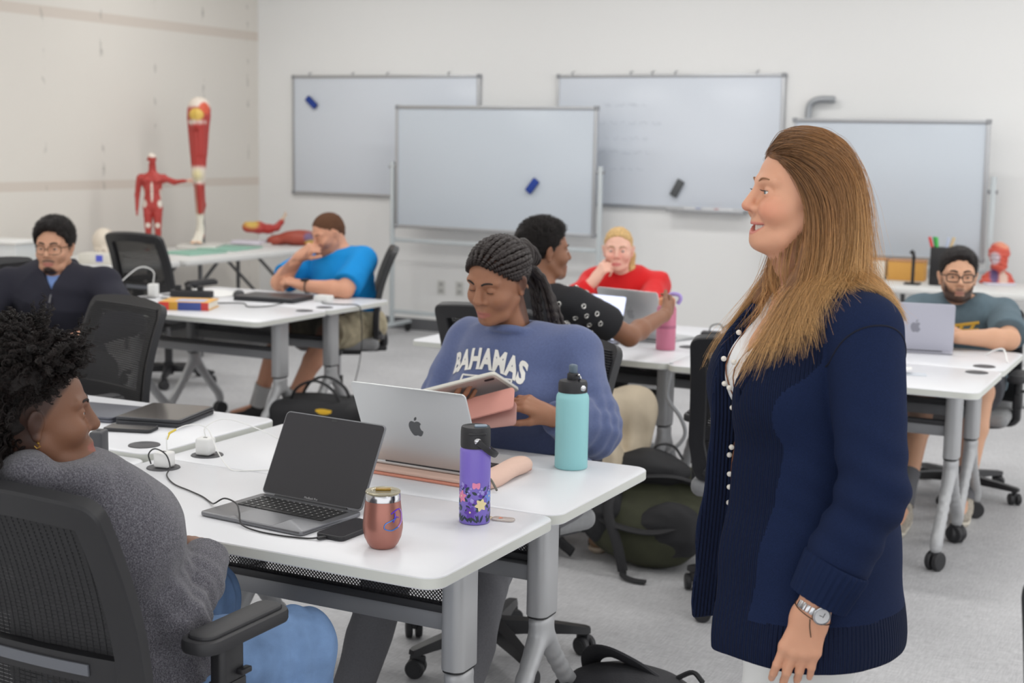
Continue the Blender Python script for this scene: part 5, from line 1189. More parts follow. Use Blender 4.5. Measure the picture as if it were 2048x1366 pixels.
# ------------------------------------------------------------------ woman in the grey hoodie, near left
def build_hoodie():
    o = (-1.96, 2.10); L = L3(o); root = person('seated woman with curly dark hair in a grey heather hoodie and blue jeans', (*o, 0), 0)
    h = Head(L(-1.988, 1.952, 1.100), 47, 1, 0, 0.98); SK = skincol(124, 86, 66)
    J = JJ(L(-1.95, 2.14, 0.56), L(-1.95, 2.105, 0.68), L(-1.955, 2.055, 0.84), L(-1.985, 1.965, 0.985), L(-2.125, 2.02, 0.93), L(-1.885, 1.995, 0.905))
    arms = [dict(sh=J['sr'], el=L(-1.800, 2.10, 0.68), wr=L(-1.865, 2.285, 0.755), hand=dict(d=(-0.75, 0.55, 0.02), n=(-0.3, -0.2, -0.9), thumb_side=-1, curl=(0.3, 0.4, 0.3))),
            dict(sh=J['sl'], el=L(-2.24, 2.20, 0.70), wr=L(-2.06, 2.32, 0.735), hand=dict(d=(0.9, 0.1, 0.0), n=(0, -0.2, -1), thumb_side=1, curl=(0.3, 0.4, 0.3)))]
    legs = [dict(hip=L(-1.86, 2.15, 0.545), knee=L(-1.735, 2.42, 0.54), ankle=L(-1.70, 2.40, 0.10), foot=(0.2, 1, 0)), dict(hip=L(-2.05, 2.15, 0.545), knee=L(-2.10, 2.55, 0.55), ankle=L(-2.10, 2.60, 0.10), foot=(0, 1, 0))]
    S, _ = body_mesh(root, h, J, SK, arms, legs, 0.0028, dict(lid=16, lower_lid=8, lip_col=skincol(150, 92, 80), nose=0.89, nose_w=1.35, lip_full=1.5, jaw=0.95, cheek=1),
        paints=[(h.ell((0.05, -0.04, -0.02), (0.04, 0.03, 0.04)), skincol(128, 88, 66), 0.03), (h.fn(lambda q: hairline_fn(0.072, 0.030, 0.004)(q)), skincol(70, 48, 40), 0.012)], neck_r=(0.052, 0.055))
    add_eyes(root, h, (40, 26, 20), (1, -0.05, 0.0)); add_brows(root, h, (34, 24, 20), 0.0034, 0.0225)
    m_h = mat('grey_heather_fleece', None, 0.95, vcol=True, sheen=0.25, bump=(420, 0.6)); t = NT(m_h)
    tc = t.n('ShaderNodeTexCoord'); ns = []
    for sc in (330, 640):
        nz = t.n('ShaderNodeTexNoise', i_Scale=sc, i_Detail=3.0); t.l(tc.outputs['Object'], nz.inputs['Vector']); ns.append(nz)
    r = t.n('ShaderNodeValToRGB'); r.color_ramp.elements[0].position = 0.42; r.color_ramp.elements[1].position = 0.70; r.color_ramp.elements[0].color = rgb(64, 63, 71); r.color_ramp.elements[1].color = rgb(136, 134, 142)
    ad = t.n('ShaderNodeMath', operation='ADD'); t.l(ns[0].outputs['Fac'], ad.inputs[0]); t.l(ns[1].outputs['Fac'], ad.inputs[1]); hf = t.n('ShaderNodeMath', operation='MULTIPLY'); hf.inputs[1].default_value = 0.5; t.l(ad.outputs[0], hf.inputs[0]); t.l(hf.outputs[0], r.inputs[0]); t.l(r.outputs[0], t.b.inputs['Base Color'])
    def collar(K):
        # hood bunched behind the neck
        n = J['neck']
        for dx, dy, dz, rr in ((-0.10, 0.02, -0.005, 0.042), (-0.06, -0.065, 0.012, 0.046), (0.03, -0.085, 0.018, 0.046), (0.10, -0.03, 0.0, 0.042), (0.115, 0.04, -0.025, 0.034)):
            K.u(P_ell(n + A_(dx, dy, dz), (rr * 1.25, rr, rr * 0.85)), 0.03)
        K.sub(P_cap(n + A_(0.0, 0.015, -0.02), n + A_(0.0, 0.015, 0.10), 0.062, 0.075), 0.008)
    garment_top(root, J, arms, m_h, SK, 0.020, 1.0, 0.56, 'hoodie', 0.0045, 1.0, 1.05, 0.05, None, 0.006, 11, None, 0.046, (0.068, 0.062, 0.056), collar, arm_k=0.006)
    mj = mat('washed_denim', rgb(122, 154, 198), 0.85, noise=(9, 0.28), bump=(800, 0.35))
    garment_legs(root, J, legs, mj, (1, 1, 1), 2.0, 0.018, 'jeans', 0.0055, 0.005, 5, 0.062)
    # seams on the jeans' thigh
    sm = MB(); Kl = legs[0]
    for off in (-0.055, 0.055):
        pts = [Kl['hip'] + (Kl['knee'] - Kl['hip']) * t_ + A_(0.06, 0, 0.075 + off * 0.3) for t_ in (0.1, 0.4, 0.7)]
    shoes(root, legs, mat('shoe_black', rgb(40, 40, 42), 0.6), mat('sole_white', rgb(200, 200, 198), 0.7))
    # curly hair
    r = np.random.default_rng(11); hl = hairline_fn(0.060, 0.012, -0.012)
    mh = mat('black_curl_mass', rgb(30, 24, 23), 0.75, bump=(140, 0.8))
    H = SDF(); H.u(h.ell((-0.028, 0, 0.052), (0.092, 0.084, 0.088))); H.u(h.ell((-0.050, 0, 0.080), (0.086, 0.082, 0.080)), 0.03); H.u(h.cap((-0.07, 0, 0.0), (-0.065, 0, -0.045), 0.055, 0.045), 0.02)
    H.sub(h.fn(lambda q: np.where(q[:, 2] < 0.10, -(hl(q) - 0.0), 0.05)), 0.01); H.sub(h.fn(lambda q: np.maximum(np.abs(q[:, 0] + 0.012) - 0.026, np.maximum(q[:, 2] - 0.028, 0.06 - np.abs(q[:, 1])))), 0.006)
    H.disp(lambda P: 0.007 * vnoise(P, 75, 1) + 0.004 * vnoise(P, 150, 2), 0.012)
    H.build('hair', mh, root, 0.004)
    n = 10000; m = 40; out = []
    while len(out) < n:
        d = r.normal(size=3); d /= np.linalg.norm(d); q = A_(-0.018, 0, 0.034) + d * A_(0.094, 0.078, 0.082)
        if hl(q[None])[0] > -0.002 or q[2] < -0.06 or (abs(q[1]) > 0.042 and q[2] < 0.042 and q[0] > -0.056): continue
        up = A_(-0.38, 0, 0.75) if q[2] > 0.0 else A_(-0.55, 0, 0.35)
        dr = unit(d * 0.75 + up * (0.9 if r.random() < 0.8 else 0.3) + r.normal(size=3) * 0.35); Ln = r.uniform(0.06, 0.135)
        if q[0] > 0.005 and r.random() < 0.95: dr = unit(d * 0.55 + A_(-0.12, 0, 0.8) + r.normal(size=3) * 0.3); Ln = r.uniform(0.035, 0.075)
        if q[0] > -0.055 and q[2] < 0.070: dr = unit(d * 0.8 + A_(-0.5, 0, 0.6) + r.normal(size=3) * 0.25); Ln = r.uniform(0.022, 0.040)
        tt = np.linspace(0, 1, m); base = q + np.outer(tt, dr) * Ln; base[:, 2] -= (0.045 if q[0] < 0 else 0.018) * tt ** 2.5; base[:, 0] += (0.012 if q[0] > 0 else -0.012) * tt ** 2
        s1 = unit(np.cross(dr, r.normal(size=3))); s2 = np.cross(dr, s1); rad = r.uniform(0.0028, 0.0052) * np.clip(tt * 5, 0.1, 1); tw = r.uniform(4.0, 8.0) * 2 * math.pi; ph = r.uniform(0, 6.28)
        c = base + (np.cos(tw * tt + ph) * rad)[:, None] * s1 + (np.sin(tw * tt + ph) * rad)[:, None] * s2
        for k in range(4): out.append(c + r.normal(size=3) * 0.0009 + 0.0018 * np.sin(tt * 9 + r.uniform(0, 6))[:, None] * r.normal(size=3))
    G = np.array(out[:n]); W = (h.c + (G.reshape(-1, 3) * h.k) @ h.R.T).reshape(G.shape)
    mc = hair_mat('black_curls', (10, 8, 8), (34, 26, 24), 0.55, 0.25)
    hair_curves('curls', W, 0.00085, mc, root, 0.5)
    # fine flyaway frizz
    k = 200; sel = r.integers(0, len(W), k); F = W[sel].copy(); c = h.p(-0.04, 0, 0.06); F = c + (F - c) * r.uniform(1.02, 1.18, (k, 1, 1)); F += r.normal(size=(k, 1, 3)) * 0.006
    hair_curves('frizz', F, 0.00016, mc, root, 0.6)
    er = thing('earring', 'small gold stud earring on the woman in the grey hoodie', 'earring', (*o, 0))
    MB().lathe([(0, -0.003), (0.003, -0.001), (0.0032, 0.001), (0, 0.003)], 12, h.p(-0.010, -0.083, -0.044)).tube([h.p(-0.010, -0.082, -0.046), h.p(-0.006, -0.087, -0.050), h.p(-0.012, -0.088, -0.053), h.p(-0.016, -0.084, -0.049)], 0.0012, 6).build('stud', mat('gold', rgb(214, 176, 92), 0.25, 1.0), er)
build_hoodie()
# ------------------------------------------------------------------ braided woman in the blue sweatshirt
def build_braids():
    o = (-1.93, 3.88); L = L3(o); root = person('seated woman with pulled-back braids in a dusty blue BAHAMAS sweatshirt', (*o, 0), 0)
    h = Head(L(-1.972, 3.765, 1.212), 259, 20, -4, 1.05); SK = skincol(158, 110, 84)
    J = JJ(L(-1.93, 3.92, 0.56), L(-1.935, 3.89, 0.69), L(-1.945, 3.855, 0.86), L(-1.945, 3.845, 1.035), L(-1.765, 3.875, 0.99), L(-2.125, 3.895, 0.985))
    wl = L(-1.715, 3.625, 0.845); wr = L(-2.05, 3.60, 0.83)
    arms = [dict(sh=J['sl'], el=L(-1.655, 3.80, 0.785), wr=wl, hand=dict(d=(-0.62, -0.50, 0.42), n=(-0.55, 0.25, -0.62), thumb_side=1, curls=[(0.5, 0.6, 0.4), (0.55, 0.65, 0.4), (0.6, 0.7, 0.4), (0.6, 0.7, 0.45)], thumb=(0.5, 0.35), k=0.96)),
            dict(sh=J['sr'], el=L(-2.20, 3.82, 0.77), wr=wr, hand=dict(d=(0.62, -0.45, 0.25), n=(0.3, 0.3, 0.9), thumb_side=1, curl=(0.3, 0.4, 0.3)))]
    legs = [dict(hip=L(-1.83, 3.90, 0.545), knee=L(-1.80, 3.44, 0.545), ankle=L(-1.72, 3.10, 0.10), foot=(0, -1, 0)), dict(hip=L(-2.03, 3.90, 0.545), knee=L(-2.08, 3.44, 0.545), ankle=L(-2.04, 3.06, 0.10), foot=(-0.2, -1, 0))]
    S, _ = body_mesh(root, h, J, SK, arms, legs, 0.003, dict(lid=-14, lower_lid=22, lip_col=skincol(166, 104, 92), nose=0.92, nose_w=1.3, lip_full=1.2, face_w=1.04, jaw=1.02, cheek=1),
        paints=[(h.fn(lambda q: hairline_fn(0.070, 0.030, 0.002)(q)), skincol(98, 66, 52), 0.010)])
    add_eyes(root, h, (40, 26, 20), (1, 0, -0.5)); add_brows(root, h, (36, 26, 22), 0.0034, 0.0225)
    L2 = MB()
    for sy in (-1, 1):
        L2.tube([h.p(*(A_(0.0655, sy * 0.0315, 0) + 0.0147 * unit((math.cos(q), sy * math.sin(q), -0.26)))) for q in np.linspace(-0.8, 0.9, 9)], 0.0009, 5)
    L2.build('eyelashes', mat('lash', rgb(40, 30, 26), 0.6), root)
    BL = skincol(92, 104, 146); msw = mat('dusty_blue_fleece', rgb(90, 102, 142), 0.95, noise=(160, 0.08), bump=(900, 0.4), sheen=0.25)
    def collar(K):
        n = J['neck']
        K.u(P_fn(lambda P: np.sqrt((np.sqrt((((P - (n + A_(0, -0.012, 0.006))) @ rotx(0.35).T)[:, :2] ** 2).sum(1)) - 0.076) ** 2 + ((P - (n + A_(0, -0.012, 0.006))) @ rotx(0.35).T)[:, 2] ** 2) - 0.011), 0.008)
    K = garment_top(root, J, arms, msw, BL, 0.030, 0.97, 0.55, 'sweatshirt', 0.0048, 1.10, 1.12, 0.060, J['neck'] + A_(0, -0.012, 0.045), 0.007, 23, [(L(-1.86, 3.75, 0.85), (0.08, 0.08, 0.08)), (L(-2.03, 3.75, 0.85), (0.08, 0.08, 0.08))], 0.046, (0.082, 0.080, 0.072), collar, fsc=20)
    mg = mat('grey_jogger', rgb(112, 112, 116), 0.95, noise=(200, 0.08), bump=(900, 0.3)); garment_legs(root, J, legs, mg, (1, 1, 1), 1.95, 0.022, 'joggers', 0.007, 0.006, 9, 0.052)
    shoes(root, legs, mat('shoe_tan_brown', rgb(140, 88, 56), 0.7), mat('sole_white', rgb(200, 200, 198), 0.7))
    # lettering on the chest
    Kv = lambda P: SDF.comb(K.ops, P) + sum(fn(P) for fn in K.dis)
    def on_cloth(x, z):
        P = np.stack([x, np.full(len(x), 3.45 - o[1]), z], 1)
        for _ in range(70): P[:, 1] += np.clip(Kv(P), -0.02, 0.02) * 0.8
        return P
    fc = bpy.data.curves.new('t', 'FONT'); fc.body = 'BAHAMAS'; fc.size = 1.0; fc.align_x = 'CENTER'; fc.space_character = 1.08; fc.offset = 0.048; fc.resolution_u = 3
    to = bpy.data.objects.new('t', fc); COL.objects.link(to); dg = bpy.context.evaluated_depsgraph_get(); me = bpy.data.meshes.new_from_object(to.evaluated_get(dg))
    bm = bmesh.new(); bm.from_mesh(me); bmesh.ops.triangulate(bm, faces=bm.faces[:]); 
    for _ in range(3): bmesh.ops.subdivide_edges(bm, edges=[e for e in bm.edges if e.calc_length() > 0.10], cuts=1, use_grid_fill=False); bmesh.ops.triangulate(bm, faces=bm.faces[:])
    V = np.array([v.co[:] for v in bm.verts]); bm.faces.ensure_lookup_table(); bm.verts.index_update(); F = [tuple(v.index for v in f.verts) for f in bm.faces]; bm.free(); bpy.data.objects.remove(to)
    half = abs(V[:, 0]).max(); u = V[:, 0] / half; zz = V[:, 1]
    x = (-1.965 - o[0]) - 0.015 + u * 0.138; z = 0.948 + zz * 0.080 - 0.034 * u ** 2
    P = on_cloth(x, z); e = 2e-3; g = np.stack([Kv(P + np.eye(3)[i] * e) - Kv(P - np.eye(3)[i] * e) for i in range(3)], 1); g /= np.linalg.norm(g, axis=1)[:, None]
    mw = mat('white_print', rgb(232, 230, 224), 0.8); link_mesh('lettering', P + g * 0.0022, F, mw, root, False)
    bx = MB()
    for (x0, z0), (x1, z1) in (((0.085, 0.925), (-0.085, 0.925)), ((0.085, 0.925), (0.085, 0.878)), ((-0.085, 0.925), (-0.085, 0.878)), ((0.085, 0.878), (-0.085, 0.878))):
        t_ = np.linspace(0, 1, 24); Q = on_cloth((-1.965 - o[0]) + x0 + (x1 - x0) * t_, z0 + (z1 - z0) * t_); bx.tube(Q + A_(0, -0.001, 0), 0.0032, 6)
    bx.build('printed_box', mw, root)
    # braids drawn back from the hairline to a low bun
    mb_ = mat('black_braid_hair', rgb(38, 29, 27), 0.5, bump=(300, 0.5)); r = np.random.default_rng(5)
    sk = SDF(); sk.u(h.ell((-0.016, 0, 0.030), (0.093, 0.076, 0.080))); skv = lambda P: SDF.comb(sk.ops, P)
    bun = A_(-0.118, 0.0, 0.018); Bz = MB()
    starts = []
    for u, fl in ((0.098, 0.072), (0.084, 0.064), (0.066, 0.050), (0.046, 0.034), (0.026, 0.018), (0.004, 0.0)):
        for sy in (-1, 1): starts.append((fl, sy, u))
    def braid(p0, mid_lift=0.0, r0=0.0070):
        q0 = h.c + h.R @ (A_(*p0) * h.k); pts = []
        for t_ in np.linspace(0, 1, 15):
            q = A_(*p0) * (1 - t_) + (bun + A_(0.01, 0, 0)) * t_; d = q - A_(-0.016, 0, 0.030); k = math.sqrt(((d / A_(0.093, 0.076, 0.080)) ** 2).sum()); q = A_(-0.016, 0, 0.030) + d / max(k, 0.2) * (1.055 + 1.2 * mid_lift * math.sin(math.pi * t_)); pts.append(h.c + h.R @ (q * h.k))
        P = smooth_path(pts, 6); n = len(P); rr = r0 * (1 + 0.22 * np.sin(np.arange(n) * 1.25 + r.uniform(0, 6))); Bz.tube(P, rr, 8)
    for i in range(19):      # front row across the forehead, and rows behind it
        a = math.radians(-74 + 148 * i / 18); braid((-0.016 + 0.090 * math.cos(a) * 0.92, 0.074 * math.sin(a), 0.072 - 0.060 * abs(math.sin(a)) ** 2.2), 0.02)
    for i in range(16):
        a = math.radians(-80 + 160 * i / 15); braid((-0.022 + 0.066 * math.cos(a), 0.062 * math.sin(a), 0.098 - 0.060 * abs(math.sin(a)) ** 2), 0.05)
    for i in range(11):
        a = math.radians(-90 + 180 * i / 10); braid((-0.040 + 0.030 * math.cos(a), 0.055 * math.sin(a), 0.108 - 0.045 * abs(math.sin(a)) ** 2), 0.06)
    for sy in (-1, 1):
        for u in (0.0, -0.022, -0.04): braid((-0.035, sy * 0.070, u), 0.02)
    for i in range(8):        # the bun: braids wound round
        R0 = 0.040 - 0.003 * (i % 3); pts = [h.p(*(bun + A_(-0.022 + 0.010 * math.sin(2 * a + i) + 0.004 * i - 0.012, R0 * math.cos(a + i * 0.8), R0 * math.sin(a + i * 0.8)))) for a in np.linspace(0, 2 * math.pi, 16, endpoint=False)]
        Bz.tube(smooth_path(pts + pts[:1], 3), 0.0080, 8)
    Bz.lathe([(0, -0.028), (0.02, -0.02), (0.028, 0), (0.02, 0.02), (0, 0.028)], 14, h.p(*(bun + A_(-0.02, 0, 0))))
    for i in range(22):       # loose braids hanging behind the shoulder
        a = i * 0.5; p0 = bun + A_(-0.005, 0.026 * math.cos(a), -0.018 + 0.016 * math.sin(a)); q = h.p(*p0); e = q + A_(0.02 * math.cos(a) + 0.05 + 0.01 * (i % 4), 0.05 + 0.012 * (i % 3), -0.175 - 0.012 * (i % 5))
        P = smooth_path([q, q * 0.66 + e * 0.34 + A_(0.012, 0.02, 0.01), q * 0.3 + e * 0.7 + A_(0.01, 0.012, 0), e], 12); Bz.tube(P, 0.0075 * (1 + 0.2 * np.sin(np.arange(len(P)) * 1.2 + i)), 8)
    Bz.build('braids', mb_, root)
    H = SDF(); H.u(h.ell((-0.016, 0, 0.030), (0.0935, 0.0765, 0.0805))); H.u(h.cap((-0.075, 0, 0.02), (-0.11, 0, 0.018), 0.05, 0.03), 0.02)
    H.sub(h.fn(lambda q: -(q[:, 0] + 0.035 - 0.35 * np.clip(q[:, 2], -0.1, 0.2))), 0.01); H.sub(h.fn(lambda q: q[:, 2] + 0.055), 0.01); H.build('hair_base', mb_, root, 0.004)
    nk = thing('fine_necklace', 'fine gold necklace on the braided woman', 'necklace', (*o, 0))
    c = J['neck'] + A_(0, -0.010, 0.018); Kb = lambda P: np.minimum(SDF.comb(S.ops, P), Kv(P))
    pts = skin_pt(lambda P: SDF.comb(S.ops, P) - 0.0015, np.array([c + A_(0.066 * math.cos(t_), 0.062 * math.sin(t_), 0.018 * math.sin(t_) ) for t_ in np.linspace(0, 2 * math.pi, 40)]))
    MB().tube(pts, 0.0010, 5).build('chain', mat('gold', rgb(214, 176, 92), 0.25, 1.0), nk)
build_braids()
def beard_paint(h, col, full=True, soft=0.012):
    def g(q):
        f, l, u = q[:, 0], np.abs(q[:, 1]), q[:, 2]
        if not full:   # moustache and chin only
            mo = np.maximum(np.abs(u + 0.053 + 8.0 * l * l) - 0.0045, l - 0.028); ch = np.sqrt((l / 1.25) ** 2 + (u + 0.104) ** 2) - 0.024
            return np.maximum(np.minimum(mo, ch), 0.03 - f)
        d = u - np.interp(l, [0, 0.012, 0.024, 0.045, 0.07], [-0.050, -0.050, -0.062, -0.055 if full else -0.08, -0.012 if full else -0.08])
        d = np.where((u > -0.084) & (u < -0.061) & (l < 0.021), np.maximum(d, 0.004), d)
        return np.maximum(np.maximum(d, -0.122 - u), np.maximum(l - 0.067, -0.012 - f))
    return (h.fn(g), col, soft)
# ------------------------------------------------------------------ man in the blue T-shirt
def build_blue():
    o = (-4.46, 6.95); L = L3(o); root = person('seated man in a bright blue T-shirt with one fist held to his mouth', (*o, 0), 0)
    h = Head(L(-4.665, 6.80, 1.085), 243, 22, 0, 1.0); SK = skincol(214, 158, 130)
    J = JJ(L(-4.61, 6.94, 0.57), L(-4.615, 6.92, 0.70), L(-4.63, 6.885, 0.84), L(-4.625, 6.865, 0.975), L(-4.475, 6.885, 0.935), L(-4.83, 6.93, 0.925))
    arms = [dict(sh=J['sl'], el=L(-4.455, 6.665, 0.782), wr=L(-4.685, 6.585, 0.800), r=(0.060, 0.050, 0.046, 0.031), hand=dict(d=(-0.9, -0.25, 0.25), n=(0, 0.3, -0.9), thumb_side=-1, curl=(0.7, 0.9, 0.6), k=1.05)),
            dict(sh=J['sr'], el=L(-4.885, 6.64, 0.80), wr=L(-4.745, 6.640, 0.955), r=(0.060, 0.050, 0.046, 0.031), hand=dict(d=(0.72, 0.10, 0.55), n=(0.2, 0.85, -0.3), thumb_side=-1, curl=(1.1, 1.3, 0.8), k=1.05))]
    legs = [dict(hip=L(-4.48, 6.94, 0.55), knee=L(-4.50, 6.56, 0.545), ankle=L(-4.70, 6.45, 0.10), foot=(-0.5, -0.8, 0)), dict(hip=L(-4.66, 6.96, 0.55), knee=L(-4.80, 6.55, 0.545), ankle=L(-4.98, 6.55, 0.10), foot=(-0.6, -0.8, 0))]
    body_mesh(root, h, J, SK, arms, legs, 0.004, dict(lid=-10, lower_lid=20, nose_w=1.1, jaw=1.1, face_w=1.06), paints=[beard_paint(h, skincol(176, 128, 108))], w=1.1, dpt=1.1, neck_r=(0.060, 0.066))
    add_brows(root, h, (96, 66, 48), 0.003)
    hair_cap(root, h, mixmat('short_brown_hair', (98, 68, 50), 0.9, (300, 0.2)), 0.003, 0, 0.074, 0.040, 0.016, -0.05, 0.0, 0.0012, 260, 0.004)
    short_strands(root, h, 'hair_strands', hair_mat('buzz_strands', (74, 50, 36), (130, 96, 72), 0.5), 4000, 0.005, 0.010, lambda Q, N: N * 0.7 + A_(0.2, 0, 0), hairline_fn(0.074, 0.040, 0.016), 0, 0.0004, 6, 0.002, 0.0, -0.05)
    garment_top(root, J, arms, mat('blue_jersey', rgb(0, 140, 214), 0.9, bump=(700, 0.2), noise=(8, 0.05)), (1, 1, 1), 0.016, 0.42, 0.50, 'tee_shirt', 0.006, 1.12, 1.14, 0.070, None, 0.006, 31, None, 0.05, (0.076, 0.080, 0.06))
    K = bpy.data.objects
    garment_legs(root, J, legs, mat('khaki_camo', rgb(176, 166, 140), 0.9, noise=(14, 0.35)), (1, 1, 1), 0.95, 0.024, 'cargo_shorts', 0.007, 0.006, 33)
    shoes(root, legs, mat('shoe_black', rgb(40, 40, 42), 0.6), mat('sole_black', rgb(30, 30, 30), 0.7), mat('sock_grey', rgb(196, 196, 196), 0.9))
    w = thing('wristwatch', 'black wristwatch on the man in the bright blue T-shirt', 'watch', (*o, 0)); a = arms[0]; d = unit(a['wr'] - a['el']); s1 = unit(np.cross(d, (0, 0, 1.0))); s2 = np.cross(d, s1); c = a['wr'] - d * 0.02
    MB().tube([c + 0.034 * (math.cos(t_) * s1 + math.sin(t_) * s2) for t_ in np.linspace(0, 2 * math.pi, 24, endpoint=False)], 0.010, 8, closed=True, flat=0.4).build('strap', M_BLK, w)
    MB().box(c + A_(0, -0.012, 0.034), (0.04, 0.036, 0.012), 0.004).build('watch_case', M_BLK2, w)
build_blue()
# ------------------------------------------------------------------ man in the navy pullover
def build_navy():
    o = (-5.15, 5.10); L = L3(o); root = person('seated bearded man with glasses in a dark navy quarter-zip pullover', (*o, 0), 0)
    h = Head(L(-5.065, 5.08, 1.085), 294, 4, 0, 1.04); SK = skincol(206, 156, 128)
    J = JJ(L(-5.16, 5.20, 0.57), L(-5.15, 5.18, 0.70), L(-5.11, 5.14, 0.84), L(-5.075, 5.125, 0.955), L(-4.87, 5.20, 0.91), L(-5.30, 5.03, 0.895))
    arms = [dict(sh=J['sl'], el=L(-4.66, 5.14, 0.745), wr=L(-4.74, 4.93, 0.70), hand=dict(d=(0.1, -0.7, -0.5), n=(-0.8, -0.2, 0), thumb_side=-1, curl=(0.4, 0.5, 0.3))),
            dict(sh=J['sr'], el=L(-5.36, 4.86, 0.70), wr=L(-5.10, 4.80, 0.72), hand=dict(d=(0.8, -0.3, 0.1), n=(0, 0.3, -0.9), thumb_side=1, curl=(0.4, 0.5, 0.3)))]
    legs = [dict(hip=L(-5.06, 5.17, 0.55), knee=L(-4.66, 4.93, 0.545), ankle=L(-4.52, 4.90, 0.10), foot=(0.6, -0.6, 0)), dict(hip=L(-5.24, 5.10, 0.55), knee=L(-5.02, 4.68, 0.545), ankle=L(-4.98, 4.60, 0.10), foot=(0.3, -0.9, 0))]
    body_mesh(root, h, J, SK, arms, legs, 0.004, dict(lid=12, lower_lid=10, nose_w=1.15, jaw=1.12, face_w=1.08, lip_col=skincol(176, 112, 100)), paints=[beard_paint(h, skincol(48, 36, 32), False, 0.009)], w=1.12, dpt=1.1, neck_r=(0.060, 0.066))
    add_eyes(root, h, (40, 28, 22), (1, 0, 0)); add_brows(root, h, (34, 26, 24), 0.0042, 0.024)
    glasses(root, h, mat('wire_frame', rgb(90, 74, 60), 0.3, 0.8), 0.026, 0.020, rnd=0.015)
    hair_cap(root, h, mixmat('black_wavy_hair', (30, 26, 26), 0.6, (200, 0.3)), 0.016, 0.022, 0.070, 0.036, 0.012, -0.055, -0.015, 0.006, 85, 0.004)
    short_strands(root, h, 'curls', hair_mat('dark_curl_strands', (14, 12, 12), (52, 44, 42), 0.5), 5000, 0.018, 0.034, lambda Q, N: N * 0.8 + A_(0.1, 0, 0.5), hairline_fn(0.068, 0.036, 0.010), 0.005, 0.0006, 3, 0.012, -0.02)
    def collar(K):
        n = J['neck']; fd = unit(A_(0.41, -0.91, 0))
        K.u(P_fn(lambda P: np.maximum(np.abs(np.sqrt((((P - n) + fd * 0.012)[:, :2] ** 2).sum(1)) - 0.082) - 0.008, np.abs(P[:, 2] - n[2] + 0.012 + 0.02 * ((P - n) @ fd) / 0.08) - 0.046)), 0.012)
        K.sub(P_fn(lambda P: np.maximum(np.abs((P - n) @ A_(0.91, 0.41, 0)) - np.clip(0.018 + (P[:, 2] - n[2] + 0.045) * 0.42, 0, 0.06), -((P - n) @ fd))), 0.004)
    nv = mat('navy_fleece', rgb(38, 38, 50), 0.92, bump=(500, 0.25))
    garment_top(root, J, arms, nv, (1, 1, 1), 0.024, 1.0, 0.50, 'quarter_zip_pullover', 0.006, 1.14, 1.14, 0.064, J['neck'] + A_(0.012, -0.026, 0.06), 0.008, 41, None, 0.042, (0.078, 0.072, 0.062), collar)
    n = J['neck']; fd = unit(A_(0.41, -0.91, 0)); sd = A_(0.91, 0.41, 0)
    S = SDF(); add_torso(S, J, 1.12, 1.1, 0.012); S.u(P_cap(n + A_(0, 0, -0.05), n + A_(0, 0, 0.035), 0.073, 0.069), 0.02); S.inter(P_plane(n + A_(0, 0, 0.032) - fd * 0.0, unit(A_(0, 0, 1) + fd * 0.35)), 0.003); S.inter(P_plane(n + A_(0, 0, -0.16), (0, 0, -1)), 0.004)
    S.sub(P_ell(n + A_(0, 0, 0.06) + fd * 0.02, (0.055, 0.055, 0.075)), 0.004); S.build('collared_shirt', mat('blue_shirt', rgb(128, 158, 216), 0.8), root, 0.005)
    z = MB(); z.tube([n + fd * 0.115 + A_(0, 0, -0.075), n + fd * 0.150 + A_(0, 0, -0.13)], 0.004, 6); z.build('zip_pull', mat('zip_steel', rgb(150, 150, 156), 0.3, 0.9), root)
    garment_legs(root, J, legs, mat('charcoal_trousers', rgb(48, 48, 52), 0.9, bump=(600, 0.2)), (1, 1, 1), 2.0, 0.018, 'trousers', 0.007, 0.006, 43, 0.062)
    shoes(root, legs, mat('shoe_black', rgb(40, 40, 42), 0.6), mat('sole_black', rgb(30, 30, 30), 0.7))
build_navy()
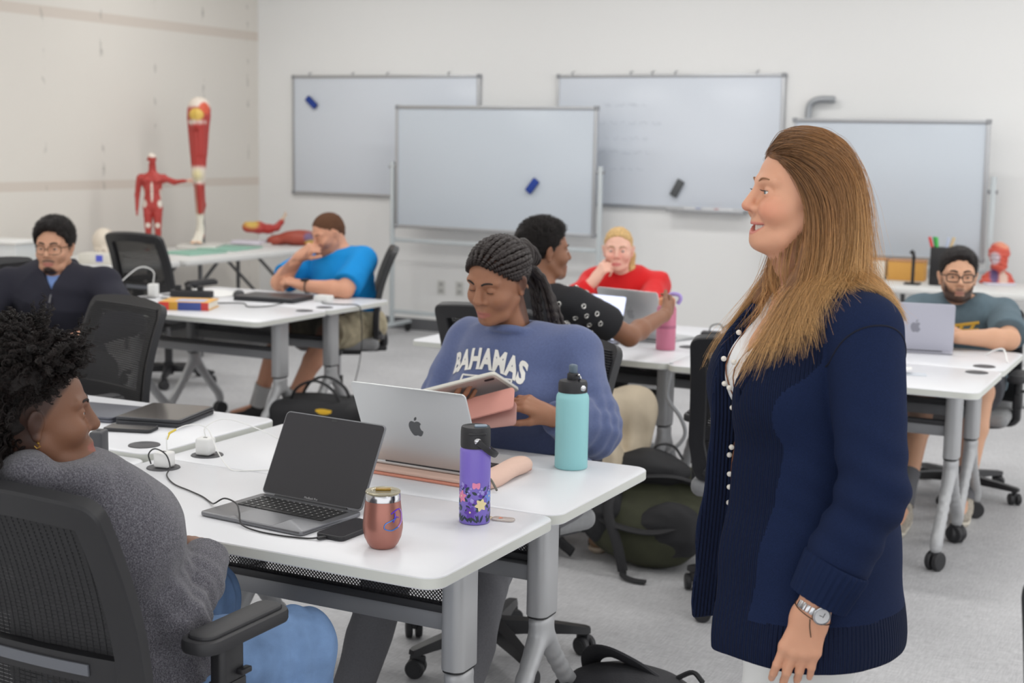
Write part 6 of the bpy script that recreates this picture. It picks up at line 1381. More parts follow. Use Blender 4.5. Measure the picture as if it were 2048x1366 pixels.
# ------------------------------------------------------------------ woman in the black studded top
def build_studs():
    o = (-2.50, 5.08); L0 = L3((-2.45, 4.96)); L = lambda *v: L0(*v); root = person('seated woman in a black studded top and beige skirt gripping the pink bottle', (*o, 0), 0)
    h = Head(L(-2.43, 5.04, 1.195), 46, 3, 0, 1.02); SK = skincol(140, 96, 72)
    J = JJ(L(-2.44, 4.92, 0.57), L(-2.44, 4.93, 0.70), L(-2.43, 4.965, 0.87), L(-2.425, 5.00, 1.045), L(-2.60, 5.06, 1.0), L(-2.265, 4.94, 0.995))
    arms = [dict(sh=J['sr'], el=L(-2.125, 5.20, 0.850), wr=L(-2.105, 5.545, 0.905), hand=dict(d=(-0.02, 0.90, 0.30), n=(-0.9, 0.0, 0.1), thumb_side=1, curl=(0.5, 0.7, 0.5), k=0.98)),
            dict(sh=J['sl'], el=L(-2.72, 5.22, 0.80), wr=L(-2.55, 5.46, 0.775), hand=dict(d=(0.4, 0.8, 0), n=(0, 0, -1), thumb_side=1, curl=(0.2, 0.3, 0.2)))]
    legs = [dict(hip=L(-2.34, 4.93, 0.55), knee=L(-2.10, 5.22, 0.545), ankle=L(-2.14, 5.02, 0.10), foot=(0.0, 1, 0)), dict(hip=L(-2.53, 4.95, 0.55), knee=L(-2.50, 5.35, 0.545), ankle=L(-2.45, 5.30, 0.10), foot=(0, 1, 0))]
    body_mesh(root, h, J, SK, arms, legs, 0.004, dict(lid=14, nose=0.92, nose_w=1.2, lip_full=1.15, lip_col=skincol(150, 92, 82)))
    add_eyes(root, h, (36, 24, 20)); add_brows(root, h, (30, 22, 20))
    hair_cap(root, h, mat('black_cropped_hair', rgb(22, 18, 17), 0.6, spec=0.2, bump=(160, 0.9)), 0.006, 0.0, 0.066, 0.030, 0.004, -0.075, -0.01, 0.005, 80, 0.0045)
    short_strands(root, h, 'curls', hair_mat('black_coil_strands', (12, 10, 10), (44, 36, 34), 0.5), 5500, 0.016, 0.030, lambda Q, N: N * 0.9 + A_(-0.3, 0, 0.2), hairline_fn(0.064, 0.030, 0.002), 0.0045, 0.0006, 5, 0.006, 0.0, -0.075)
    H = SDF(); H.u(P_ell(h.p(-0.085, 0, 0.045), (0.050, 0.055, 0.052))); H.disp(lambda P: 0.006 * vnoise(P, 80, 3), 0.008); H.build('hair_puff', MATS['black_cropped_hair'], root, 0.0045)
    K = garment_top(root, J, arms, mat('black_jersey', rgb(30, 30, 34), 0.9, bump=(800, 0.2)), (1, 1, 1), 0.014, 0.33, 0.60, 'studded_top', 0.006, 1.0, 1.0, 0.078, None, 0.005, 51, None, 0.05, (0.066, 0.070, 0.06))
    Kv = lambda P: SDF.comb(K.ops, P); st = MB(); sh = J['sr']; ax = unit(arms[0]['el'] - sh)
    P = []
    for i, tt in enumerate((0.0, 0.14, 0.28, 0.42)):
        for j in range(7): a = j * 0.75 + (i % 2) * 0.37; u = unit(np.cross(ax, (0, 0, 1.0))); v = np.cross(ax, u); P.append(sh + ax * 0.27 * tt + 0.09 * (math.cos(a) * u + math.sin(a) * v))
    for x in np.linspace(-0.14, 0.14, 4):
        for z in (0.04, -0.02): P.append(J['chest'] + A_(x, -0.15, z + 0.1))
    P = skin_pt(Kv, np.array(P), 10); e = 2e-3; g = np.stack([Kv(P + np.eye(3)[i] * e) - Kv(P - np.eye(3)[i] * e) for i in range(3)], 1); g /= np.linalg.norm(g, axis=1)[:, None]
    ms = mat('stud_steel', rgb(214, 212, 208), 0.25, 0.9)
    for p, n in zip(P, g):
        u = unit(np.cross(n, (0.3, 0.2, 1.0))); v = np.cross(n, u)
        MB().tube([p + n * 0.002 + 0.0085 * (math.cos(t_) * u + math.sin(t_) * v) for t_ in np.linspace(0, 2 * math.pi, 14, endpoint=False)], 0.0026, 6, closed=True).build('eyelet', ms, root)
    # long beige skirt spilling off the seat
    S = SDF(); S.u(P_ecap(J['pelvis'] + A_(0, 0, 0.06), J['pelvis'] + A_(0, 0, -0.03), J['side'], (0.165, 0.13), (0.20, 0.15)), 0.04)
    for lg in legs: S.u(P_cap(lg['hip'], lg['knee'], 0.105, 0.085), 0.05); S.u(P_cap(lg['knee'], lg['knea'] if 'knea' in lg else lg['knee'] * 0.3 + lg['ankle'] * 0.7, 0.085, 0.10), 0.06)
    S.u(P_ecap(L(-2.21, 4.95, 0.60), L(-2.06, 4.97, 0.20), (1, 0.15, 0), (0.06, 0.10), (0.14, 0.10)), 0.06)
    S.disp(lambda P: 0.012 * np.sin((P[:, 0] * 0.9 + P[:, 1] * 0.5) * 70 + vnoise(P, 9, 4) * 2) * np.clip((0.62 - P[:, 2]) / 0.3, 0, 1), 0.012); S.inter(P_plane((0, 0, 0.20), (0, 0, -1)), 0.006); folds(S, 18, 0.006, 53)
    S.build('skirt', mat('beige_linen', rgb(196, 182, 160), 0.9, noise=(10, 0.08), bump=(400, 0.3)), root, 0.008)
    shoes(root, legs, mat('shoe_tan', rgb(176, 132, 104), 0.6), mat('sole_tan', rgb(196, 180, 160), 0.7))
build_studs()
# ------------------------------------------------------------------ woman in red
def build_red():
    o = (-2.87, 6.95); L = L3(o); root = person('seated blonde woman in a red sweatshirt resting her chin on her fist', (*o, 0), 0)
    h = Head(L(-2.855, 6.80, 1.085), 288, 4, 0, 0.96); SK = skincol(232, 184, 164)
    J = JJ(L(-2.87, 6.99, 0.57), L(-2.87, 6.96, 0.70), L(-2.865, 6.92, 0.83), L(-2.86, 6.875, 0.955), L(-2.69, 6.93, 0.90), L(-3.035, 6.90, 0.895))
    arms = [dict(sh=J['sr'], el=L(-3.06, 6.60, 0.775), wr=L(-2.925, 6.655, 0.925), hand=dict(d=(0.50, 0.10, 0.75), n=(0.35, 0.75, -0.3), thumb_side=1, curl=(1.0, 1.2, 0.8))),
            dict(sh=J['sl'], el=L(-2.62, 6.66, 0.775), wr=L(-2.80, 6.53, 0.775), hand=dict(d=(-0.8, -0.2, 0), n=(0, 0, -1), thumb_side=-1, curl=(0.2, 0.3, 0.2)))]
    legs = [dict(hip=L(-2.78, 6.98, 0.55), knee=L(-2.76, 6.58, 0.545), ankle=L(-2.76, 6.55, 0.10), foot=(0, -1, 0)), dict(hip=L(-2.96, 6.98, 0.55), knee=L(-2.98, 6.58, 0.545), ankle=L(-2.98, 6.55, 0.10), foot=(0, -1, 0))]
    body_mesh(root, h, J, SK, arms, legs, 0.0042, dict(lid=4, lower_lid=16, nose=0.95, lip_col=skincol(206, 120, 116)), paints=[(h.ell((0.055, 0, -0.03), (0.05, 0.055, 0.025)), skincol(228, 160, 144), 0.03)])
    add_eyes(root, h, (90, 120, 140), (1, 0, -0.25)); add_brows(root, h, (150, 112, 76), 0.003)
    hm = mixmat('blonde_hair', (206, 170, 116), 0.5, (90, 0.25), (260, 0.6)); hair_cap(root, h, hm, 0.007, 0.0, 0.068, 0.034, 0.006, -0.06, -0.02, 0.0016, 200, 0.004)
    H = SDF()
    for p, q in (((-0.06, 0.052, 0.03), (-0.045, 0.070, -0.04)), ((-0.045, 0.070, -0.04), (-0.03, 0.072, -0.115)), ((-0.03, 0.072, -0.115), (-0.03, 0.070, -0.16))): H.u(h.cap(p, q, 0.020, 0.016), 0.02)
    H.disp(lambda P: 0.002 * vnoise(P * A_(3, 3, 0.4), 90, 2), 0.003); H.build('ponytail', hm, root, 0.004)
    garment_top(root, J, arms, mat('red_fleece', rgb(216, 24, 28), 0.92, sheen=0.15, bump=(600, 0.2)), (1, 1, 1), 0.022, 0.93, 0.52, 'sweatshirt', 0.006, 1.02, 1.04, 0.072, None, 0.007, 61, None, 0.045, (0.070, 0.066, 0.058))
    garment_legs(root, J, legs, mat('charcoal_trousers', rgb(48, 48, 52), 0.9), (1, 1, 1), 2.0, 0.016, 'trousers', 0.009, 0.006, 63); shoes(root, legs, mat('shoe_black', rgb(40, 40, 42), 0.6), mat('sole_white', rgb(200, 200, 198), 0.7))
build_red()
# ------------------------------------------------------------------ man in the grey T-shirt
def build_grey():
    o = (-1.14, 6.92); L = L3(o); root = person('seated smiling man with glasses and short beard in a grey T-shirt with yellow print', (*o, 0), 0)
    h = Head(L(-1.150, 6.82, 1.045), 287, 0, 0, 1.04); SK = skincol(212, 164, 134)
    J = JJ(L(-1.14, 6.99, 0.56), L(-1.14, 6.97, 0.68), L(-1.145, 6.93, 0.80), L(-1.145, 6.885, 0.915), L(-0.955, 6.93, 0.865), L(-1.335, 6.89, 0.865))
    arms = [dict(sh=J['sl'], el=L(-0.885, 6.66, 0.785), wr=L(-1.09, 6.53, 0.795), r=(0.056, 0.048, 0.044, 0.030), hand=dict(d=(-0.9, 0.0, 0), n=(0, 0, -1), thumb_side=-1, curl=(0.3, 0.4, 0.3))),
            dict(sh=J['sr'], el=L(-1.38, 6.64, 0.785), wr=L(-1.20, 6.57, 0.82), r=(0.056, 0.048, 0.044, 0.030), hand=dict(d=(0.9, 0.1, 0), n=(0, 0, -1), thumb_side=1, curl=(0.3, 0.4, 0.3)))]
    legs = [dict(hip=L(-1.04, 6.98, 0.55), knee=L(-0.98, 6.60, 0.545), ankle=L(-1.00, 6.42, 0.10), foot=(0.1, -1, 0)), dict(hip=L(-1.24, 6.98, 0.55), knee=L(-1.22, 6.56, 0.545), ankle=L(-1.20, 6.10, 0.11), foot=(0.05, -1, 0))]
    body_mesh(root, h, J, SK, arms, legs, 0.004, dict(lid=10, lower_lid=14, jaw=1.06, lipw=1.05, lip_full=0.9, lip_col=skincol(176, 122, 106)), paints=[beard_paint(h, skincol(74, 56, 48), True, 0.02)], w=1.08, neck_r=(0.056, 0.062))
    add_eyes(root, h, (40, 28, 22)); add_brows(root, h, (34, 28, 26), 0.0042, 0.024)
    glasses(root, h, M_LENS, 0.025, 0.0165, r=0.0024, rnd=0.010)
    hair_cap(root, h, mixmat('dark_short_hair', (34, 30, 30), 0.6, (200, 0.3)), 0.009, 0.016, 0.072, 0.040, 0.014, -0.055, -0.015, 0.0035, 120, 0.004)
    short_strands(root, h, 'hair_strands', hair_mat('dark_short_strands', (16, 14, 14), (56, 50, 48), 0.5), 5000, 0.015, 0.032, lambda Q, N: N * 0.6 + A_(-0.35, 0.25, 0.35), hairline_fn(0.071, 0.040, 0.014), 0, 0.0005, 4, 0.010, -0.02)
    K = garment_top(root, J, arms, mat('slate_jersey', rgb(92, 110, 120), 0.9, noise=(40, 0.06), bump=(700, 0.2)), (1, 1, 1), 0.016, 0.42, 0.50, 'tee_shirt', 0.006, 1.10, 1.08, 0.070, None, 0.006, 71, None, 0.05, (0.072, 0.076, 0.06))
    Kv = lambda P: SDF.comb(K.ops, P) + sum(fn(P) for fn in K.dis)
    pr = MB()
    for (x0, z0, x1, z1) in ((0.02, 0.815, 0.13, 0.835), (0.00, 0.79, 0.13, 0.80), (0.02, 0.765, 0.06, 0.815), (0.08, 0.765, 0.11, 0.83)):
        t_ = np.linspace(0, 1, 14); P = np.stack([-1.17 - o[0] + x0 + (x1 - x0) * t_, np.full(14, 6.6 - o[1]), z0 + (z1 - z0) * t_], 1)
        for _ in range(60): P[:, 1] += np.clip(Kv(P), -0.02, 0.02) * 0.8
        pr.tube(P + A_(0, -0.001, 0), 0.008, 6, flat=0.4, up=(0, 1, 0))
    pr.build('chest_print', mat('yellow_print', rgb(220, 172, 66), 0.8), root)
    garment_legs(root, J, legs, mat('grey_shorts', rgb(70, 72, 78), 0.9), (1, 1, 1), 0.9, 0.022, 'shorts', 0.008, 0.006, 73)
    shoes(root, legs, mat('grey_knit_shoe', rgb(168, 160, 148), 0.8, noise=(120, 0.3)), mat('sole_cream', rgb(210, 204, 190), 0.7), mat('sock_charcoal', rgb(100, 100, 104), 0.9))
build_grey()
# ================================================================== things on the tables
M_SILVER = mat('silver_aluminium', rgb(205, 207, 208), 0.36, 0.55); M_SPACE = mat('space_grey_aluminium', rgb(128, 129, 133), 0.36, 0.65)
M_KEY = mat('black_keycap', rgb(28, 28, 30), 0.5); M_GLASS = mat('black_glass', rgb(58, 57, 60), 0.10, spec=0.5); M_DARKL = mat('dark_laptop_shell', rgb(52, 53, 57), 0.38, 0.2)
M_WHITEP = mat('white_plastic', rgb(234, 234, 232), 0.4)
def arc(cx, cz, r, a0, a1, n): return [(cx + r * math.cos(math.radians(a0 + (a1 - a0) * i / n)), cz + r * math.sin(math.radians(a0 + (a1 - a0) * i / n))) for i in range(n + 1)]
APPLE = smooth_path([(0.0, 0.36, 0), (0.12, 0.42, 0), (0.28, 0.42, 0), (0.40, 0.30, 0), (0.33, 0.20, 0), (0.29, 0.06, 0), (0.34, -0.10, 0), (0.44, -0.18, 0), (0.38, -0.34, 0), (0.26, -0.50, 0), (0.14, -0.52, 0), (0.02, -0.48, 0), (-0.10, -0.52, 0), (-0.24, -0.50, 0), (-0.38, -0.28, 0), (-0.44, -0.02, 0), (-0.40, 0.22, 0), (-0.28, 0.38, 0), (-0.14, 0.42, 0), (0.0, 0.36, 0)], 3)[:-1, :2]
LEAF = smooth_path([(0.0, 0.46, 0), (0.02, 0.58, 0), (0.10, 0.68, 0), (0.20, 0.72, 0), (0.19, 0.60, 0), (0.12, 0.50, 0), (0.0, 0.46, 0)], 3)[:-1, :2]
def laptop(label, loc, yaw, w, d, openg, shell, th=0.011, screen=None, logo=None, group=None, brand=None, keys=True):
    t = thing('laptop', label, 'laptop', loc, math.radians(yaw), group); a = np.array
    b = MB().prism(rrect(w, d, 0.012, 6), 0.0015, th, 0.0025, off=(0, -d / 2, 0)).build('base', shell, t)
    ft = MB()
    for sx in (-1, 1):
        for sy in (-0.025, -d + 0.025): ft.lathe([(0.008, 0.0), (0.008, 0.002)], 10, (sx * (w / 2 - 0.03), sy, 0))
    ft.build('rubber_foot', M_BLK, b)
    if openg > 5:
        kw = w * 0.86; kd = d * 0.46
        MB().prism(rrect(kw, kd, 0.004, 3), th - 0.0003, th + 0.0002, 0, off=(0, -0.022 - kd / 2, 0)).build('key_well', M_KEY, t)
        if keys:
            k = MB(); rows = 6
            for r_ in range(rows):
                n = 14 if r_ < 5 else 10
                for c in range(n):
                    kx = kw * 0.97 / 14; x = -kw * 0.485 + kx * (c + 0.5); wd = kx * 0.86
                    if r_ == 5 and c == 4: x += kx * 2; wd = kx * 4.9
                    if r_ == 5 and c > 4: x += kx * 4
                    k.box((x, -0.022 - kd * 0.97 * (r_ + 0.5) / rows - 0.001, th + 0.0009), (wd, kd / rows * (0.52 if r_ == 0 else 0.84), 0.0016), 0.0005, None, 1)
            k.build('keyboard', M_KEY, t)
            lg = MB()
            for r_ in range(5):
                for c in range(14):
                    kx = kw * 0.97 / 14; lg.box((-kw * 0.485 + kx * (c + 0.5), -0.022 - kd * 0.97 * (r_ + 0.5) / rows - 0.001, th + 0.00175), (0.0028, 0.0032, 0.0001))
            lg.build('key_legend', mat('legend_white', rgb(200, 200, 200), 0.6), t)
        MB().prism(rrect(w * 0.42, d * 0.36, 0.004, 3), th - 0.0003, th + 0.00025, 0, off=(0, -d * 0.80, 0)).build('trackpad', shell, t)
    th_ = math.radians(openg); u = a([0, -math.cos(th_), math.sin(th_)]); n = a([0, -math.sin(th_), -math.cos(th_)]); M = np.stack([a([1.0, 0, 0]), -n, u], 1); o = a([0, -0.004, th + 0.0015 if openg > 5 else th + 0.004])
    Lh = d - 0.006; Q = np.stack([a([1.0, 0, 0]), -u, -n], 1)      # lid drawn in (x, -u, -n)
    ld = MB(np.stack([a([1.0, 0, 0]), u, -n], 1), o).prism(rrect(w, Lh, 0.012, 6, 0, Lh / 2), -0.001, 0.0042, 0.0014).build('lid', shell, t)
    MB(np.stack([a([1.0, 0, 0]), u, -n], 1), o).prism(rrect(w - 0.006, Lh - 0.006, 0.010, 6, 0, Lh / 2), -0.0016, -0.0008, 0).build('screen_glass', screen or M_GLASS, t)
    if brand:
        fc = bpy.data.curves.new('t', 'FONT'); fc.body = brand; fc.size = 0.0075; fc.align_x = 'CENTER'; to = bpy.data.objects.new('t', fc); COL.objects.link(to); me = bpy.data.meshes.new_from_object(to.evaluated_get(bpy.context.evaluated_depsgraph_get()))
        V = np.array([v.co[:] for v in me.vertices]); F = [tuple(p.vertices) for p in me.polygons]; bpy.data.objects.remove(to)
        link_mesh('lettering', o + V[:, :1] * a([1.0, 0, 0]) + (V[:, 1:2] + 0.005) * u + n * 0.0018, F, mat('bezel_letter', rgb(170, 170, 172), 0.5), t, False)
        MB(np.stack([a([1.0, 0, 0]), u, -n], 1), o).prism(rrect(0.018, 0.006, 0.002, 3, 0, Lh - 0.008), -0.0019, -0.0015).build('camera_notch', M_BLK, t)
    if logo:
        g = MB(np.stack([a([-1.0, 0, 0]), u, -n], 1), o + u * Lh * 0.5); s = 0.048
        g.prism([(x * s, y * s) for x, y in APPLE], 0.0041, 0.0045).prism([(x * s, y * s) for x, y in LEAF], 0.0041, 0.0045); g.build('lid_logo', logo, t)
    MB().cyl((-w * 0.36, -0.003, th), (w * 0.36, -0.003, th), 0.0042, n=12).build('hinge', M_BLK2, t)
    return t
TZ = TOPZ + 0.0005
laptop('open grey laptop with dark screen beside the rose tumbler', (-1.955, 2.782, TZ), -5, 0.3126, 0.2212, 117, M_SPACE, 0.0112, brand='MacBook Pro', logo=M_BLK)
laptop('open silver laptop on a pink sleeve, its lid back towards us', (-1.868, 3.178, TZ + 0.021), 177, 0.3557, 0.2481, 113, M_SILVER, 0.0115, logo=mat('logo_dark_mirror', rgb(96, 98, 100), 0.25, 0.6))
# ---- pink folded sleeve under it
t = thing('laptop_sleeve', 'open pink fabric laptop sleeve under the silver laptop', 'sleeve', (-1.868, 3.29, TZ), math.radians(177))
M_PINK = mat('pink_felt', rgb(228, 194, 178), 0.9, bump=(900, 0.3)); M_PINK2 = mat('coral_lining', rgb(222, 150, 128), 0.85)
MB().prism(rrect(0.385, 0.295, 0.02, 5), 0.0, 0.008, 0.003).build('lower_panel', M_PINK2, t); MB().prism(rrect(0.380, 0.285, 0.02, 5, 0, 0.004), 0.0085, 0.0205, 0.005).build('upper_panel', M_PINK, t)
rl = SDF(); pts = smooth_path([(-0.180, -0.10, 0.022), (-0.183, -0.03, 0.021), (-0.188, 0.05, 0.018), (-0.190, 0.115, 0.012)], 4)
for p, q in zip(pts[:-1], pts[1:]): rl.u(P_ecap(p, q, (1, 0, 0), (0.030, 0.021), (0.030, 0.021)), 0.01)
rl.disp(lambda P: 0.0015 * vnoise(P, 60, 2), 0.002); rl.inter(P_plane((0, 0, 0.0005), (0, 0, -1)), 0.002); rl.build('rolled_flap', M_PINK, t, 0.004)
MB().tube(smooth_path([(-0.19, 0.10, 0.03), (-0.215, 0.12, 0.024), (-0.235, 0.135, 0.012), (-0.243, 0.14, 0.006)], 4), 0.003, 6).build('elastic_loop', mat('elastic_grey', rgb(110, 108, 100), 0.8), t)
# ---- phone next to the laptop and its cable
def phone(label, loc, yaw, w=0.076, l=0.156, th=0.011):
    p = thing('phone', label, 'phone', loc, math.radians(yaw))
    MB().prism(rrect(w, l, 0.013, 6), 0, th, 0.003).build('case', M_BLK2, p); MB().prism(rrect(w - 0.006, l - 0.006, 0.011, 6), th - 0.0004, th + 0.0002).build('screen_glass', M_GLASS, p)
    MB().tube(arc3 := [(w * 0.22 + 0.008 * math.cos(q), -l / 2 - 0.0004, th * 0.5 + 0.002 * math.sin(q)) for q in np.linspace(0, 6.28, 10)], 0.0007, 4).build('speaker_slot', M_BLK, p); return p
phone('black cased phone charging beside the open grey laptop', (-1.752, 2.640, TZ), -2)
phone('black phone on the white table in front of the closed laptops', (-2.905, 3.205, 0.7475), -72, 0.074, 0.15)
c = thing('charging_cable', 'black charging cable looping from the table grommet to the phone', 'cable', (0, 0, 0))
MB().tube(smooth_path([(-2.552, 2.890, 0.748), (-2.556, 2.886, 0.775), (-2.535, 2.888, 0.792), (-2.498, 2.888, 0.780), (-2.478, 2.880, 0.750), (-2.455, 2.84, 0.739), (-2.38, 2.78, 0.738), (-2.30, 2.745, 0.738), (-2.235, 2.715, 0.738), (-2.175, 2.675, 0.739), (-2.140, 2.645, 0.749), (-2.110, 2.645, 0.765), (-2.06, 2.625, 0.764), (-2.02, 2.585, 0.757), (-1.985, 2.548, 0.742), (-1.93, 2.532, 0.738), (-1.86, 2.528, 0.738), (-1.80, 2.538, 0.738), (-1.775, 2.548, 0.740)], 7), 0.0020, 8).build('cord', M_BLK, c)
MB().box((-1.767, 2.553, 0.7405), (0.010, 0.022, 0.0065), 0.002, rotz(-0.5)).build('plug', M_BLK, c)
def cube_charger(label, x, y, s=(0.043, 0.043, 0.046), m=None, yaw=10, z=TOPZ + 0.0026, nm='wall_charger'):
    t = thing(nm, label, 'charger', (x, y, z), math.radians(yaw)); MB().box((0, 0, s[2] / 2), s, 0.006, None, 3).build('charger_body', m or M_WHITEP, t)
    MB().box((0, 0, s[2] + 0.0004), (0.011, 0.005, 0.001), 0.0003).build('port', M_BLK, t); return t
cube_charger('white cube charger in the grommet with the black cord looping over it', -2.530, 2.918, (0.046, 0.040, 0.042))
cube_charger('white cube charger in the grommet nearest the closed laptops, with a white cord', -2.535, 3.096, (0.044, 0.042, 0.048))
cube_charger('black charger brick standing in the grommet beside the curly haired woman\'s face', -2.722, 2.876, (0.036, 0.062, 0.086), mat('charger_charcoal', rgb(66, 66, 70), 0.5), 25)
MB().box((-0.012, 0, 0.02), (0.012, 0.016, 0.03), 0.003)
c = thing('white_cable', 'thin white cord running from the upright cube charger across the white table', 'cable', (0, 0, 0))
MB().tube(smooth_path([(-2.535, 3.096, 0.786), (-2.536, 3.10, 0.815), (-2.51, 3.15, 0.832), (-2.44, 3.19, 0.810), (-2.35, 3.21, 0.775), (-2.27, 3.215, 0.745), (-2.2, 3.22, 0.738), (-2.11, 3.20, 0.738)], 8), 0.0016, 8).build('cord', M_WHITEP, c)
c = thing('white_cable', 'white cord with a yellow plug end sagging over the table edge', 'cable', (0, 0, 0))
MB().tube(smooth_path([(-2.522, 2.92, 0.784), (-2.522, 2.92, 0.818), (-2.53, 2.95, 0.828), (-2.53, 3.02, 0.835), (-2.50, 3.06, 0.822), (-2.43, 3.02, 0.770), (-2.36, 2.985, 0.738), (-2.31, 3.00, 0.738), (-2.24, 3.06, 0.738), (-2.17, 3.12, 0.738)], 8), 0.0016, 8).build('cord', M_WHITEP, c)
MB().tube([(-2.522, 2.92, 0.814), (-2.526, 2.935, 0.827), (-2.53, 2.965, 0.831)], 0.0032, 8).build('yellow_sleeve', mat('yellow_rubber', rgb(222, 196, 70), 0.5), c)
# ---- closed laptops on the far table
def closed_laptop(label, loc, yaw, w, d, h, m, m2=None):
    t = thing('laptop', label, 'laptop', loc, math.radians(yaw)); MB().prism(rrect(w, d, 0.012, 5), 0, h * 0.55, 0.003).build('base', m, t); MB().prism(rrect(w, d, 0.012, 5), h * 0.58, h, 0.003).build('lid', m, t)
    if m2: MB().prism(rrect(w - 0.014, d - 0.014, 0.008, 5), h - 0.0004, h + 0.0003).build('glossy_panel', m2, t)
    return t
closed_laptop('closed dark laptop with a glossy top on the white table', (-2.935, 3.395, 0.7475), 14, 0.215, 0.25, 0.024, M_DARKL, mat('gloss_panel', rgb(86, 82, 80), 0.12))
closed_laptop('closed grey laptop partly hidden behind the curly haired woman\'s face', (-3.16, 3.33, 0.7475), 8, 0.25, 0.2, 0.018, mat('mid_grey_shell', rgb(92, 94, 104), 0.4, 0.3))
# ---- tumbler
t = thing('tumbler', 'rose gold stemless tumbler with clear lid and a purple script initial', 'tumbler', (-1.622, 2.578, TZ), math.radians(30))
M_ROSE = mat('rose_gold_metal', rgb(178, 122, 110), 0.34, 0.65); prof = [(0.0, 0.0), (0.026, 0.0), (0.0285, 0.002), (0.034, 0.010), (0.0405, 0.024), (0.0438, 0.042), (0.0440, 0.052), (0.0425, 0.072), (0.0398, 0.096), (0.0388, 0.106)]
MB().lathe(prof, 56).build('cup_body', M_ROSE, t, angle=70); MB().lathe([(0.0386, 0.106), (0.0391, 0.1065), (0.0382, 0.120), (0.0372, 0.1215), (0.035, 0.1215), (0.035, 0.106)], 56).build('steel_rim', M_CHROME, t)
ml = mat('clear_acrylic', rgb(240, 232, 205), 0.06, trans=0.75, spec=0.5); MB().lathe([(0.0, 0.1205), (0.028, 0.1205), (0.030, 0.1225), (0.0385, 0.1225), (0.0385, 0.1255), (0.037, 0.127), (0.029, 0.127), (0.027, 0.124), (0.0, 0.124)], 48).build('lid', ml, t)
MB().box((0.0, 0.012, 0.1265), (0.034, 0.014, 0.005), 0.002).build('lid_slider', mat('amber_acrylic', rgb(190, 150, 50), 0.1, trans=0.4), t)
def cup_r(z): return np.interp(z, [p[1] for p in prof[1:]], [p[0] for p in prof[1:]])
ini = MB(); mi = mat('holographic_vinyl', None, 0.25, 0.4, vcol=True)
ph0 = math.radians(-72)
def onc(s, z): r_ = cup_r(z) + 0.0006; A = ph0 + s * 1.6 / 0.042; return (r_ * math.cos(A), r_ * math.sin(A), z)
for pts, col in (([(0.004, 0.083), (0.013, 0.090), (0.020, 0.091)], (110, 70, 230)), ([(0.020, 0.091), (0.0245, 0.080), (0.0215, 0.062), (0.014, 0.052)], (190, 160, 240)), ([(0.014, 0.052), (0.004, 0.047), (-0.005, 0.052), (-0.004, 0.062), (0.004, 0.068), (0.012, 0.072)], (70, 140, 230)), ([(0.0105, 0.084), (0.010, 0.074), (0.007, 0.064)], (90, 70, 230)), ([(0.010, 0.077), (0.016, 0.073)], (120, 80, 230))):
    P = smooth_path([onc(s, z) for s, z in pts], 6); ini.tube(P, 0.0024, 6, col=rgb(*col), flat=0.5)
ini.build('script_initial', mi, t, vcol=True)
# ---- purple bottle
t = thing('water_bottle', 'purple water bottle with flower print and black carry lid', 'bottle', (-1.549, 2.865, TZ), math.radians(36))
M_PURP = mat('purple_powder_coat', rgb(130, 112, 204), 0.38); R0 = 0.0362
MB().lathe([(0.0, 0.0), (0.034, 0.0), (R0, 0.002), (R0, 0.172), (0.0352, 0.1765), (0.0335, 0.178), (0.0335, 0.186)], 56).build('bottle_body', M_PURP, t, angle=60)
lid = MB().lathe([(0.0, 0.180), (0.0345, 0.180), (0.0352, 0.184), (0.0352, 0.216), (0.0340, 0.226), (0.0325, 0.229), (0.029, 0.2285), (0.027, 0.2265), (0.0, 0.2265)], 48).build('lid', M_BLK2, t)
MB().box((0, -0.0335, 0.216), (0.042, 0.006, 0.006), 0.003).build('lid_ledge', M_BLK2, lid); MB().box((0.012, 0.0, 0.2285), (0.03, 0.016, 0.006), 0.0025).build('spout', mat('blue_grey_spout', rgb(140, 156, 172), 0.4), t)
MB(rotx(math.pi / 2), (0.0, -0.0352, 0.199)).lathe([(0, 0.0045), (0.006, 0.004), (0.0082, 0.002), (0.0085, 0)], 20).build('pivot', M_CHROME, t)
MB(rotx(-math.pi / 2), (0.0, 0.0352, 0.199)).lathe([(0, 0.0045), (0.006, 0.004), (0.0082, 0.002), (0.0085, 0)], 20).build('pivot', M_CHROME, t)
st = smooth_path([(0.0, -0.0385, 0.199), (0.016, -0.0385, 0.185), (0.034, -0.030, 0.170), (0.047, -0.012, 0.161), (0.050, 0.0, 0.1595), (0.047, 0.012, 0.161), (0.034, 0.030, 0.170), (0.016, 0.0385, 0.185), (0.0, 0.0385, 0.199)], 5)
MB().tube(st, 0.0072, 8, flat=0.28, up=(0, -1, 0)).build('carry_strap', M_BLK2, t)
fl = MB(); rr_ = np.random.default_rng(21)
def leafp(s, z, ang, L, W, col, lift=0.0003):
    pts = [(0, 0), (0.25, 0.42), (0.55, 0.5), (0.85, 0.25), (1, 0), (0.85, -0.25), (0.55, -0.5), (0.25, -0.42)]; V = []
    for a_, b_ in pts:
        x = a_ * L; y = b_ * W; X = s + x * math.cos(ang) - y * math.sin(ang); Z = z + x * math.sin(ang) + y * math.cos(ang); A = X / R0; V.append(((R0 + lift) * math.cos(A), (R0 + lift) * math.sin(A), max(Z, 0.003)))
    c0 = np.mean(V, 0); c0[:2] *= (R0 + lift) / np.hypot(*c0[:2]); n = len(V); fl.add(V + [tuple(c0)], [(i, (i + 1) % n, n) for i in range(n)], col=rgb(*col))
GR, VI, LI, PK, BL_, YE = (38, 56, 66), (98, 62, 170), (166, 156, 226), (236, 142, 178), (112, 142, 224), (238, 222, 170)
